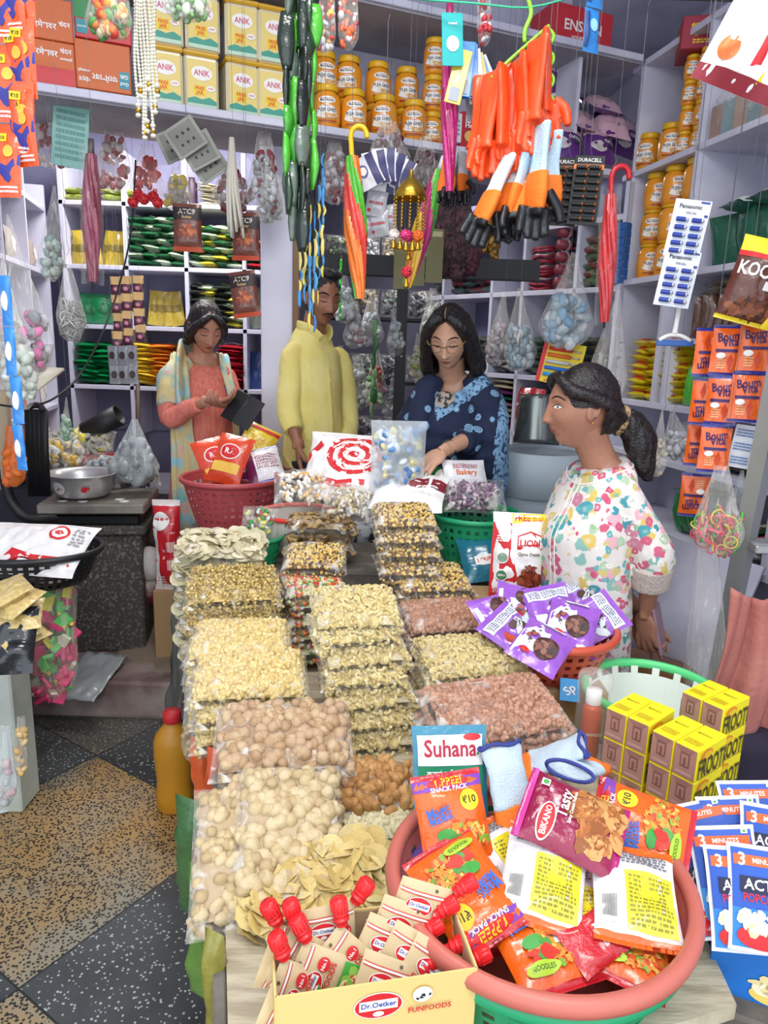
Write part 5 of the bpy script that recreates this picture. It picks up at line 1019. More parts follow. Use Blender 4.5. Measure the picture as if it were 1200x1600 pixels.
# ================================================================ goods on the shelves
def small(key,w,h,t,col,dec=(),ends=None,seed=0,back=None): return packet(key,w,h,t,foil(col) if isinstance(col,str) else col,dec,foil(ends) if ends else None,.06,6,7,.005,seed,back)
def cub(pf,rot,sa,sb,z0,nx,nz,me,w,t,h,style,kind,desc,group,d=.09,lean=0,cat='packet',rise=None,jit=1.7):
    """fill part of a compartment with countable packets; pf(s,d,z) maps shelf space to the room"""
    r=random.Random(int(sa*977)+nz*31); ml=me if isinstance(me,list) else [me]
    for k in range(nz):
        for i in range(nx):
            s=sa+(sb-sa)*(i+.5)/nx; m=ml[(i+k*2)%len(ml)]
            if style=='flat':   z=z0+(k*.86+.5)*(rise or t); mw=M.Translation(pf(s+r.uniform(-.006,.006)*jit,d+r.uniform(-.01,.01),z))@M.Rotation(math.radians(rot+r.uniform(-7,7)*jit),4,'Z')@M.Rotation(math.radians(r.uniform(-5,5)),4,'X')@M.Rotation(math.radians(r.uniform(-6,6)+(90 if w<0 else 0)),4,'Y')
            elif style=='book': z=z0+h/2+k*(rise or h); mw=stand(pf(s,d,z),rot+r.uniform(62,80),lean+r.uniform(-5,5),r.uniform(-4,4))
            else:               z=z0+h/2*.96+k*(rise or h); mw=stand(pf(s+r.uniform(-.004,.004),d+k*.005,z),rot+r.uniform(-14,14)*jit,lean+r.uniform(0,9),r.uniform(-7,7)*jit)
            lab=desc if nx*nz==1 else (f'{desc}, {ORD[i]} from the left'+(f', {ORD[k]} up' if nz>1 else '') if nx>1 else f'{desc}, {ORD[k]} from the bottom')
            thing(kind,m,lab,cat,group,mw)
rl=lambda s,d,z: V((s,4.3+d,z)); X_=wall_x
GOLD=small('p_gold',.085,.20,.035,'#b39a2c',[('rect',.1,.4,.9,.6,plain('#6e5c18'))]); DGR=small('p_dgreen',.12,.16,.045,'#1f5a36',[('ell',.5,.5,.3,.25,plain('#c8d4c0')),('rect',.1,.75,.9,.85,plain('#b33a3a'))])
PGR=small('p_pale',.12,.15,.045,'#a9bba0',[('rect',.1,.3,.9,.6,plain('#2c6b40'))]); YGR=small('p_yel',.10,.16,.04,'#c9b93c',[('rect',.1,.3,.9,.7,plain('#2e6a3a'))]); BLG=small('p_black',.13,.15,.045,'#2a2f2b',[('ell',.5,.5,.35,.25,plain('#8fae6a'))])
SGR=small('p_shiny',.14,.17,.04,'#0e7a44',[('ell',.5,.5,.3,.2,plain('#16603a'))]); ORY=small('p_orange',.17,.18,.032,'#e08a2a',[('rect',.1,.1,.9,.3,plain('#d03a24'))]); YEP=small('p_yellow',.17,.18,.032,'#e6c33a',[('rect',.1,.7,.9,.9,plain('#c9402c'))]); RDP=small('p_red',.17,.18,.034,'#a51e30',[('rect',.1,.3,.9,.5,W_)])
BLP=small('p_blue',.09,.22,.03,'#23407c'); OLV=small('p_olive',.13,.12,.04,'#9aa548'); GRY=small('p_grey',.08,.24,.05,'#6f7468')
cub(rl,0,X_(112),X_(146),2.015,4,1,GOLD,1,.035,.20,'stand','spice_packet','gold foil packet at the left of the second rear shelf','gold foil packets on the rear shelf',.08)
cub(rl,0,X_(160),X_(196),2.015,4,1,GOLD,1,.035,.20,'stand','spice_packet','gold foil packet right of the pink umbrella','gold foil packets on the rear shelf',.08)
cub(rl,0,X_(204),X_(289),2.018,4,7,[DGR,DGR,PGR],1,.045,.16,'flat','tea_packet','dark green packet in the second cubby','green packets in the rear cubby')
cub(rl,0,X_(298),X_(378),2.018,4,6,[PGR,YGR,DGR],1,.045,.16,'flat','tea_packet','green and pale packet in the third cubby','mixed packets in the rear cubby')
cub(rl,0,X_(386),X_(412),2.018,2,4,[DGR,RDP],1,.045,.16,'flat','tea_packet','green packet at the right end of the rear shelf','packets at the shelf end')
cub(rl,0,X_(120),X_(160),1.69,3,1,SGR,1,.04,.17,'stand','spice_packet','dark green standing packet on the third rear shelf','dark green standing packets')
cub(rl,0,X_(228),X_(272),1.69,4,1,GOLD,1,.035,.20,'stand','spice_packet','gold packet behind the sachet strips','gold packets on the third shelf',.1)
mb=MB(); mb.add(box(.13,.05,.18,.003,True),plain('#dcdce6')); thing('white_box',mb,'plain white box at the back of the rear cubby','box',None,T(rl(X_(250),.22,1.70)))
cub(rl,0,X_(297),X_(376),1.685,4,7,[BLG,PGR,BLG,YGR],1,.040,.15,'flat','tea_packet','black and green packet in the third shelf cubby','black and green packets')
cub(rl,0,X_(384),X_(413),1.69,3,1,GRY,1,.05,.24,'stand','incense_packet','grey tall packet at the end of the third shelf','grey tall packets')
cub(rl,0,X_(113),X_(197),1.335,3,8,SGR,1,.034,.17,'flat','snack_packet','shiny green packet on the lowest rear shelf','shiny green packets')
cub(rl,0,X_(203),X_(262),1.335,2,10,[YEP,ORY],1,.028,.18,'flat','noodle_packet','yellow or orange packet in the lower rear stack','yellow and orange packets')
cub(rl,0,X_(343),X_(378),1.335,1,11,RDP,1,.027,.18,'flat','snack_packet','dark red packet in the rear stack beside the woman','dark red packets')
cub(rl,0,X_(386),X_(416),1.335,4,1,BLP,1,.03,.22,'stand','spice_packet','dark blue packet at the end of the lowest shelf','dark blue packets')
cub(rl,0,X_(108),X_(150),2.365,3,2,OLV,1,.04,.12,'flat','snack_packet','olive packet on the top rear shelf','olive packets on the top shelf')
cub(rl,0,X_(168),X_(212),2.365,3,2,OLV,1,.04,.12,'flat','snack_packet','yellow green packet right of the umbrella','yellow green packets on the top shelf')
CRM=small('p_cream',.12,.12,.022,'#b9b39a'); cub(rl,0,X_(308),X_(345),2.365,1,7,CRM,1,.02,.12,'flat','paper_bundle','cream bundle on the top rear shelf','cream bundles')
for i,x in enumerate((270,284,298)): mb=MB(); mb.add(lathe([(.03,0),(.032,.01),(.032,.12),(.02,.135),(.02,.15),(.0,.15)],14,1,1,False),plain('#3a2638')); thing('dark_bottle',mb,'dark purple bottle on the top rear shelf, '+('left','middle','right')[i]+' of three','bottle','dark bottles',T(rl(X_(x),.08,2.362)))
# ---- loft: cartons, square jars, ghee jars
CTN=mat('incense_carton','#c9642f',.5,0,.05,20); CTR=mat('incense_carton_red','#c8323a',.45,0,.05,20); TEAL=plain('#2f8f9e')
def carton(x0,x1,y0,y1,d,m,lab,dec=(),flipdec=False,dep=.25,name='carton',mside=None):
    a=lpx(x0,(y0+y1)/2,d); b=lpx(x1,(y0+y1)/2,d); xm=(x0+x1)/2; z1=pp(xm,y0,L0+LN*d,LN).z; z0=max(2.5,pp(xm,y1,L0+LN*d,LN).z); w=b-a; h=z1-z0; mb=MB(); mb.add(box(w,dep,h,.003),m)
    face_print(mb,w,h,dec,T((0,-dep/2,0))@T(rx=90)@(T(rz=180) if flipdec else M.Identity(4)))
    return thing(name,mb,lab,'box',None,T(lp((a+b)/2,d+dep/2,(z0+z1)/2-2.5),0,0,LROT))
GG=[('rect',.03,.55,.22,.90,TEAL),('txt','God',.125,.80,.15,W_),('txt','Gift',.125,.65,.15,W_),('txt','परमेशवर',.48,.72,.46,W_),('txt','चंदन',.85,.80,.2,W_),('txt','अगरबत्ती',.85,.63,.22,W_)]
carton(26,117,62,134,.04,CTN,'orange incense carton with red base on the loft, lower left',GG+[('rect',.0,.0,1,.42,CTR)])
carton(22,113,-6,60,.04,CTN,'orange incense carton stacked on the lower left one',[('rect',.03,.12,.22,.52,TEAL),('txt','God',.125,.40,.15,W_),('txt','Gift',.125,.22,.15,W_),('txt','परमेशवर',.48,.32,.46,W_),('txt','चंदन',.85,.40,.2,W_)])
carton(118,204,66,142,.04,CTN,'orange incense carton standing upside down beside the first',GG,True)
carton(116,204,-4,64,.06,CTR,'red and green incense carton on top of the upside down one',[('rect',.0,.45,1,1,plain('#2f8a4a')),('rect',.03,.1,.22,.42,TEAL),('txt','God Gift',.125,.26,.16,W_),('txt','परमेशवर',.55,.24,.4,W_)])
def sqjar(w=.135,h=.20,flip=0):
    t=thing('square_jar',None,'x','jar','square milk powder jars on the loft'); mb=MB(); mb.add(box(w,w,h,.012,True),mat('jar_clear_yellow','#d9cfae',.25,0,.05,20,coat=.5)); S=flat(w*.84,h*.86)
    face_print(mb,w*.84,h*.86,[('rect',0,0,1,1,plain('#e6cf7a')),('rect',0,.0,1,.10,plain('#bcd8c0')),('poly',[(0,.08),(1,.08),(1,.16),(.75,.24),(.5,.18),(.25,.22),(0,.16)],plain('#3f9a86')),('ell',.5,.72,.36,.15,W_),('txt','ANIK',.5,.72,.54,plain('#c9506a'),0,1.2),('rect',.22,.26,.62,.46,YLW),('txt','FREE',.42,.40,.32,REDP),('txt','JAR',.42,.31,.26,REDP),('ell',.80,.42,.15,.06,W_),('txt','ANIK',.80,.42,.2,REDP)],T((0,-w/2,h*.48))@T(rx=90))
    ob('jar_body',mb,t); mb=MB(); mb.add(box(w+.006,w+.006,.018,.006,True),mat('jar_lid_yellow','#d9a92c',.4),T((0,0,h-.004))); ob('lid',mb,t); return t
sj=sqjar(); first=True
for row,(xs,zz,dd) in enumerate((((259,315,378,428),0,.05),((259,317,380,430),.212,.05))):
    for i,x in enumerate(xs):
        s=lpx(x,120 if row==0 else 50,dd); mw=T(lp(s,dd+.07,zz),0,0,LROT+rnd.uniform(-5,5)); lab=('lower' if row==0 else 'upper')+' square yellow jar on the loft, '+ORD[i]+' from the left'
        if first: sj.matrix_local=mw; sj['label']=lab; first=False
        else: dup(sj,mw,lab)
ORJ=mat('ghee_orange','#ec9a22',.3,0,.06,30,coat=.5); LIDY=mat('ghee_lid','#e6b31e',.35)
def gheejar():
    t=thing('ghee_jar',None,'x','jar','round orange ghee jars'); mb=MB(); mb.add(lathe([(.044,0),(.050,.006),(.054,.03),(.055,.07),(.054,.105),(.050,.122),(.040,.132),(.040,.140)],28,1,1),ORJ)
    def S(u,v,side=1,off=0): a=(u-.5)*1.9-PI/2; z=.012+v*.108; r=.0552+off; return V((r*math.cos(a),r*math.sin(a),z))
    decals(mb,S,.104,.108,[('ell',.5,.80,.33,.12,W_),('lines',.24,.83,.76,.87,plain('#b0703a'),1),('txt','Mast Banhar',.5,.79,.52,BLK),('ell',.5,.42,.38,.22,W_),('ell',.5,.30,.42,.12,W_),('txt','PUJA GHEE',.5,.46,.68,BLK,0,1.25),('lines',.36,.58,.64,.62,REDP,1),('bits',.5,.28,.3,.06,food('#e8d9b0','#d9a05a'),14,.008),('rect',.15,.07,.85,.12,plain('#a5401e'))]); ob('jar_body',mb,t)
    mb=MB(); mb.add(lathe([(.043,.136),(.045,.138),(.045,.156),(.043,.160),(.0,.161)],28,1,1,False),LIDY)
    ob('lid',mb,t); return t
gj=gheejar(); gfirst=[True]
def jar(p,yaw,lab,group,s=1):
    mw=T(p,0,0,yaw,s)
    if gfirst[0]: gj.matrix_local=mw; gj['label']=lab; gj['group']=group; gfirst[0]=False
    else: dup(gj,mw,lab,group)
G1='ghee jars on the loft'
for i,x in enumerate((512,554,602,649)): jar(lp(lpx(x,160,.06),.07,0),LROT-20+rnd.uniform(-12,12),'orange ghee jar in the front loft row, '+ORD[i]+' from the left',G1,1.06)
for i,x in enumerate((508,546,592,637)):
    s=lpx(x,115,.19); jar(lp(s,.20,0),LROT-15+rnd.uniform(-12,12),'lower orange ghee jar in the rear loft row, '+ORD[i]+' from the left',G1,1.06); jar(lp(s,.20,.172),LROT-15+rnd.uniform(-14,14),'upper orange ghee jar in the rear loft row, '+ORD[i]+' from the left',G1,1.06)
for k in range(3): jar(lp(lpx(678,150,.10),.11,k*.150),LROT-25,'orange ghee jar in the right hand loft column, '+ORD[k]+' from the bottom',G1,.92)
carton(705,722,176,222,.05,plain('#dcdce2'),'narrow white carton right of the ghee jars',[('lines',.2,.2,.8,.8,plain('#9a9aa8'),4)],False,.1)
carton(721,758,176,232,.05,plain('#b8202c'),'red biscuit carton with heart biscuits on the loft',[('txt','Little',.5,.78,.7,W_),('txt','Hearts',.5,.62,.7,W_),('ell',.35,.32,.22,.16,plain('#e8b860')),('ell',.62,.30,.22,.16,plain('#d9a24c'))],False,.1,'biscuit_carton')
def uppercarton(x0,x1,y0,y1,m,lab,dec):
    n=LN; d=.05; a=lpx(x0,y1,d); b=lpx(x1,y1,d); w=b-a; mb=MB(); h=.17; mb.add(box(w,.2,h,.003,True),m); face_print(mb,w,h,dec,T((0,-.1,h/2))@T(rx=90)); thing('carton',mb,lab,'box',None,T(lp((a+b)/2,.15,.516),0,0,LROT))
uppercarton(862,956,0,60,plain('#c9303a'),'red carton with white lettering on the upper loft shelf',[('txt','ENSHIN',.5,.50,.62,W_),('txt','HONEY GOLD',.52,.22,.4,W_)])
# purple oats box and pouches on the loft right
PBX=plain('#5d2a6e'); carton(848,905,104,182,.22,PBX,'purple oats box with a yellow free offer flash',[('ell',.5,.25,.45,.22,plain('#d8d0cc')),('ell',.4,.25,.28,.14,plain('#8a7a72')),('rect',.35,.55,.68,.80,YLW),('txt','BUY 1',.51,.73,.24,PBX),('txt','GET 1',.51,.66,.24,PBX),('txt','FREE',.51,.59,.24,PBX),('txt','OATS',.25,.92,.4,W_)],False,.07,'oats_box')
OAT=small('oats_pouch',.19,.21,.075,'#5b2a78',[('rect',.0,.62,1,1,foil('#cfa6b4')),('txt','OATS',.7,.5,.34,W_),('ell',.35,.3,.25,.14,plain('#cfc8c6')),('ell',.75,.38,.10,.06,plain('#3a3a44'))],None,3)
OAT2=small('oats_pouch_b',.19,.21,.075,'#5b2a78',[('rect',.0,.0,1,.62,foil('#cfa6b4')),('txt','OATS',.6,.78,.4,W_)],None,4)
for i,(x,y,d,tl,yw_) in enumerate(((882,222,.06,0,-10),(935,228,.06,0,6),(905,188,.12,-20,14),(955,196,.11,-12,-8),(938,165,.16,-30,4),(975,215,.20,20,10))):
    thing('oats_pouch',OAT2 if i in(2,3,4) else OAT,'purple and pink oats pouch '+('at the left of the heap','at the front of the heap','in the middle of the heap','leaning at the right of the heap','topmost on the heap','standing at the back of the heap')[i],'pouch','oats pouches on the loft',M.Translation(pp(x,y,L0+LN*d,LN))@T(rz=LROT+yw_)@T(rx=58+tl)@T(rz=rnd.uniform(-12,12)))
# ---- right unit
def rjar(x,y0,d,zs,k,what,s=.98): jar(rp(rpx(x,y0),d,zs+k*.158),rnd.uniform(-40,10),what+(f', {ORD[k]} up' if True else ''),'ghee jars on the right shelves',s)
for i,(x,n,d) in enumerate(((1002,1,.06),(1032,1,.07))):
    for k in range(n): rjar(x-6,240,d,2.5,k,'orange jar on the upper right shelf, column '+('one','two','three','four','five')[i],.92 if n>1 else 1.05)
for i,(x,d) in enumerate(((1052,.06),(1070,.07),(1060,.17),(1078,.17))):
    for k in range(4): jar(rp(rpx(x-2,225),d,2.5+k*.104),rnd.uniform(-60,10),'small orange jar on the upper right shelf, '+('front left','front right','rear left','rear right')[i]+f' column, {ORD[k]} up','small ghee jars on the upper right shelf',.64)
for i,(x,d) in enumerate(((999,.07),(1026,.07),(1054,.08))):
    for k in range(3): rjar(x-4,400,d,1.98,k,'orange jar in the middle right compartment, '+ORD[i]+' column',1.08)
mb=MB(); w_,h_,d_=.24,.13,.20; mb.add(box(w_,d_,h_,.003),plain('#9c2338')); face_print(mb,w_,h_,[('txt','धूपबत्ती',.5,.62,.7,YLW),('lines',.2,.15,.8,.3,YLW,2)],T((0,-d_/2,0))@T(rx=90)); face_print(mb,d_,h_,[('lines',.1,.3,.9,.8,plain('#d9a03c'),3)],T((-w_/2,0,0))@T(rz=-90)@T(rx=90))
thing('incense_box',mb,'crimson incense carton on top of the stacked orange jars','box',None,T(rp(rpx(1062,90)+.01,.12,2.5+.416+.068),0,0,-14))
for i,x in enumerate((1125,1155,1190)): pass
BOXB=mat('small_boxes','#a08f86',.6,0,.2,40,col2='#6f8f96',cs=14)
for i in range(6):
    mb=MB(); mb.add(box(.07,.10,.13,.004,True),mat('small_box_'+'ab'[i%2],('#a48a7c','#7f9aa0')[i%2],.6)); thing('small_box',mb,f'small pack in the clear bag at the upper right, {ORD[i]} from the left','box','packs in the clear bag',T(rp(rpx(1110,200)+.02+i*.078,.05,2.5),0,0,RROT+90+8*(i%3)))
mb=MB(); S=pillow(.52,.19,.13,.03,.012,3); [mb.add(grid(lambda a,b:S(a,b,q),14,12,q<0),film()) for q in(1,-1)]; thing('clear_bag',mb,'clear bag wrapped round small packs on the upper right shelf','bag',None,stand(rp(rpx(1110,200)+.22,.05,2.60),RROT+180+0,0,0))
GPC=small('green_pouch',.16,.22,.06,'#1f5f48',[('rect',.0,.5,1,.9,plain('#dfe4e0')),('txt','TEA',.5,.3,.4,W_)],None,4)
rr=RROT+180
cub(rp,rr,rpx(1092,380),rpx(1092,380)+.75,1.98,6,1,GPC,1,.06,.22,'stand','tea_pouch','green and white pouch standing on the right middle shelf','green pouches on the right shelf',.10,5)
cub(rp,rr,rpx(1098,380)+.05,rpx(1098,380)+.72,2.19,4,1,GPC,1,.06,.16,'flat','tea_pouch','dark green pouch lying on the standing ones','green pouches lying on top',.12)
BRP=small('brown_packet',.10,.18,.035,'#5a3a2c',[('rect',.1,.2,.9,.5,plain('#cfc3a0')),('ell',.5,.75,.3,.12,plain('#c9506a'))],None,2)
cub(rp,rr,rpx(1062,500),rpx(1135,500),1.69,6,1,BRP,1,.03,.18,'book','snack_packet','brown and cream packet filed upright on the right shelf','brown packets on the right shelf',.10)
cub(rp,rr,rpx(1075,480),rpx(1130,480),1.87,2,2,small('silver_brown',.16,.14,.04,'#8d8478'),1,.035,.14,'flat','snack_packet','grey brown packet lying on the upright ones','grey brown packets',.12)
YPK=small('yellow_sweet',.17,.14,.045,'#d9c71e',[('ell',.5,.5,.22,.18,plain('#8a5a2a')),('rect',.1,.75,.9,.88,plain('#c9402c')),('bits',.3,.3,.15,.1,food('#c92f2a','#efe9c0'),8,.012)],None,5)
cub(rp,rr,rpx(972,590),rpx(1046,590),1.39,3,8,YPK,1,.042,.14,'flat','sweet_packet','yellow packet heaped on the right shelf','yellow packets on the right shelf',.10,jit=1.8)
GLP=small('green_light',.085,.17,.045,'#4fb83c',[('rect',.2,.3,.8,.6,plain('#e3f0d8'))],None,6); DKP=small('dark_snack',.13,.15,.045,'#2d3b2c',[('bits',.5,.5,.3,.3,food('#8a6a3a','#b04a30'),8,.012)],None,2)
cub(rp,rr,rpx(1062,600),rpx(1092,600),1.39,3,1,GLP,1,.04,.17,'stand','snack_packet','light green packet standing on the right shelf','light green packets',.05)
cub(rp,rr,rpx(1092,600),rpx(1150,600),1.39,3,4,DKP,1,.05,.15,'flat','snack_packet','dark packet behind the light green ones','dark packets on the right shelf',.12)
SIL=small('silver_packet',.16,.18,.06,'#a7a9ad',[('rect',.1,.7,.9,.9,plain('#b8863a'))],None,4)
cub(rp,rr,rpx(1042,690),rpx(1088,690),1.14,2,1,SIL,1,.06,.18,'stand','snack_packet','silver packet on the lower right shelf','silver packets on the lower right shelf',.08,8)
cub(rp,rr,rpx(1100,690),rpx(1180,690),1.14,3,3,DKP,1,.05,.15,'flat','snack_packet','dark packet behind the orange strips','dark packets behind the strips',.12)
GWP=small('green_white_tea',.09,.18,.05,'#1f7a40',[('rect',.2,.2,.8,.7,plain('#dfe8dc')),('ell',.5,.85,.25,.08,REDP)],None,3)
cub(rp,rr,rpx(1040,780),rpx(1090,780),.81,4,1,GWP,1,.05,.18,'stand','tea_packet','green and white packet on the lowest right shelf','green packets on the lowest right shelf',.06,6)
cub(rp,rr,rpx(1045,780),rpx(1100,780),.99,3,1,SGR,1,.04,.17,'flat','tea_packet','green packet lying on the lowest right shelf','green packets lying flat',.10)
for k,z in enumerate((1.14,.81,1.39)):
    cub(rp,rr,SB+.35,SB+1.1,z+.005,5,3,[RDP,SIL,DGR],1,.05,.18,'flat','mixed_packet',('packet behind the ladder on the lower shelf','packet behind the ladder on the lowest shelf','packet beside the orange strips')[k],('packets behind the ladder','packets low behind the ladder','packets beside the strips')[k],.12)
# hinged bin fronts low on the right
mb=MB(); mb.add(slab(lambda u,v:V(((u-.5)*.50,(v-.5)*.52,0)),2,2,.018),WHITE); thing('bin_lid',mb,'white board leaning open under the right shelves','board',None,M.Translation(pY(1065,950,2.75))@T(rz=-62)@T(rx=66))
mb=MB(); mb.add(box(1.3,.26,.60,.01,True),mat('low_cabinet','#8e8da2',.7),T(rp(.90,.20,.15),0,0,RROT)); thing('low_cabinet',mb,'low grey cabinet below the right shelves','cabinet')
# ---- centre rear unit: bangles, boxes, fabrics
DP=[small('c_dark',.13,.12,.05,'#3a3236'),small('c_maroon',.14,.12,.045,'#6e2434'),small('c_teal',.13,.12,.05,'#2f4a48')]
cub(cp,CROT,cpx(668,440),cpx(762,440),1.96,6,4,DP,1,.045,.12,'flat','cloth_packet','dark packet behind the hanging garlands','dark packets in the centre unit',.12)
BNG=mat('bangle_red','#a8283e',.3,0,0,0,coat=.5); BNS=mat('bangle_silver','#b9a7a9',.3,.6)
for k in range(14):
    mb=MB(); mb.add(tube([(.055*math.cos(i*PI/10),.055*math.sin(i*PI/10),.003*math.sin(i*1.3+k)) for i in range(20)],.0055,6,True),BNS if k%4==3 else BNG); thing('bangle_bundle',mb,f'bundle of red bangles, {ORD[k]} from the bottom of the stack','bangles','red bangles in the centre unit',T(cp(cpx(835,400)+rnd.uniform(-.006,.006),.08,1.97+k*.0165),rnd.uniform(-8,8),rnd.uniform(-8,8),0,1.15))
for k in range(5): mb=MB(); mb.add(tube([(.032*math.cos(i*PI/10),0,.032*math.sin(i*PI/10)) for i in range(20)],.008,6,True),mat('roll_grey','#8f7f84',.5)); mb.add(lathe([(.028,-.05),(.028,.05)],14),plain('#7d2c3c'),T(rx=90)); thing('ribbon_roll',mb,f'roll of maroon ribbon in the column right of the bangles, {ORD[k]} up','ribbon','ribbon rolls',T(cp(cpx(872,390),.06,1.99+k*.066),0,0,CROT))
BXS=[small('c_beige',.14,.12,.05,'#8e8a72'),small('c_green',.14,.12,.045,'#5a7a52'),small('c_rose',.14,.12,.045,'#a04a50')]
cub(cp,CROT,cpx(895,400),cpx(940,400),1.96,3,6,BXS,1,.05,.12,'flat','cloth_packet','beige and green packet in the centre unit','beige packets in the centre unit',.1)
mb=MB(); 
for k in range(8): thing('blue_box',box_me if k else (box_me:=(lambda m:(m.add(box(.09,.1,.036,.002,True),mat('blue_box','#2f62a8',.5)),m.mesh('blue_box'))[1])(MB())),f'blue box in the tall stack beside the red umbrella, {ORD[k]} from the bottom','box','blue boxes',T(cp(cpx(962,400),.04,1.962+k*.037),0,0,CROT+rnd.uniform(-4,4)))
FAB=[small('f_cream',.2,.2,.03,'#c9c0a4'),small('f_green',.2,.2,.025,'#1f6a4c'),small('f_beige',.2,.2,.03,'#b0a78c'),small('f_purple',.2,.2,.035,'#6e2f6a'),small('f_pink',.2,.2,.03,'#a8748a')]
for k in range(9): thing('folded_cloth',FAB[(k*2+1)%5],f'folded cloth in the stack right of the navy shawl, {ORD[k]} from the bottom','cloth','folded cloths',T(cp(cpx(782,620),.10,1.15+k*.034),0,0,CROT+rnd.uniform(-6,6)))
RPK=small('red_pack',.10,.26,.05,'#c4262e',[('bits',.5,.5,.4,.4,food('#e8dcd0','#8a1a22'),14,.015)],None,5)
cub(cp,CROT,cpx(798,660),cpx(835,660),1.14,3,1,RPK,1,.05,.26,'stand','red_packet','red packet standing right of the folded cloths','red packets in the centre unit',.04)
ORB=small('orange_box_p',.08,.10,.04,'#d9532a',[('rect',.2,.3,.8,.7,W_)],None,5)
cub(cp,CROT,cpx(858,620),cpx(880,620),1.14,2,4,ORB,1,.04,.10,'stand','orange_packet','orange packet behind the woman in floral','orange packets in the centre unit',.04)
for nm,(x0,x1,z,cols) in {'a':(700,760,1.48,('#5a5f58','#8f8f80')),'b':(770,808,1.48,('#2d3230','#a5a098')),'c':(815,885,1.48,('#4a5a4e','#2c3a34')),'d':(895,955,1.48,('#3c4a44','#5f5a4a'))}.items():
    cub(cp,CROT,cpx(x0,540),cpx(x1,540),z,3,5,[small('g_'+nm+str(q),.13,.13,.05,cc) for q,cc in enumerate(cols)],1,.048,.13,'flat','cloth_packet',{'a':'grey packet right of the dark post','b':'dark and pale packet behind the shawl woman','c':'dark green packet under the hanging bags','d':'olive packet left of the right hand shelves'}[nm],'dull packets in the centre unit '+nm,.1,jit=1.6)
# ================================================================ hanging goods
WIRE=mat('steel_wire','#6a6a6e',.4,.7); ROD=mat('iron_rod','#5a5a5c',.5,.6)
def rod(a,b,lab): mb=MB(); mb.add(tube([a,b],.007,8),ROD); return thing('hanging_rod',mb,lab,'rod')
rod((-1.75,1.70,2.44),(1.6,1.95,2.44),'iron rod under the ceiling above the front of the shop'); rod((-1.85,2.45,2.66),(1.35,2.45,2.66),'iron rod under the ceiling before the loft')
def hook(par,top,z0=None,r=.0007,zt=None):   # hook wire in room space given as part of its thing
    """par is the hanging thing, top its highest point in the room"""
    dl=(top-L0).dot(LN); zt=zt or (2.44 if top.y<2.1 else (2.66 if top.y<2.72 else (2.465 if 0<dl<.45 else 3.60))); inv=par.matrix_basis.inverted(); mb=MB()
    pts=[top-V((0,0,.01)),top+V((.010,0,.012)),top+V((.004,0,.03)),V((top.x,top.y,zt-.01)),V((top.x+.006,top.y,zt+.008))]
    mb.add(tube([inv@p for p in pts],r,6),WIRE); ob('hook',mb,par)
def lrod(p): return p
# ---- sachet strips
def sstrip(x,y0,y1,Y,n,w,me_key,col,dec,lab,group,ends=None,yaw=0,sway=0,flip=False):
    top=pY(x,y0,Y); bot=pY(x,y1,Y); L=(top.z-bot.z)/n; S=packet(me_key,w,L*.985,.018,foil(col),dec,foil(ends) if ends else None,.05,7,9,.004,3)
    t=thing('sachet_strip',None,lab,'strip',group,T(top,0,sway,yaw))
    for k in range(n): ob('sachet',S,t,stand((rnd.uniform(-.004,.004),0,-L*(k+.5)),rnd.uniform(-10,10),rnd.uniform(-4,4),180 if flip else 0))
    hook(t,top); return t
ORS=[('poly',[(.0,.3),(.5,.2),(1,.45),(1,.6),(.5,.42),(0,.5)],plain('#3a3a96')),('rect',.1,.75,.55,.86,YLW),('txt','₹10',.32,.80,.3,BLK),('lines',.1,.05,.9,.16,W_,2),('ell',.6,.62,.22,.08,plain('#f6c24a'))]
for x,y0,y1,sw in((-4,-60,310,1),(14,-60,250,-1),(30,-60,236,3)): sstrip(x,y0,y1,1.62,3,.055,'s_orange','#e8571d',ORS,{-4:'orange sachet strip at the left edge of the photo, outermost',14:'orange sachet strip at the top left, middle one',30:'orange sachet strip at the top left, nearest the cartons'}[x],'orange sachet strips',None,rnd.uniform(-15,15),sw)
sstrip(8,430,735,1.85,4,.030,'s_blue','#2b86d6',[('ell',.5,.5,.3,.2,W_)],'narrow blue sachet strip at the left edge of the photo',None)
BV=[('txt','Boum',.5,.77,.72,plain('#3c1f5e'),8,1.25),('txt','Vita',.55,.66,.5,plain('#3c1f5e'),8,1.25),('rect',.12,.47,.88,.53,plain('#3c1f5e')),('ell',.3,.40,.15,.06,W_),('poly',[(.6,.1),(.72,.3),(.62,.44),(.52,.3)],plain('#c8401a')),('lines',.2,.14,.5,.34,plain('#f5c08a'),4)]
for i,(x,y0,y1,n,Y,fl) in enumerate(((1125,515,735,2,2.05,True),(1150,515,808,3,2.10,False),(1182,515,655,1,2.0,False),(1182,588,655,1,1.98,False),(1100,590,740,1,2.15,True),(1092,730,800,1,2.18,True))):
    pass
for i,(x,y0,n,Y,fl,lab) in enumerate(((1116,512,2,2.12,True,'strip of orange malt drink sachets, leftmost beside the brown packets'),(1142,508,3,2.05,False,'long strip of orange malt drink sachets with purple tops'),(1184,505,2,2.0,False,'strip of orange malt drink sachets by the ladder top'),(1098,655,1,2.18,True,'single orange malt drink sachet hanging upside down'),(1088,735,1,2.2,True,'lowest orange malt drink sachet above the clear bag'))):
    L=77; t=sstrip(x,y0,y0+n*L,Y,n,.086,'s_malt','#e8641c',BV,lab,'orange malt drink sachet strips','#2c2f8a',-20,0,fl)
sstrip(935,-60,84,2.25,2,.055,'s_blue2','#2a7fc9',[('ell',.5,.6,.25,.15,plain('#8ec6ea')),('rect',.0,.1,.25,.9,plain('#123f7a'))],'glossy blue strip hanging at the top right',None,None,25)
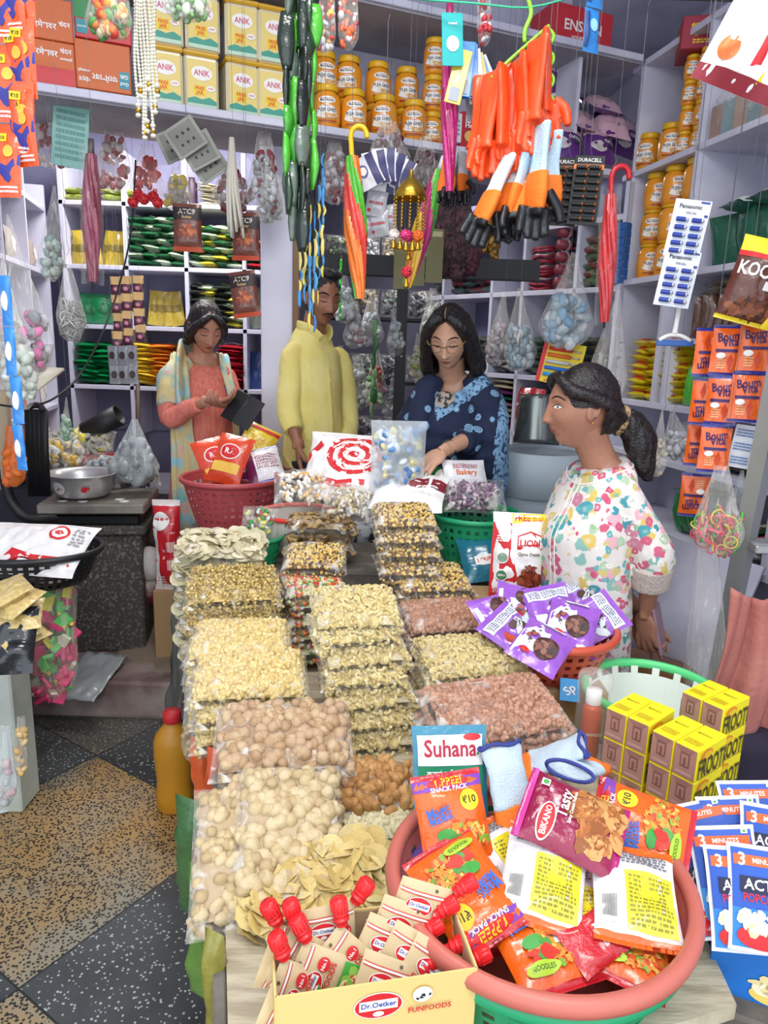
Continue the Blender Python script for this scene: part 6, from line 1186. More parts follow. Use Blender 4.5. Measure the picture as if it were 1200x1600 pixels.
# chocolate sachet strips (rear left)
CHS=[('rect',.0,.55,1,1,plain('#e0b77a')),('ell',.5,.30,.34,.18,plain('#7d2f5a')),('ell',.5,.30,.2,.1,plain('#d9a0a8'))]
for i,x in enumerate((180,197,215)): sstrip(x,432,545-6*i,3.35,4,.052,'s_choc','#4a1a2a',CHS,'maroon and cream sachet strip, '+('left','middle','right')[i]+' of the three on the rear shelf','maroon sachet strips')
for i,x in enumerate((176,190,206)): sstrip(x,540,600,3.33,2,.05,'s_silver','#8c8c92',[('ell',.5,.5,.3,.2,plain('#3a2a2e'))],'silver and brown sachet strip below the maroon ones, '+('left','middle','right')[i],'silver sachet strips')
# ---- long glossy twisted toy strips, green and black, then blue and yellow
def ribbon(x,y0,y1,Y,w,cols,lab,group,seed,lump=.5,seg=.045):
    top=pY(x,y0,Y); bot=pY(x,y1,Y); H=top.z-bot.z; n=max(3,int(H/seg)); r=random.Random(seed); t=thing('toy_strip',None,lab,'strip',group,T(top)); ms=[foil(c,.2) for c in cols]; mbs={}
    z=0; k=0
    while z>-H+seg*.4:
        l=seg*r.uniform(.8,1.7); m=ms[r.randrange(len(ms))]; a=r.uniform(0,3); mb=MB(); w1=w*r.uniform(.6,1.15)
        xo=r.uniform(-.004,.004); mb.add(tube([V((xo,0,z)),V((xo+r.uniform(-.006,.006),r.uniform(-.006,.006),z-l*.5)),V((xo,0,z-l))],[w1*.35,w1*.5,w1*.25],8,ry=[w1*.15,w1*.28,w1*.1],sm=3),m,M.Rotation(a,4,'Z')); ob('toy',mb,t); z-=l*.9; k+=1
        if k>40: break
    mb=MB(); mb.add(tube([(0,.004,.02),(0,.004,-H)],.0012,5),plain('#2a5a2a')); ob('string',mb,t); hook(t,top); return t
GB_=['#1d3a22','#3f9a2e','#101a14','#4fb034','#17251c','#1a2a20','#5a6a5e','#12201a']
for i,x in enumerate((449,458,466,474,482,491)): ribbon(x,-60,(330,350,322,348,330,300)[i],2.18+.02*(i%3),.046,GB_,'glossy green and black toy strip, '+ORD[i]+' from the left','green and black toy strips',i,seg=.085)
for i,x in enumerate((469,477,485,492,499,506)): ribbon(x,(330,300,320,330,290,240)[i],(470,460,515,500,470,430)[i],2.30+.015*i,.016,['#3a8ecb','#d9c95a','#2f7fc0','#e3d37a','#4a9ad2'],'thin blue and yellow toy strip, '+ORD[i]+' from the left','blue and yellow toy strips',i+20,seg=.035)
# ---- folded umbrellas
def umbrella(hx_,hy,tx,ty,Y,mats,hm,lab,rad=.022,handle='J',Y2=None,sleeve=False,name='umbrella'):
    a=pY(hx_,hy,Y); b=pY(tx,ty,Y2 or Y); L=(b-a).length; zz=(b-a).normalized(); xx=(X0-zz*zz.x).normalized(); t=thing(name,None,lab,'umbrella',None,M.Translation(a)@M((xx,zz.cross(xx),zz)).transposed().to_4x4()); k=len(mats)
    n=40; prof=[]
    def S(u,v):
        z=L*(.12+.86*v); r=rad*(.55+.45*math.sin(min(1,v*1.8)*PI/2))*(1-.55*max(0,(v-.55)/.45)); an=2*PI*u; tw=an+v*2.2; r*=1+.13*math.sin(tw*8); return V((r*math.cos(an),r*math.sin(an),z))
    vs,fs=grid(S,n,24); mb=MB()
    for j in range(24):
        for i in range(n): mb.ms=mb.ms or []; 
    for q,m in enumerate(mats):
        f2=[f for idx,f in enumerate(fs) if int(((idx%n)/n*3+(idx//n)/24*2.2)*1.6)%k==q]
        mb.add((vs,f2),m)
    ob('canopy',mb,t); mb=MB(); mb.add(tube([(0,0,L*.1),(0,0,L*1.02)],.004,8),ROD); ob('shaft',mb,t)
    mb=MB()
    if handle=='J': mb.add(tube([(0,0,L*.14),(0,0,.03),(.0,0,.0),(.010,0,-.020),(.030,0,-.027),(.048,0,-.016),(.054,0,.010)],.0085,12,sm=5),hm)
    else: mb.add(tube([(0,0,L*.13),(0,0,L*.02)],[.012,.010],14),hm)
    ob('handle',mb,t)
    if sleeve: mb=MB(); mb.add(tube([(0,0,L*.06),(0,0,L*1.0)],[rad*1.25]*2,16,cap=False),film('sleeve_film',.0,.10,scale=18,stretch=(2,2,.6))); ob('clear_sleeve',mb,t)
    if a.z>b.z: hook(t,a+V((0,0,.03)))
    return t
UP=foil('#8f3f52',.3); UO=foil('#f07a1e'); UG=foil('#59b83a'); UR=foil('#e0463a'); UY=foil('#f0c22a'); UM=foil('#c02a78'); URD=foil('#b8141f',.4)
umbrella(142,212,145,445,2.75,[UP,foil('#8a3a4c'),foil('#9a4a60')],plain('#5a4a4c'),'maroon folded umbrella in a clear sleeve hanging at the left',.032,'I',sleeve=True)
umbrella(548,212,562,472,2.55,[UO,UG,UR,UO],mat('yellow_handle','#e8c21e',.35),'green and orange folded umbrella with a yellow hook handle',.036,sleeve=False)
umbrella(695,240,634,452,2.70,[UO,UG,UM,UY],plain('#d9d9d9'),'orange and green folded umbrella hanging slantwise',.034,'I')
umbrella(703,0,702,305,2.35,[UM,foil('#a81f66')],plain('#8a1a52'),'narrow magenta folded umbrella left of the gloves',.024,'I')
umbrella(956,275,944,508,2.35,[URD,foil('#c8242a',.4)],mat('red_handle','#b81c28',.35),'red folded umbrella with red hook handle on the right',.026,sleeve=True)
# ---- gloves
RG=mat('rubber_orange','#ea4f1c',.38,0,.08,25,coat=.15)
def rubberglove():
    mb=MB(); mb.add(tube([(0,0,0),(0,0,-.10),(0,0,-.20),(0,0,-.245)],[.046,.040,.038,.046],16,ry=[.012,.016,.016,.018],sm=5),RG)
    for i in range(4): x=.033-.022*i; mb.add(tube([(x*.8,0,-.22),(x,.002,-.285),(x*1.1,-.006,-.345+.014*abs(i-1.4))],[.0125,.0120,.0095],10,sm=3),RG)
    mb.add(tube([(.030,0,-.20),(.058,-.004,-.245),(.062,-.010,-.285)],[.015,.0135,.010],10,sm=3),RG)
    return fuse(mb,.0045,2,lambda p:noise.noise(V((p.x*40,p.y*40,p.z*9)))*.005)
RGM=rubberglove(); SPG=[(772,112,2.25,8,30),(786,104,2.22,-4,-20),(800,98,2.26,6,60),(812,90,2.2,-8,10),(826,84,2.24,4,-35),(842,60,2.18,2,25),(853,50,2.22,-4,-10),(764,118,2.3,12,70),(835,100,2.28,-3,45)]
for i,(x,y,Y,sw,yw_) in enumerate(SPG):
    p=pY(x,y,Y); t=thing('rubber_glove',RGM,'orange rubber glove hanging in the bunch, '+('left front','second from the left','centre rear','centre front','right of centre','right front, highest','rightmost','far left rear','right rear')[i],'glove','orange rubber gloves',T(p,0,sw,yw_,(1,1,.86)))
# lime coat hanger with scalloped edge holding them
LIME=mat('lime_hanger','#8ed83a',.35); pa=pY(768,118,2.24); pb_=pY(862,40,2.24); top=pY(822,-10,2.24); 
t=thing('clothes_hanger',None,'lime green scalloped hanger carrying the orange gloves','hanger')
mb=MB(); mb.add(tube([top,pY(830,20,2.24),pY(820,48,2.24),pY(820,66,2.24)],.006,8,sm=4),LIME); mb.add(tube([pY(858,40,2.24),pY(795,95,2.24),pY(768,122,2.24)],.005,8,sm=4),LIME); ob('arm',mb,t)
mb=MB(); sc=[]
for i in range(5):
    y=42+i*34; sc+= [pY(853,y,2.22),pY(864,y+10,2.22),pY(863,y+22,2.22),pY(852,y+32,2.22)]
mb.add(tube(sc,.0048,8,sm=3),LIME); ob('scalloped_edge',mb,t)
mb=MB(); mb.add(tube([pY(640,-2,2.24),pY(740,5,2.24),pY(822,12,2.24),pY(892,-4,2.24)],.0025,6,sm=3),mat('green_cord','#2fc08a',.5)); thing('cord',mb,'thin green cord stretched along the top of the photo','cord')
GWH=mat('glove_white','#dfe3e6',.8,0,.4,260); GBK=mat('glove_black','#17191c',.35,0,.15,60); GLB=mat('glove_lightblue','#bcd7e8',.8,0,.4,260)
def dipglove(sleeve):
    t=thing('work_glove',None,'x','glove','white, orange and black work gloves'); mb=MB()
    mb.add(tube([(0,0,0),(0,0,-.08),(0,0,-.13)],[.044,.038,.046],16,ry=[.014,.014,.018],sm=4),sleeve); ob('knit_cuff',fuse(mb,.0045,2,lambda p:noise.noise(V((p.x*50,p.y*50,p.z*8)))*.004),t)
    mb=MB(); mb.add(tube([(0,0,-.11),(0,0,-.16),(0,0,-.20)],[.047,.052,.046],16,ry=[.020,.022,.018],sm=4),GO); ob('orange_palm',fuse(mb,.0045,2),t)
    mb=MB(); mb.add(tube([(0,0,-.195),(0,0,-.215)],[.047,.040],16,ry=[.019,.018]),GBK)
    for i in range(4): x=.034-.023*i; mb.add(tube([(x*.85,0,-.19),(x,0,-.235),(x*1.12,-.006,-.275+.012*abs(i-1.4))],[.0130,.0125,.0100],10,sm=3),GBK)
    mb.add(tube([(.032,0,-.15),(.064,-.004,-.19),(.072,-.010,-.225)],[.016,.0145,.011],10,sm=3),GBK); ob('black_fingers',fuse(mb,.0045,2),t); return t
for i,(x,y,Y,sw,yw_,s_,col) in enumerate(((795,245,2.2,24,20,1.0,GWH),(812,232,2.24,16,60,.98,GWH),(828,225,2.2,12,-20,1.0,GLB),(848,195,2.16,2,15,1.12,GLB),(856,205,2.22,-4,70,1.05,GLB),(712,240,2.5,10,10,.62,GWH),(722,238,2.52,-6,-40,.62,GWH),(704,246,2.5,20,70,.6,GO))):
    p=pY(x,y,Y); g=dipglove(col); g.matrix_local=T(p,0,sw,yw_,s_); g['label']=('orange and black work glove '+('at the far left of the large bunch','second from the left in the large bunch','in the middle of the large bunch','highest at the right of the large bunch','at the right rear of the large bunch','at the right, behind the magenta umbrella','at the rear, behind the magenta umbrella','at the left, behind the magenta umbrella')[i]); hook(g,p)
# ---- cards
def card(x,y,Y,w,h,m,dec,lab,cat='card',name='card',yaw=0,roll=0,lean=0,group=None,extra=None,hk=True):
    p=pY(x,y,Y); mb=MB(); mb.add(box(w,h,.003,.001),m); face_print(mb,w,h,dec,T((0,0,.0017)))
    t=thing(name,mb,lab,cat,group,stand(p,yaw,lean,roll)); 
    if extra: extra(t,w,h)
    if hk: hook(t,p+V((0,0,h*.46)))
    return t
def batt(col,rows,cols,tip,horizontal=True,y1=.38,y0=-.46,l=.034,r_=.0062):
    def f(t,w,h):
        k=0
        for i in range(rows):
            for j in range(cols):
                mb=MB(); z=h*(y1+(y0-y1)*(i+.5)/rows); x=w*((j+.5)/cols-.5)*.86; R=T((x,z,.008))@T(ry=90)
                mb.add(lathe([(r_*.7,-l/2),(r_,-l/2+.001),(r_,l*.30)],12),col,R); mb.add(lathe([(r_,l*.30),(r_,l/2-.001),(r_*.5,l/2),(r_*.4,l/2+.002)],12),tip,R); ob('battery',mb,t)
    return f
COP=mat('copper_tip','#a8643c',.3,.7); BKM=mat('battery_black','#1c1c1e',.35,.2); BLM=mat('battery_blue','#2a3f9a',.35,.2); SLV=mat('silver_tip','#c9c9cc',.3,.6)
for x,y,lab in((915,298,'black card of cylindrical batteries with white lettering, left of the red umbrella'),(882,300,'black card of batteries partly behind the gloves')):
    card(x,y,2.42 if x>900 else 2.46,.092,.205,plain('#202022'),[('txt','DURACELL',.5,.93,.78,W_),('rect',0,.80,1,.87,COP),('txt','2X PLUS',.4,.835,.5,BLK)],lab,'batteries','battery_card',-12,-3,0,'black battery cards',batt(BKM,8,2,COP,l=.036))
for k,(x,y) in enumerate(((1074,358),(1058,436))):
    card(x,y,2.15,.098,.155,plain('#dfe3ea'),[('txt','Panasonic',.45,.88,.62,plain('#22242c')),('txt','SPECIAL',.5,.77,.3,plain('#555a66')),('rect',.7,.95,.95,.98,plain('#1d3a8a')),('rect',.86,.72,.96,.76,plain('#1d3a8a'))],'white card of blue batteries, '+('upper' if k==0 else 'lower')+' of the two','batteries','battery_card',-14,-7,0,'white battery cards',batt(BLM,5,2,SLV,y1=.22,l=.032),k==0)
card(707,62,2.28,.062,.135,mat('teal_card','#22a8a8',.4),[('ell',.5,.42,.30,.15,W_),('txt','round',.5,.8,.4,W_)],'teal card with a white circle left of the razor packs','card','card',10,4)
card(110,212,3.0,.13,.23,plain('#7fb0a8'),[('lines',.1,.1,.9,.9,plain('#5a8f88'),8)],'teal card sheet hanging under the loft at the left','card','card',18,-6)
LTR=[plain('#d93a2a'),plain('#e8732a'),plain('#c9c9c9'),plain('#2a6fc9'),plain('#3aa0d8')]
def lighters(t,w,h):
    for i in range(5): mb=MB(); mb.add(tube([(-w*.36,h*(.30-.15*i),.008),(w*.20,h*(.30-.15*i)+.004,.008)],.007,8),LTR[i]); mb.add(tube([(w*.2,h*(.30-.15*i)+.004,.008),(w*.42,h*(.30-.15*i)+.006,.008)],.003,6),SLV); ob('lighter',mb,t)
card(876,568,2.75,.155,.16,plain('#e3c81e'),[('rect',0,0,.10,1,REDP),('lines',.2,.02,.9,.08,plain('#c9402c'),1)],'yellow card of coloured gas lighters behind the woman in floral','card','lighter_card',-16,-10,0,None,lighters)
card(1160,698,2.05,.060,.125,plain('#e4e8ee'),[('lines',.1,.72,.9,.92,plain('#5a7fb8'),3),('lines',.1,.40,.9,.60,plain('#5a7fb8'),3),('lines',.1,.08,.9,.28,plain('#5a7fb8'),3)],'white printed card strip beside the malt drink sachets','card','card',-20,-6)
# razor packs fan
for i,(x,y,c,rl_) in enumerate(((716,112,'#d8c24a',-12),(726,100,'#2b7fd0',-4),(734,104,'#2570c4',4),(742,112,'#c9ccd2',10),(750,118,'#c8b24a',16),(757,125,'#3a86cc',22),(763,120,'#bfc3ca',28),(740,140,'#aeb6c0',6))):
    card(x,y+8,2.30+.012*i,.048,.145,foil(c),[('txt','Gillette',.5,.5,.8,W_,80),('rect',.2,.05,.8,.3,plain('#9aa4ae'))],'blistered razor pack in the fan beside the teal card, '+ORD[i]+' from the left','razor','razor_pack',0,rl_,0,'razor packs in the fan',None,i==3)
# white and navy sachets on a hook, silver packs below
WNP=packet('white_navy',.085,.105,.012,foil('#dfe0e8'),[('rect',.62,.0,.95,1,plain('#3a3a6a')),('ell',.32,.55,.22,.20,plain('#6a6a9a')),('ell',.32,.55,.15,.13,W_)],None,.04,8,8,.003,2)
for i,(x,y,rl_,yw_) in enumerate(((575,268,28,-10),(588,262,14,5),(600,258,2,-5),(612,262,-14,8),(624,270,-26,-6),(602,276,-8,0),(590,280,20,3))):
    p=pY(x,y,2.62+.012*i); t=thing('white_sachet',WNP,'white and navy sachet fanned out on the hook, '+ORD[i]+' of the fan','sachet','white and navy sachets on the hook',stand(p,yw_,0,rl_)); 
    if i==2: hook(t,p+V((0,0,.05)))
SVP=packet('silver_pack',.075,.085,.025,foil('#b9bcc4',.22),[('lines',.15,.4,.85,.6,plain('#b03a4a'),1),('ell',.2,.2,.08,.06,REDP)],None,.05,8,8,.005,3)
for i,(x,y) in enumerate(((588,318),(592,350),(604,340),(578,352))): t=thing('silver_pack',SVP,'silver pack hanging below the white sachets, '+('top','left lower','right','rear left')[i],'packet','silver packs',stand(pY(x,y,2.68+.01*i),rnd.uniform(-15,15),0,rnd.uniform(-10,10))); hook(t,pY(x,y-14,2.68+.01*i),zt=2.2) if i==0 else None
# brass ornament with flower pompoms
p=pY(643,262,2.55); t=thing('door_hanging',None,'golden bell hanging with white, pink and orange flower balls','ornament',None,T(p)); hook(t,p)
GM=mat('brass','#c9a23a',.28,.9); mb=MB(); mb.add(lathe([(.0,.0),(.006,-.01),(.010,-.03),(.030,-.045),(.048,-.07),(.055,-.095),(.052,-.097),(.028,-.06),(.0,-.03)],24,1,1,False),GM); ob('dome',mb,t)
for i in range(12): a=2*PI*i/12; mb=MB(); [mb.add(ell(.004,.004,.004,6,4),GM,T((.053*math.cos(a),.053*math.sin(a),-.10-.011*k))) for k in range(9)]; ob('bead_chain',mb,t)
def pom(par,q,r,m,nm='flower_ball'):
    mb=MB(); rr_=random.Random(int(q[0]*999)); mb.add(ell(r*.7,r*.7,r*.6,10,8),m)
    for i in range(60): v=V((rr_.gauss(0,1),rr_.gauss(0,1),rr_.gauss(0,1))).normalized()*r*.75; mb.add(ell(r*.28,r*.22,r*.12,6,4),m,aim(v,v*1.3))
    ob(nm,mb,par,T(q))
for q,m in(((-.050,0,-.21),plain('#e8ded8')),((-.012,-.03,-.215),plain('#d83a78')),((.030,-.02,-.215),plain('#e8702a')),((.0,.03,-.21),plain('#d83a78')),((-.004,-.01,-.33),plain('#c9283e'))): pom(t,q,.022,m)
for q in((-.052,0,-.245),(-.03,-.02,-.25),(-.01,-.03,-.255),(.012,-.03,-.255),(.03,-.02,-.25),(-.004,-.01,-.37),(.0,0,-.28)):
    mb=MB(); mb.add(lathe([(.0,.022),(.005,.02),(.007,.008),(.012,-.008),(.011,-.009),(.0,.010)],12,1,1,False),GM); mb.add(ell(.003,.003,.003,6,4),GM,T((0,0,-.009))); ob('bell',mb,t,T(q))
mb=MB(); mb.add(tube([(-.004,-.01,-.22),(-.004,-.01,-.37)],.001,5),GM); ob('thread',mb,t)
# strings of pearls
PE=mat('pearl','#dfdccb',.25,0,0,0,coat=.6)
bd=ell(.0052,.0052,.0052,8,6)
for i in range(8):
    x=207+i*4.6; a=pY(x,-40,2.35); y1=(180,150,215,205,140,212,175,150)[i]; H=a.z-pY(x,y1,2.35).z; mb=MB(); n=int(H/.0098)
    for k in range(n): mb.add(bd,PE,T((.003*math.sin(k*.2+i),.004*math.cos(k*.13+i*2),-k*.0098)))
    for k in range(3): mb.add(ell(.009,.009,.007,8,6),GM if k==1 else PE,T((0,0,-H+.014*k)))
    t=thing('bead_string',mb,'string of cream beads, '+ORD[i]+' from the left','beads','strings of cream beads',T(a)); hook(t,a)
# ---- hanging clear bags
HF=film('hang_film',.10,.42,scale=10,stretch=(6,6,1),rough=.2); HF2=film('milky_film',.28,.5,'#dfe8ea',10,stretch=(6,6,1),rough=.25)
def hbag(x0,x1,y0,y1,Y,cols,lab,group=None,n=60,ps=.014,fill=.5,fl=None,neck=.10,tx=None,name='hanging_bag',hk=True,kinds=('ell',),cn='goods',kind='stuff',depth=.7):
    cx=(x0+x1)/2; top=pY(tx if tx is not None else cx,y0,Y); bot=pY(cx,y1,Y); W=(pY(x1,(y0+y1)/2,Y).x-pY(x0,(y0+y1)/2,Y).x)/2; H=top.z-bot.z; r=random.Random(int(x0*7+y0)); dx=bot.x-top.x
    def rad(t): return W*(neck+(1-neck)*(min(1,t/.72)**1.15)) if t<.72 else W*math.sqrt(max(0,1-((t-.72)/.29)**2))
    def S(u,v):
        a=2*PI*u; R=rad(v)*(1+.10*math.sin(a*9+v*2)*(1-v*.7)+.08*noise.noise(V((math.cos(a)*2,math.sin(a)*2,v*4+cx)))); return V((R*math.cos(a)+dx*v,R*math.sin(a)*depth,-H*v))
    mb=MB(); mb.add(grid(S,44,20),fl or HF); t=thing(name,mb,lab,'bag',group,T(top))
    c=MB(); ms=[plain(q) if isinstance(q,str) else q for q in cols]
    for i in range(n):
        v=1-fill*r.random()**.9-.04; a=r.random()*6.28; R=rad(v)*.84*math.sqrt(r.uniform(.3,1)); s=ps*r.uniform(.7,1.5); k=kinds[i%len(kinds)]; q=V((R*math.cos(a)+dx*v,R*math.sin(a)*depth,-H*v)); E_=Euler((r.random()*3,r.random()*3,r.random()*3)).to_matrix().to_4x4()
        if k=='ell': g=ell(s,s*.8,s*.6,8,6)
        elif k=='ring': g=tube([(s*1.4*math.cos(j*PI/7),s*1.4*math.sin(j*PI/7),0) for j in range(14)],s*.16,5,True)
        elif k=='box': g=box(s*2,s*1.3,s*.5,s*.1)
        else: g=tube([(-s*2,0,0),(0,s*.7,s*.3),(s*2,0,0)],s*.22,6,sm=2)
        c.add(g,ms[i%len(ms)],M.Translation(q)@E_)
    ob(cn,c,t,None,kind)
    if hk: hook(t,top)
    return t
hbag(785,838,450,580,2.95,['#8fa5b0','#c2cdd2','#7d8f99','#a8b8c0'],'clear bag of pale blue goods under the bangle shelf',n=70,ps=.017,tx=812)
hbag(755,795,455,572,3.05,['#b8a8ae','#a39aa2','#c9c2c6'],'clear bag of pinkish goods left of the pale blue bags',n=50,ps=.015,tx=788)
hbag(838,922,395,545,2.70,['#8fb0c4','#7a9db5','#c9cfd0','#a8b8c0'],'large clear bag of light blue and white goods',n=70,ps=.020,tx=898)
hbag(908,972,450,640,2.48,['#9aa0a2','#8a9094'],'long pleated polythene bag right of the red umbrella',n=20,ps=.01,fill=.2,tx=968,neck=.05)
hbag(1012,1040,640,745,2.2,['#b8b0a0','#a8a090'],'small pleated bag hanging behind the ponytail',n=20,ps=.01,tx=1035,neck=.08)
hbag(1042,1092,640,720,2.3,['#b0b4ba','#8f949c','#c9cdd2'],'clear bag of silver goods right of the ponytail',n=40,ps=.014,tx=1050)
hbag(1080,1160,728,868,2.0,['#d83a5a','#e0506a','#d23050','#3fae3a','#d8c83a'],'clear bag of red, green and yellow loops',n=110,ps=.011,kinds=('tube','ring','tube'),fill=.42,tx=1128,neck=.25)
hbag(1128,1172,735,830,2.1,['#c9bcc0','#b8a8ae'],'milky bag hanging beside the bag of loops',n=16,ps=.012,fl=HF2,tx=1160)
hbag(0,92,335,590,2.35,['#c9c9cc','#8d8f94','#d86aa8','#6a6c70'],'large clear bag of silver and pink goods at the left wall',n=80,ps=.018,tx=12,fill=.35,neck=.04)
hbag(10,66,380,640,2.2,['#b9c4b8','#a0a8a0','#d0d4cc'],'clear bag of grey green goods nearest the left edge',n=50,ps=.016,tx=-4,fill=.35,neck=.06)
hbag(92,136,395,532,2.7,['#a8a8a4','#c9c9c6','#8f8f8c'],'clear bag of metal rings on the left wall',n=60,ps=.012,kinds=('ring',),tx=104,fill=.4,neck=.08)
hbag(60,100,290,440,2.9,['#8fa39a','#b8c4bc'],'clear bag of pale green goods high on the left wall',n=40,ps=.015,tx=85,fill=.4)
hbag(95,112,620,690,2.9,['#9fb8a4','#7a9a80'],'small clear bag of green goods at the end of the left shelves',n=30,ps=.012)
hbag(135,205,-40,62,2.3,['#e0803a','#c9402c','#d9c9a0','#5a9a4a','#e8a84a'],'clear bag of orange and red flowers at the top left',n=90,ps=.014,fill=.7,neck=.6)
hbag(255,330,-50,32,2.3,['#cfe0c4','#8ab87a','#e0e8dc'],'clear bag of white and green flowers at the top',n=90,ps=.013,fill=.7,neck=.6)
hbag(492,524,-40,84,2.4,['#c9402c','#e0b84a','#cfcfd4'],'narrow clear bag with red and yellow trinkets at the top',n=50,ps=.010,fill=.8,neck=.8)
hbag(528,560,-40,78,2.4,['#d9632c','#cfcfd4','#a82a2a'],'narrow clear bag with orange and red trinkets at the top',n=50,ps=.010,fill=.8,neck=.8)
hbag(745,768,-40,72,2.5,['#b8303a','#c9c9cc'],'narrow clear bag of red goods above the gloves',n=40,ps=.010,fill=.8,neck=.7)
for i,(x0,x1,y0,y1,cols) in enumerate(((40,130,168,262,['#8a2a34','#a8464c','#c9b8b4']),(150,205,185,300,['#8d2434','#b86a6c','#cfc4c0']),(205,255,225,318,['#c02a34','#a81f2c','#d86a6a']),(385,440,205,340,['#7d2436','#9aa4a6','#c9cdd0']),(400,445,270,352,['#b9c6ca','#9fb0b4']),(500,545,210,320,['#6e2436','#b8b4b8']),(575,640,190,262,['#5a2030','#8a7a80']),(330,395,250,330,['#7a2c3c','#a8a0a2']),(255,300,260,330,['#c9b23a','#a8a49a']),(640,690,215,300,['#4a2430','#6a5a60']))):
    hbag(x0,x1,y0,y1,3.25+.05*(i%3),cols,'clear bag of '+('maroon and cream','dark red','bright red flowers','maroon and grey','pale blue grey','maroon and white','dark plum','plum and grey','yellow and grey','dark plum trimmings')[i]+(' goods' if i!=2 else '')+' under the loft'+(' at the far left' if i==0 else ''),'clear bags under the loft',n=50,ps=.016,fill=.7,neck=.35)
# red and gold artificial flowers bunch
p=pY(228,305,3.1); t=thing('flower_bunch',None,'bunch of red artificial flowers hanging under the loft','flowers',None,T(p)); hook(t,p)
for q in((-.03,0,-.0),(.03,0,-.005),(0,-.03,-.02),(.05,-.01,-.03),(-.05,-.01,-.03)): pom(t,q,.026,plain('#c3222e'),'flower')
# switch boards tied in a bundle
for i,(x,y,rl_) in enumerate(((290,215,35),(312,235,30),(325,255,38),(275,225,25))):
    card(x,y,2.92+.03*i,.125,.115,plain('#8f9088'),[('rect',.1,.1,.9,.9,plain('#77786f'))]+[('ell',.3+.2*(k%3),.35+.3*(k//3),.04,.05,BLK) for k in range(6)],'grey switch plate in the bundle under the loft, '+('top left','middle','right','rear')[i]+' one','switch','switch_plate',10,rl_,0,'grey switch plates',None,i==0)
# bundle of white wicks on a hook
p=pY(362,215,2.95); t=thing('cord_bundle',None,'bundle of off-white cords hanging from the loft edge','cord',None,T(p)); hook(t,p)
for i in range(9): mb=MB(); a=i*.7; mb.add(tube([(.004*math.cos(a),.004*math.sin(a),.0),(.018*math.cos(a)+.0,.012*math.sin(a),-.18),(.030*math.cos(a)+.012,.016*math.sin(a),-.36+.02*(i%3))],[.006,.0075,.006],7,sm=3),mat('wick','#c4bfb2',.8)); ob('wick',mb,t)
# brown chutney pouches
ATC=packet('brown_pouch',.115,.18,.04,foil('#6b3a2e'),[('rect',.0,.66,1,.92,plain('#2a2022')),('txt','ATC9',.5,.82,.6,plain('#c9c2b8')),('txt','Butter',.5,.71,.34,plain('#c9a46a')),('bits',.5,.40,.3,.15,food('#a8583a','#7d3a28','#c9764a'),30,.012),('rect',.0,.0,1,.10,plain('#b8482a'))],None,.05,10,12,.005,4)
for i,(x,y) in enumerate(((293,356),(384,370),(382,460))): t=thing('snack_pouch',ATC,'brown foil pouch hanging before the rear shelves, '+('left','upper right','lower right')[i]+' one','pouch','brown foil pouches',stand(pY(x,y,3.0),rnd.uniform(-10,10),0,(0,0,8)[i])); hook(t,pY(x,y-30,3.0))
# chocolate cereal pouch, white and red noodle bag at the right
KOC=packet('cereal',.17,.25,.05,foil('#5a2a1c'),[('rect',.0,.80,1,1,YLW),('rect',.0,.76,1,.82,REDP),('txt','KOCOS',.5,.62,.86,W_,0,1.3),('bits',.55,.18,.42,.13,food('#6e3a22','#8a4a2c','#4a2416'),60,.016),('rect',.6,.42,.78,.52,W_),('poly',[(.82,0),(1,0),(1,.5),(.9,.4)],YLW)],foil('#e6c91e'),.04,12,14,.005,4)
p=pY(1184,442,1.95); t=thing('cereal_pouch',KOC,'brown and yellow cereal pouch hanging at the right edge','pouch',None,stand(p,-18,0,-14,.86)); hook(t,p+V((.0,0,.10)))
RWB=packet('white_red_bag',.26,.40,.09,foil('#e3e2e2'),[('poly',[(.55,.0),(.75,.0),(.75,1),(.55,1)],REDP),('poly',[(.75,.1),(1,.1),(1,.8),(.75,.8)],YLW),('rect',.78,.55,.98,.75,plain('#3f9a3f')),('ell',.25,.25,.13,.09,plain('#e8783a')),('rect',0,0,1,.12,plain('#8a1f2e'))],None,.04,14,14,.008,4)
p=pY(1196,38,1.85); t=thing('hanging_pack',RWB,'large white and red pack hanging at the top right corner','pack',None,stand(p,-20,0,-24,.74)); hook(t,p+V((0,0,.13)),zt=2.44)
# squeegee
p=pY(1062,470,2.2); t=thing('squeegee',None,'white squeegee with a blue blade hanging below the battery cards','wiper',None,T(p,0,0,-10)); mb=MB(); mb.add(tube([(0,0,.0),(-.002,0,-.07),(-.004,0,-.095)],[.008,.0075,.009],10,sm=3),W_); mb.add(tube([(-.045,0,-.115),(-.02,0,-.100),(.015,0,-.100),(.045,0,-.115)],.006,8,sm=3),W_); ob('handle',mb,t); mb=MB(); mb.add(box(.105,.008,.018,.002),plain('#2f5fa8'),T((0,0,-.122))); ob('blade',mb,t); hook(t,p)
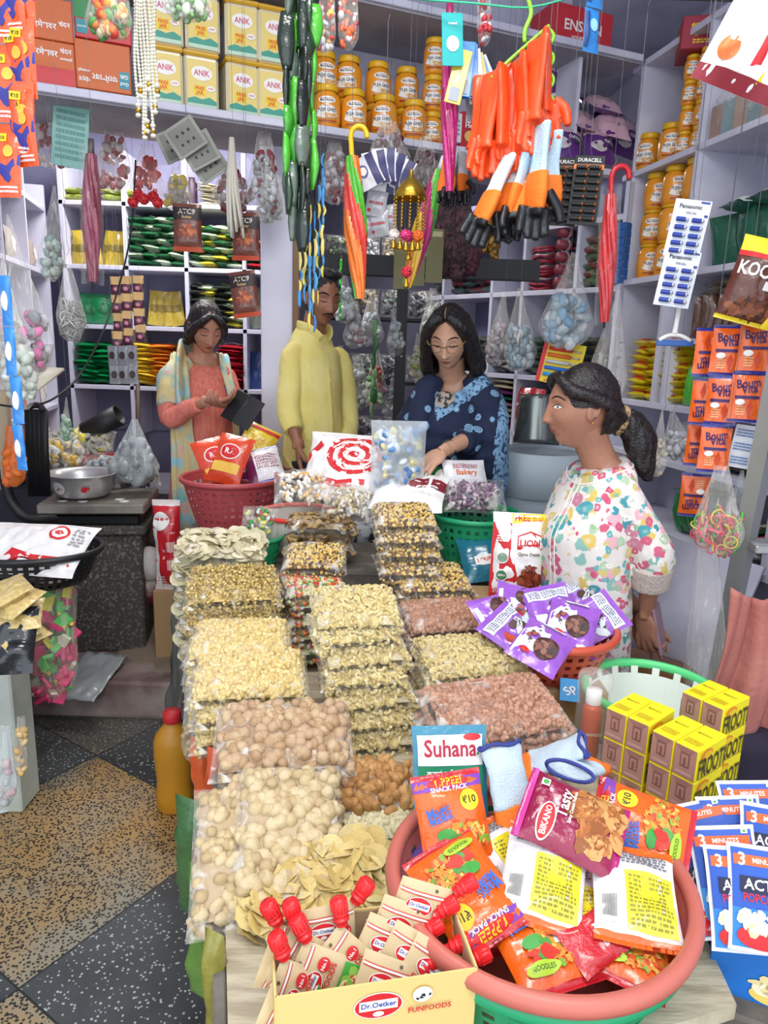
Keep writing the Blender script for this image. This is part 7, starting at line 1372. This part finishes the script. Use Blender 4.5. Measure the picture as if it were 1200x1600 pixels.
# dark garlands and gold chains in the middle
DG=mat('dark_garland','#2e1f24',.7,0,.9,60,col2='#54323a',cs=30); GC=mat('gold_tinsel','#8a6a2e',.4,.6,.9,80)
for i,(x,y0,y1,w_,m) in enumerate(((700,330,432,.05,DG),(722,320,440,.055,DG),(742,330,430,.045,mat('maroon_garland','#4a1f2c',.7,0,.9,60)),(762,300,395,.035,GC),(778,330,405,.03,GC),(688,300,400,.035,DG))):
    a=pY(x,y0,3.35); H=a.z-pY(x,y1,3.35).z; mb=MB(); mb.add(tube([(0,0,0),(.01,0,-H*.3),(-.01,0,-H*.7),(0,0,-H)],[w_*.5,w_,w_*1.05,w_*.5],16,sm=6),m); t=thing('garland',fuse(mb,.007,1,lambda p:noise.noise(p*70)*.014),('dark tinsel garland','dark tinsel garland','maroon tinsel garland','gold tinsel garland','gold tinsel garland','dark tinsel garland')[i]+' hanging behind the gloves, '+ORD[i]+' one','garland','tinsel garlands',T(a)); hook(t,a)
# olive and smoked plastic pouches by the ornament
for i,(x0,x1) in enumerate(((618,640),(640,662),(668,690))): card((x0+x1)/2,(410,405,400)[i],3.2,.075,.22,mat('olive_pvc','#6e6a42',.3,0,.1,20,alpha=.8),[('rect',.1,.85,.9,.95,plain('#a8a07a'))],'olive clear pouch hanging behind the ornament, '+('left','middle','right')[i],'pouch','pvc_pouch',rnd.uniform(-15,15),0,0,'olive pouches',None)
# ================================================================ weighing counter and floor goods, left
STONE=mat('dark_stone','#45423e',.75,0,.4,40,col2='#8a857a',cs=75,c2lo=.52,c2hi=.72); STEEL=mat('worn_steel','#8f8a82',.38,.75,.1,20,col2='#a8a298',cs=8); BLACKM=mat('black_metal','#1b1c1e',.45,.3)
a=pz(78,1018,.15); b=pz(222,1014,.15); w=(b-a).length; c0=(a+b)/2; yw=math.degrees(math.atan2(b.y-a.y,b.x-a.x)); C0=T((c0.x,c0.y+.15,.15),0,0,yw)
mb=MB(); mb.add(box(w,.34,.60,.008,True),STONE); mb.add(box(w+.05,.40,.04,.006),STONE,T((0,0,.60))); thing('stone_counter',mb,'black speckled stone pillar carrying the weighing scale','counter',None,C0)
t=thing('weighing_scale',None,'steel platform scale on the dark stone pillar','scale',None,C0@T((0.01,-.02,.62)))
mb=MB(); mb.add(box(w-.02,.30,.05,.008,True),BLACKM); ob('base',mb,t); mb=MB(); mb.add(box(w+.04,.40,.045,.006),STEEL,T((0,0,.085))); ob('platform',mb,t)
for i,(x,y) in enumerate(((-.14,-.12),(-.05,-.13),(.10,-.08),(.13,-.13))): mb=MB(); mb.add(cyl(.022,.001,16),plain('#c9c9c9'),T((x,y,.108))); ob('sticker',mb,t)
top=C0@V((-.07,-.03,.73))
bw=thing('steel_bowl',None,'stainless steel bowl with round stickers standing on the scale','bowl',None,T(top,0,0,0,1.16))
mb=MB(); BS=mat('bowl_steel','#c8c8c8',.32,.7); mb.add(lathe([(.0,.002),(.090,.002),(.105,.012),(.118,.06),(.124,.088),(.138,.094),(.137,.097),(.121,.092),(.114,.06),(.10,.016),(.0,.008)],40,1,1,False),BS); ob('bowl_body',mb,bw)
def bs(an0,r,cols):
    mb=MB(); S=lambda u,v,side=1,off=0:(lambda a_,z:V(((.1085+ (z-.012)*.27+off)*math.cos(a_),(.1085+(z-.012)*.27+off)*math.sin(a_),z)))(math.radians(an0)+(u-.5)*r*18,.048+(v-.5)*r*2)
    decals(mb,S,r*2,r*2,cols); ob('sticker',mb,bw)
bs(-112,.026,[('ell',.5,.5,.5,.5,plain('#d8d2cc')),('bits',.5,.5,.25,.25,food('#a83a3a','#6a6a6a'),8,.003)]); bs(-62,.016,[('bits',.5,.5,.4,.4,food('#c3222e'),14,.006)])
# bent display pole with black fins
t=thing('display_pole',None,'black bent pipe stand with a ribbed head beside the scale','stand')
mb=MB(); mb.add(tube([pY(4,640,2.85),pY(6,720,2.85),pY(14,775,2.85),pY(40,808,2.85),pY(72,812,2.9),pY(84,812,2.95)],.022,14,sm=6),BLACKM); ob('pipe',mb,t)
for i in range(4):
    x=46+i*7; mb=MB(); mb.add(tube([pY(x,640,2.95),pY(x+1,700,2.95),pY(x+5,775,2.95)],.010,8,ry=[.022]*3),BLACKM); ob('fin',mb,t)
mb=MB(); mb.add(tube([pY(42,640,2.95),pY(50,634,2.95),pY(62,634,2.95),pY(68,642,2.95)],.013,10,sm=4),BLACKM); ob('fin_cap',mb,t)
mb=MB(); mb.add(box(.05,.03,.62,.004,True),mat('pale_wood','#a8977c',.7),T(pY(14,750,2.8))); thing('wooden_batten',mb,'pale wooden batten standing at the left edge','batten')
mb=MB(); mb.add(tube([pY(-5,632,2.5),pY(40,636,2.5),pY(85,622,2.6),pY(125,585,2.8),pY(160,520,3.0),pY(185,450,3.2),pY(205,360,3.3),pY(212,250,3.3)],.004,6,sm=6),BLACKM); thing('cable',mb,'black cable sagging across the left wall shelves','cable')
# clutter behind the scale
t=hbag(5,40,665,760,2.75,['#e0702a','#d96424'],'orange carrier bag hanging by the pipe stand',n=30,ps=.02,fl=film('orange_film',.6,.8,'#e87a34',8),fill=.6,neck=.7)
mb=MB(); mb.add(box(1.05,.55,.66,.02,True),mat('rear_cabinet','#5a5966',.8),T((-1.62,4.05,.15))); thing('low_cabinet',mb,'low cabinet behind the scale loaded with bags','cabinet')
basket('plastic_basket','dark red basket on the cabinet behind the scale',T((-1.60,3.98,.81)),.17,.13,.13,RED,None,.009,1,24,4)
for i,(x,y,Y,w_,h_,cols,lab) in enumerate(((110,695,3.65,.40,.22,['#4a5a4a','#6a7a6a','#b8bcae'],'grey green heap bag behind the steel bowl'),(140,690,3.6,.25,.15,['#e0d8c0','#e8d84a','#c9c4b4'],'clear bag with cream and yellow packs behind the bowl'),(95,710,3.5,.25,.18,['#d8b03a','#c9c9c4'],'clear bag with yellow packs left of the bowl'),(165,735,3.5,.30,.16,['#c9ccd0','#8f9aa0','#6f7c84'],'clear bag of grey plastic right of the bowl'),(215,745,3.55,.22,.14,['#5f6a72','#3a4a5a'],'dark clear bag at the right of the cabinet'))):
    sbag('clear_bag','heap%d'%i,lab,M.Translation(pY(x,y,Y))@T(rx=30,rz=(i*37)%50-25),'goods',w=w_,h=h_,t=.14,inner=[plain(c) for c in cols],seed=i+30,n=50,ps=.022)
mb=MB(); mb.add(lathe([(.0,-.10),(.05,-.10),(.055,.10),(.045,.10),(.045,-.07),(.0,-.07)],24,1,1,False),plain('#18191b')); thing('black_tube',mb,'black tin lying slanted behind the scale','tin',None,M.Translation(pY(160,662,3.6))@T(ry=62))
hbag(172,248,655,755,3.35,['#8f9798','#a8b0b2','#7f888a'],'translucent tied bag of grey steel lids beside the bowl',n=40,ps=.03,fl=HF2,fill=.6,neck=.12,hk=False)
mb=MB(); mb.add(tube([pY(215,592,4.0),V((pY(214,690,3.9).x,3.9,.81))],.012,10),mat('brown_stick','#4a3a30',.6)); thing('stick',mb,'brown wooden stick standing behind the tied bag','stick')
# red pulses bag and sacks beside the pillar
PUL=packet('pulses',.13,.42,.09,foil('#c8242e'),[('txt','PULSES',.5,.42,.34,W_,90,1.0),('lines',.62,.2,.9,.8,plain('#f0c8c0'),3),('ell',.4,.78,.3,.10,W_),('rect',.1,.0,.3,.7,plain('#e8e0dc')),('lines',.15,.05,.5,.18,W_,4)],foil('#e6dcd8'),.05,12,16,.008,3)
a=pY(262,850,3.12); thing('pulses_bag',PUL,'tall red bag lettered PULSES standing between the pillar and the table','bag',None,stand((a.x,a.y,a.z-.005),-8,3,2)); mb=MB(); mb.add(box(.13,.14,a.z-.215-.15,.004,True),mat('carton_brown','#a9885f',.8),T((a.x,a.y+.03,.15))); thing('cardboard_box',mb,'cardboard box under the tall red pulses bag','box')
for i,(x,y,s_,c,lab) in enumerate(((236,880,.07,'#c9c4c0','white knotted bag behind the pillar'),(236,910,.09,'#7a1f2c','maroon and white sack low beside the pillar'),(246,838,.07,'#4a3a34','dark brown sack above the maroon sack'))):
    p=pY(x,y,3.25+.05*i); mb=MB(); mb.add(ell(s_,s_*.8,s_*1.2,20,14,lambda q:q*(1+.12*noise.noise(q*20+V((i,0,0))))),mat('sack_'+c[1:],c,.6,0,.3,20,col2='#b8aca8' if i==1 else None,cs=12)); thing('sack',mb,lab,'sack',None,T(p))
mb=MB(); mb.add(slab(lambda u,v:V(((u-.5)*.34,(v-.5)*.55,.012*noise.noise(V((u*4,v*4,1))))),14,14,.004),mat('brown_paper','#8a7a68',.85,0,.3,20)); thing('cardboard_sheet',mb,'brown cardboard sheet lying on the step by the table','cardboard',None,T(pz(265,1000,.175),6,0,-18))
mb=MB(); mb.add(slab(lambda u,v:V(((u-.5)*.20,(v-.5)*.62,.03*noise.noise(V((u*5,v*5,4)))+.0)),14,18,.004),mat('grey_tarp','#6a6a66',.7,0,.3,20)); thing('grey_sheet',mb,'grey plastic sheet hanging at the rear corner of the table','sheet',None,M.Translation(pY(284,1000,2.62)+V((-.02,0,-.1)))@T(rz=-60)@T(rx=84))
mb=MB(); mb.add(slab(lambda u,v:V(((u-.5)*.20,(v-.5)*.30,.012*noise.noise(V((u*6,v*6,2))))),14,14,.002),mat('grey_poly','#9a9fa2',.25,0,.3,12,coat=.4)); thing('grey_plastic_bag',mb,'flat grey plastic bag hanging over the step edge','bag',None,M.Translation(pz(140,1055,.165))@T(rx=16,rz=-8))
# left front counter with basket, corn packets, sponges
CW=mat('old_white','#c4cbc2',.6,0,.15,14,col2='#b0b8ae',cs=5)
a=pz(47,1175,.0); a2=pz(44,1245,0); mb=MB(); p1=pY(45,960,2.2)
mb.add(box(.9,.13,.73,.006,True),CW,T((pY(19,1100,2.14).x-.45,2.205,0))); mb.add(box(.9,.52,.018,.004),CW,T((pY(19,1100,2.14).x-.47,2.40,.739))); mb.add(box(.03,.35,.73,0,True),CW,T((pY(19,1100,2.14).x-.6,2.42,0))); thing('white_counter',mb,'off-white wooden counter at the left edge of the photo','counter')
TC=V((-1.26,2.30,.80)); TC=pY(55,935,2.30); TC.z=.80
BB=mat('black_plastic','#1d1e20',.4,0,.05,30); basket('plastic_basket','black oval basket holding the printed white bag',T((pY(45,875,2.42).x,2.42,.75)),.25,.19,.12,BB,None,.012,.75,44,6)
WT=packet('target_bag',.40,.26,.07,TW,[('ell',.72,.72,.09,.14,REDP),('ell',.72,.72,.065,.10,W_),('ell',.72,.72,.03,.05,REDP),('poly',[(.3,.1),(.5,.22),(.75,.12),(.95,.18),(.9,.3),(.6,.28),(.4,.35)],REDP),('rect',.1,.1,.2,.3,REDP),('rect',.24,.08,.3,.28,REDP),('lines',.85,.5,.97,.85,plain('#9a9aa0'),6)],None,.04,44,34,.006,8)
thing('carrier_bag',WT,'white carrier bag with red ring mark lying in the black basket','bag',None,M.Translation(pY(50,858,2.38))@T(rx=26,rz=-4))
CORNB=mat('corn_film_gold','#c9ae6a',.4,0,.5,70,coat=.4,col2='#dfc88a',cs=60)
CPK=packet('corn_packet',.16,.13,.045,CORNB,(),None,.06,12,12,.006,5)
for i,(x,y) in enumerate(((15,925),(25,938),(10,955),(28,960),(20,975),(32,985))): thing('puffed_corn_packet',CPK,'gold packet of puffed corn on the left counter, '+ORD[i]+' from the top','packet','gold puffed corn packets',M.Translation(pY(x-6,y,2.0+.0*i))@T(rx=24,rz=i*23-50))
mb=MB(); S=pillow(.16,.20,.07,.03,.012,5); [mb.add(grid(lambda a_,b_:S(a_,b_,q),12,12,q<0),foil('#20242a',.2)) for q in(1,-1)]; thing('black_plastic_pack',mb,'glossy black plastic pack below the gold packets','pack',None,M.Translation(pY(12,1000,1.95))@T(rx=55,rz=10))
hbag(-30,26,1140,1262,1.6,['#b8c0bc','#d0a8a8'],'white thin plastic bag hanging on the counter side at the left edge',n=14,ps=.012,fl=HF2,hk=False,neck=.6)
hbag(24,42,1120,1212,1.95,['#c9a86a','#d8bc84'],'narrow clear bag of brown snacks on the counter side',n=16,ps=.012,fill=.8,neck=.6,hk=False)
t=hbag(42,120,905,1092,2.45,['#e0407a','#d83a70','#5ac85a','#f0e04a','#e8e0c8','#e0407a','#7ad87a'],'tall clear bag of pink, green and yellow sponges',n=110,ps=.024,kinds=('box',),fill=.92,neck=.85,hk=False,cn='sponges')
mb=MB(); mb.add(box(.10,.06,.004,.001),plain('#c9d4da')); thing('paper_card',mb,'pale paper scrap on the floor at the left edge','paper',None,T(pz(8,1262,.004)+V((0,0,.003)),0,0,30))
# yellow bottle on the floor near the table, plastic items under the table
YB=mat('mustard_plastic','#b8801e',.4,0,.05,20); bp=pz(292,1262,0)
t=thing('plastic_bottle',None,'mustard yellow plastic bottle with red cap standing beside the table','bottle',None,T((bp.x-.04,bp.y,0),0,0,10)); mb=MB()
mb.add(lathe([(.0,0),(.050,0),(.057,.01),(.058,.06),(.053,.10),(.056,.14),(.060,.19),(.060,.235),(.052,.262),(.034,.285),(.024,.30),(.024,.31)],28,1,.8,False),YB); ob('bottle_body',mb,t); mb=MB(); mb.add(lathe([(.026,.305),(.028,.307),(.028,.335),(.024,.34),(.0,.34)],20,1,1,False),plain('#c3262c')); ob('cap',mb,t)
t.scale=(1.1,1.1,1.1)
for i,(x,y,Y,w_,h_,c,lab) in enumerate(((288,1350,1.35,.08,.30,'#3f6a3a','green plastic pack stuffed under the table, upper'),(302,1470,1.15,.06,.30,'#5f8a3c','light green plastic pack under the table'),(322,1560,.95,.04,.22,'#8f8a3c','yellow green pack under the near end of the table'),(305,1215,1.6,.06,.20,'#e0602c','orange pack hanging at the table side'),(325,1240,1.50,.04,.22,'#d85a2c','narrow orange pack at the table side'))):
    k=packet('under_%d'%i,w_,h_,.04,foil(c,.35),(),None,.04,8,10,.008,i); thing('plastic_pack',k,lab,'pack',None,stand(pY(x,y,Y)+V((.01,.02,0)),-28,0,0))
for i,(x,y,Y,cols) in enumerate(((300,1130,1.9,['#c9b07a','#bfa568']),(318,1350,1.30,['#c99a88','#b8806c']),(302,1040,2.1,['#cdb98a','#bda878']))):
    hbag(x-16,x+16,y-60,y+60,Y,cols,'clear bag hanging down the left side of the table, '+('middle','near end','far end')[i]+' one','bags on the table side',n=30,ps=.010,fill=.7,neck=.6,hk=False)
# rear sack and steel scoop between the two women
p=pY(838,760,2.75); SK=mat('white_sack','#aab8c0',.6,0,.35,14); mb=MB(); 
mb.add(lathe([(.0,0),(.17,.0),(.20,.06),(.215,.25),(.215,.45),(.205,.60),(.195,.69),(.20,.72),(.19,.73),(.17,.70),(.0,.68)],40,1,.85,False),SK); me=mb.mesh('sack'); 
for v in me.vertices: v.co+=V((v.co.x,v.co.y,0)).normalized()*(.012*noise.noise(V((v.co.x*6,v.co.y*6,v.co.z*26)))+.006*noise.noise(v.co*30)) if v.co.xy.length>.02 else V((0,0,0))
sk=thing('white_sack',me,'tall white woven sack with rolled top behind the woman in floral','sack',None,T((p.x*3.02/2.75+.02,3.02,.15),0,0,0,(1,1,1.42))); 
mb=MB(); mb.add(lathe([(.198,.60),(.220,.61),(.224,.68),(.212,.735),(.196,.74),(.196,.70)],40,1,.85,False),SK); ob('rolled_rim',mb,sk)
p=pY(840,655,2.98); mb=MB(); STL=mat('tin_steel','#8a8f8c',.25,.85,.08,8); mb.add(slab(lambda u,v:V(((u-.5)*(.19-.03*v),(v-.5)*.20,.05*(1-(2*u-1)**2))),14,10,.002),STL); thing('steel_scoop',mb,'steel scoop standing upright in the white sack','scoop',None,stand(p,-6,8,0))
# ladder, pink cloth at the right
t=thing('ladder',None,'grey aluminium step ladder leaning at the right edge','ladder'); AL=mat('aluminium','#a7a9aa',.4,.6,.08,12); b0=pY(1108,1120,2.25); t0=pY(1206,640,1.9); d=(t0-b0); b0=b0-d*(b0.z/d.z) if d.z else b0; t0=b0+d*1.75; off=V((.46,.0,0))
for q in(V((0,0,0)),off): mb=MB(); mb.add(tube([b0+q,t0+q],.021,4,ry=.034),AL); ob('side_rail',mb,t)
d=t0-b0
for k in range(6): f=.10+.155*k; a=b0+d*f; mb=MB(); mb.add(box(off.x,.10,.025,.004),AL,T(a+off*.5+V((0,-.02,0)))); [mb.add(box(off.x,.006,.003),AL,T(a+off*.5+V((0,-.02-.03+.015*j,.0135)))) for j in range(5)]; ob('step',mb,t)
CL=mat('salmon_cloth','#b8756a',.9,0,.3,60,col2='#a8655c',cs=5)
p=pY(1172,930,1.75); mb=MB(); vs,fs=slab(lambda u,v:V(((u-.5)*(.14+.14*v)+.02*math.sin(v*3),-.020*math.sin(u*11+v*3)*(.4+v)-.006*math.sin(u*25+v*5),-v*.44-.03*math.sin(u*3))),48,24,.0); mb.add((vs[:49*25],grid(lambda u,v:V((0,0,0)),48,24)[1]),CL); t=thing('pink_cloth',mb,'salmon pink cloth hanging over the ladder at the right edge','cloth',None,T(p+V((.02,0,.02)))); s_=t.modifiers.new('s','SOLIDIFY'); s_.thickness=.006
NV=mat('dark_trouser','#2a2438',.9); mb=MB(); q=pY(1178,1180,1.62); mb.add(tube([V((q.x+.03,1.78,.62)),V((q.x+.03,1.76,.35)),V((q.x+.02,1.75,.02))],[.10,.085,.07],18,sm=4),NV); thing('dark_cloth',mb,'dark purple cloth hanging below the pink cloth','cloth')
# brown heap and clear plastic behind the juice cartons
mb=MB(); mb.add(ell(.34,.30,.13,30,16,lambda q:q*(1+.2*noise.noise(q*9))),mat('amber_film','#8a5a24',.3,0,.6,16,coat=.5,col2='#6a4218',cs=7),T((1.10,2.62,.30))); thing('amber_heap',mb,'heap of amber wrapped sheets on the step behind the floral kurta','heap')
hbag(1070,1140,850,1120,2.1,['#b0b4b8'],'long empty clear bag hanging before the white board',n=4,ps=.01,fill=.2,neck=.45,hk=False)
# ---- back room
rk=MB(); RKM=mat('dark_rack','#24262a',.6,.3)
for z in(.9,1.35,1.8,2.15): rk.add(box(1.05,.3,.02),RKM,T((.02,5.35,z)))
for x in(-.5,.54): rk.add(box(.03,.3,2.2,0,True),RKM,T((x,5.35,.15)))
thing('dark_rack',rk,'dark metal rack of goods deep in the back room','rack')
CC=[['#5a6a60','#8a9a90','#b8c0bc'],['#4a4a50','#7a7a80','#a8acb0'],['#7a5a5a','#a8a0a0','#5a5050'],['#4f6a4a','#8aa080','#3a4a3a'],['#6a7078','#9aa0a8','#c0c4c8'],['#a89a7a','#6a5f4a','#c9bfa4']]
k=0
for z in(.91,1.36,1.81,2.16):
    for x in(-.38,-.18,.02,.22,.42):
        sbag('clear_bag','rackbag%d'%(k%6),'clear bag of mixed goods in the back room rack, '+ORD[int((x+.38)/.2+.5)]+' along on the '+{.91:'lowest',1.36:'second',1.81:'third',2.16:'top'}[z]+' shelf',stand((x,5.27,z+.10),(k*37)%40-20,10,0),'goods','bag','bags on the back room rack',**(dict(w=.20,h=.20,t=.12,inner=[plain(c) for c in CC[k%6]],seed=50+k%6,n=44,ps=.022) if k<6 else {})); k+=1
for i,(x0,x1,y0,y1,Y,cols,lab) in enumerate(((520,556,430,505,3.9,['#a8b4b8','#c0c8ca'],'white tied bag behind the man with moustache'),(536,572,470,545,3.95,['#8a9296','#b07a88','#c0c4c8'],'clear bag with pinkish goods right of the man'),(560,600,465,540,4.1,['#b0b8bc','#98a0a4'],'pale clear bag in the doorway'),(604,634,470,560,4.0,['#98a4a8','#b0b8bc'],'crumpled clear bag hanging on the dark post'),(516,548,540,625,4.1,['#98a29c','#b8c0b8'],'grey green bag low in the doorway'),(570,606,545,640,4.2,['#5a8a4a','#8fa88a','#a04a4a'],'clear bag of green goods in the doorway'),(640,668,520,600,3.95,['#a8a490','#88a05a','#c0bca8'],'clear bag of cream goods left of the shawl'),(655,700,450,540,3.7,['#b0b4a8','#cdd0c4'],'white mesh bag hanging left of the glasses'),(540,580,555,640,4.3,['#a8aeb0','#888e90'],'grey clear bag deeper in the doorway'),(598,632,590,660,4.2,['#a8aeb0','#70767a'],'grey crumpled bag low on the dark post'))):
    hbag(x0,x1,y0,y1,Y,cols,lab,'bags in the back doorway',n=40,ps=.020,fill=.65,neck=.2)
for i,(x,y,Y) in enumerate(((560,650,4.1),(600,665,4.25),(532,690,3.95))):
    p=pY(x,y,Y); mb=MB(); mb.add(lathe([(.0,-.30),(.14,-.30),(.16,-.1),(.155,.06),(.10,.12),(.05,.13),(.0,.12)],28,1,.8,False),mat('printed_sack_%d'%(i%2),('#9aa0a4','#7d8488')[i%2],.5,0,.4,16,col2='#1f2226',cs=9,c2lo=.55,c2hi=.6)); thing('printed_sack',mb,('black and white printed sack in the doorway','grey sack right of the printed one','grey sack beside the man')[i],'sack','sacks in the doorway',T((p.x,p.y,.45)))
ribbon(586,500,640,4.0,.05,['#3a7a3a','#6aa85a','#8ab87a'],'hanging strip of green packets in the doorway',None,77,seg=.06)
ribbon(533,405,500,3.8,.02,['#2fc02a','#3ad83a','#28a828'],'bright green garland behind the man',None,78,seg=.03)
# ---- left wall shelves
k=0
for z,cols in((.963,['#c9302c','#4a9a4a','#d8c9b0']),(1.213,['#b8303a','#e0d8d0','#6a8a5a']),(1.563,['#8a9a90','#c0c8c4']),(1.963,['#7a2a34','#a89a90'])):
    for i in range(7):
        kk=small('lw_%s'%cols[(i+k)%len(cols)][1:],.13,.17,.05,cols[(i+k)%len(cols)],[('ell',.5,.5,.3,.25,plain(('#e8e0d8','#b83a3a')[i%2]))]); s=.10+i*.215
        thing('snack_packet',kk,'packet standing on the left wall shelf, '+ORD[i]+' from the rear on the '+('lowest','second','third','top')[k]+' shelf','packet','packets on the left wall shelves',stand(wp(s,.07,z+.085),WROT+90+0*i+rnd.uniform(-10,10)+90,4,0))
    k+=1
mb=MB(); mb.add(slab(lambda u,v:V(((u-.5)*.22,(v-.5)*.16,0)),2,2,.01),plain('#cfc8b4')); thing('framed_tray',mb,'cream tray with a black rim on the left wall shelf','tray',None,M.Translation(pY(40,590,2.6))@T(rx=28,rz=-20))
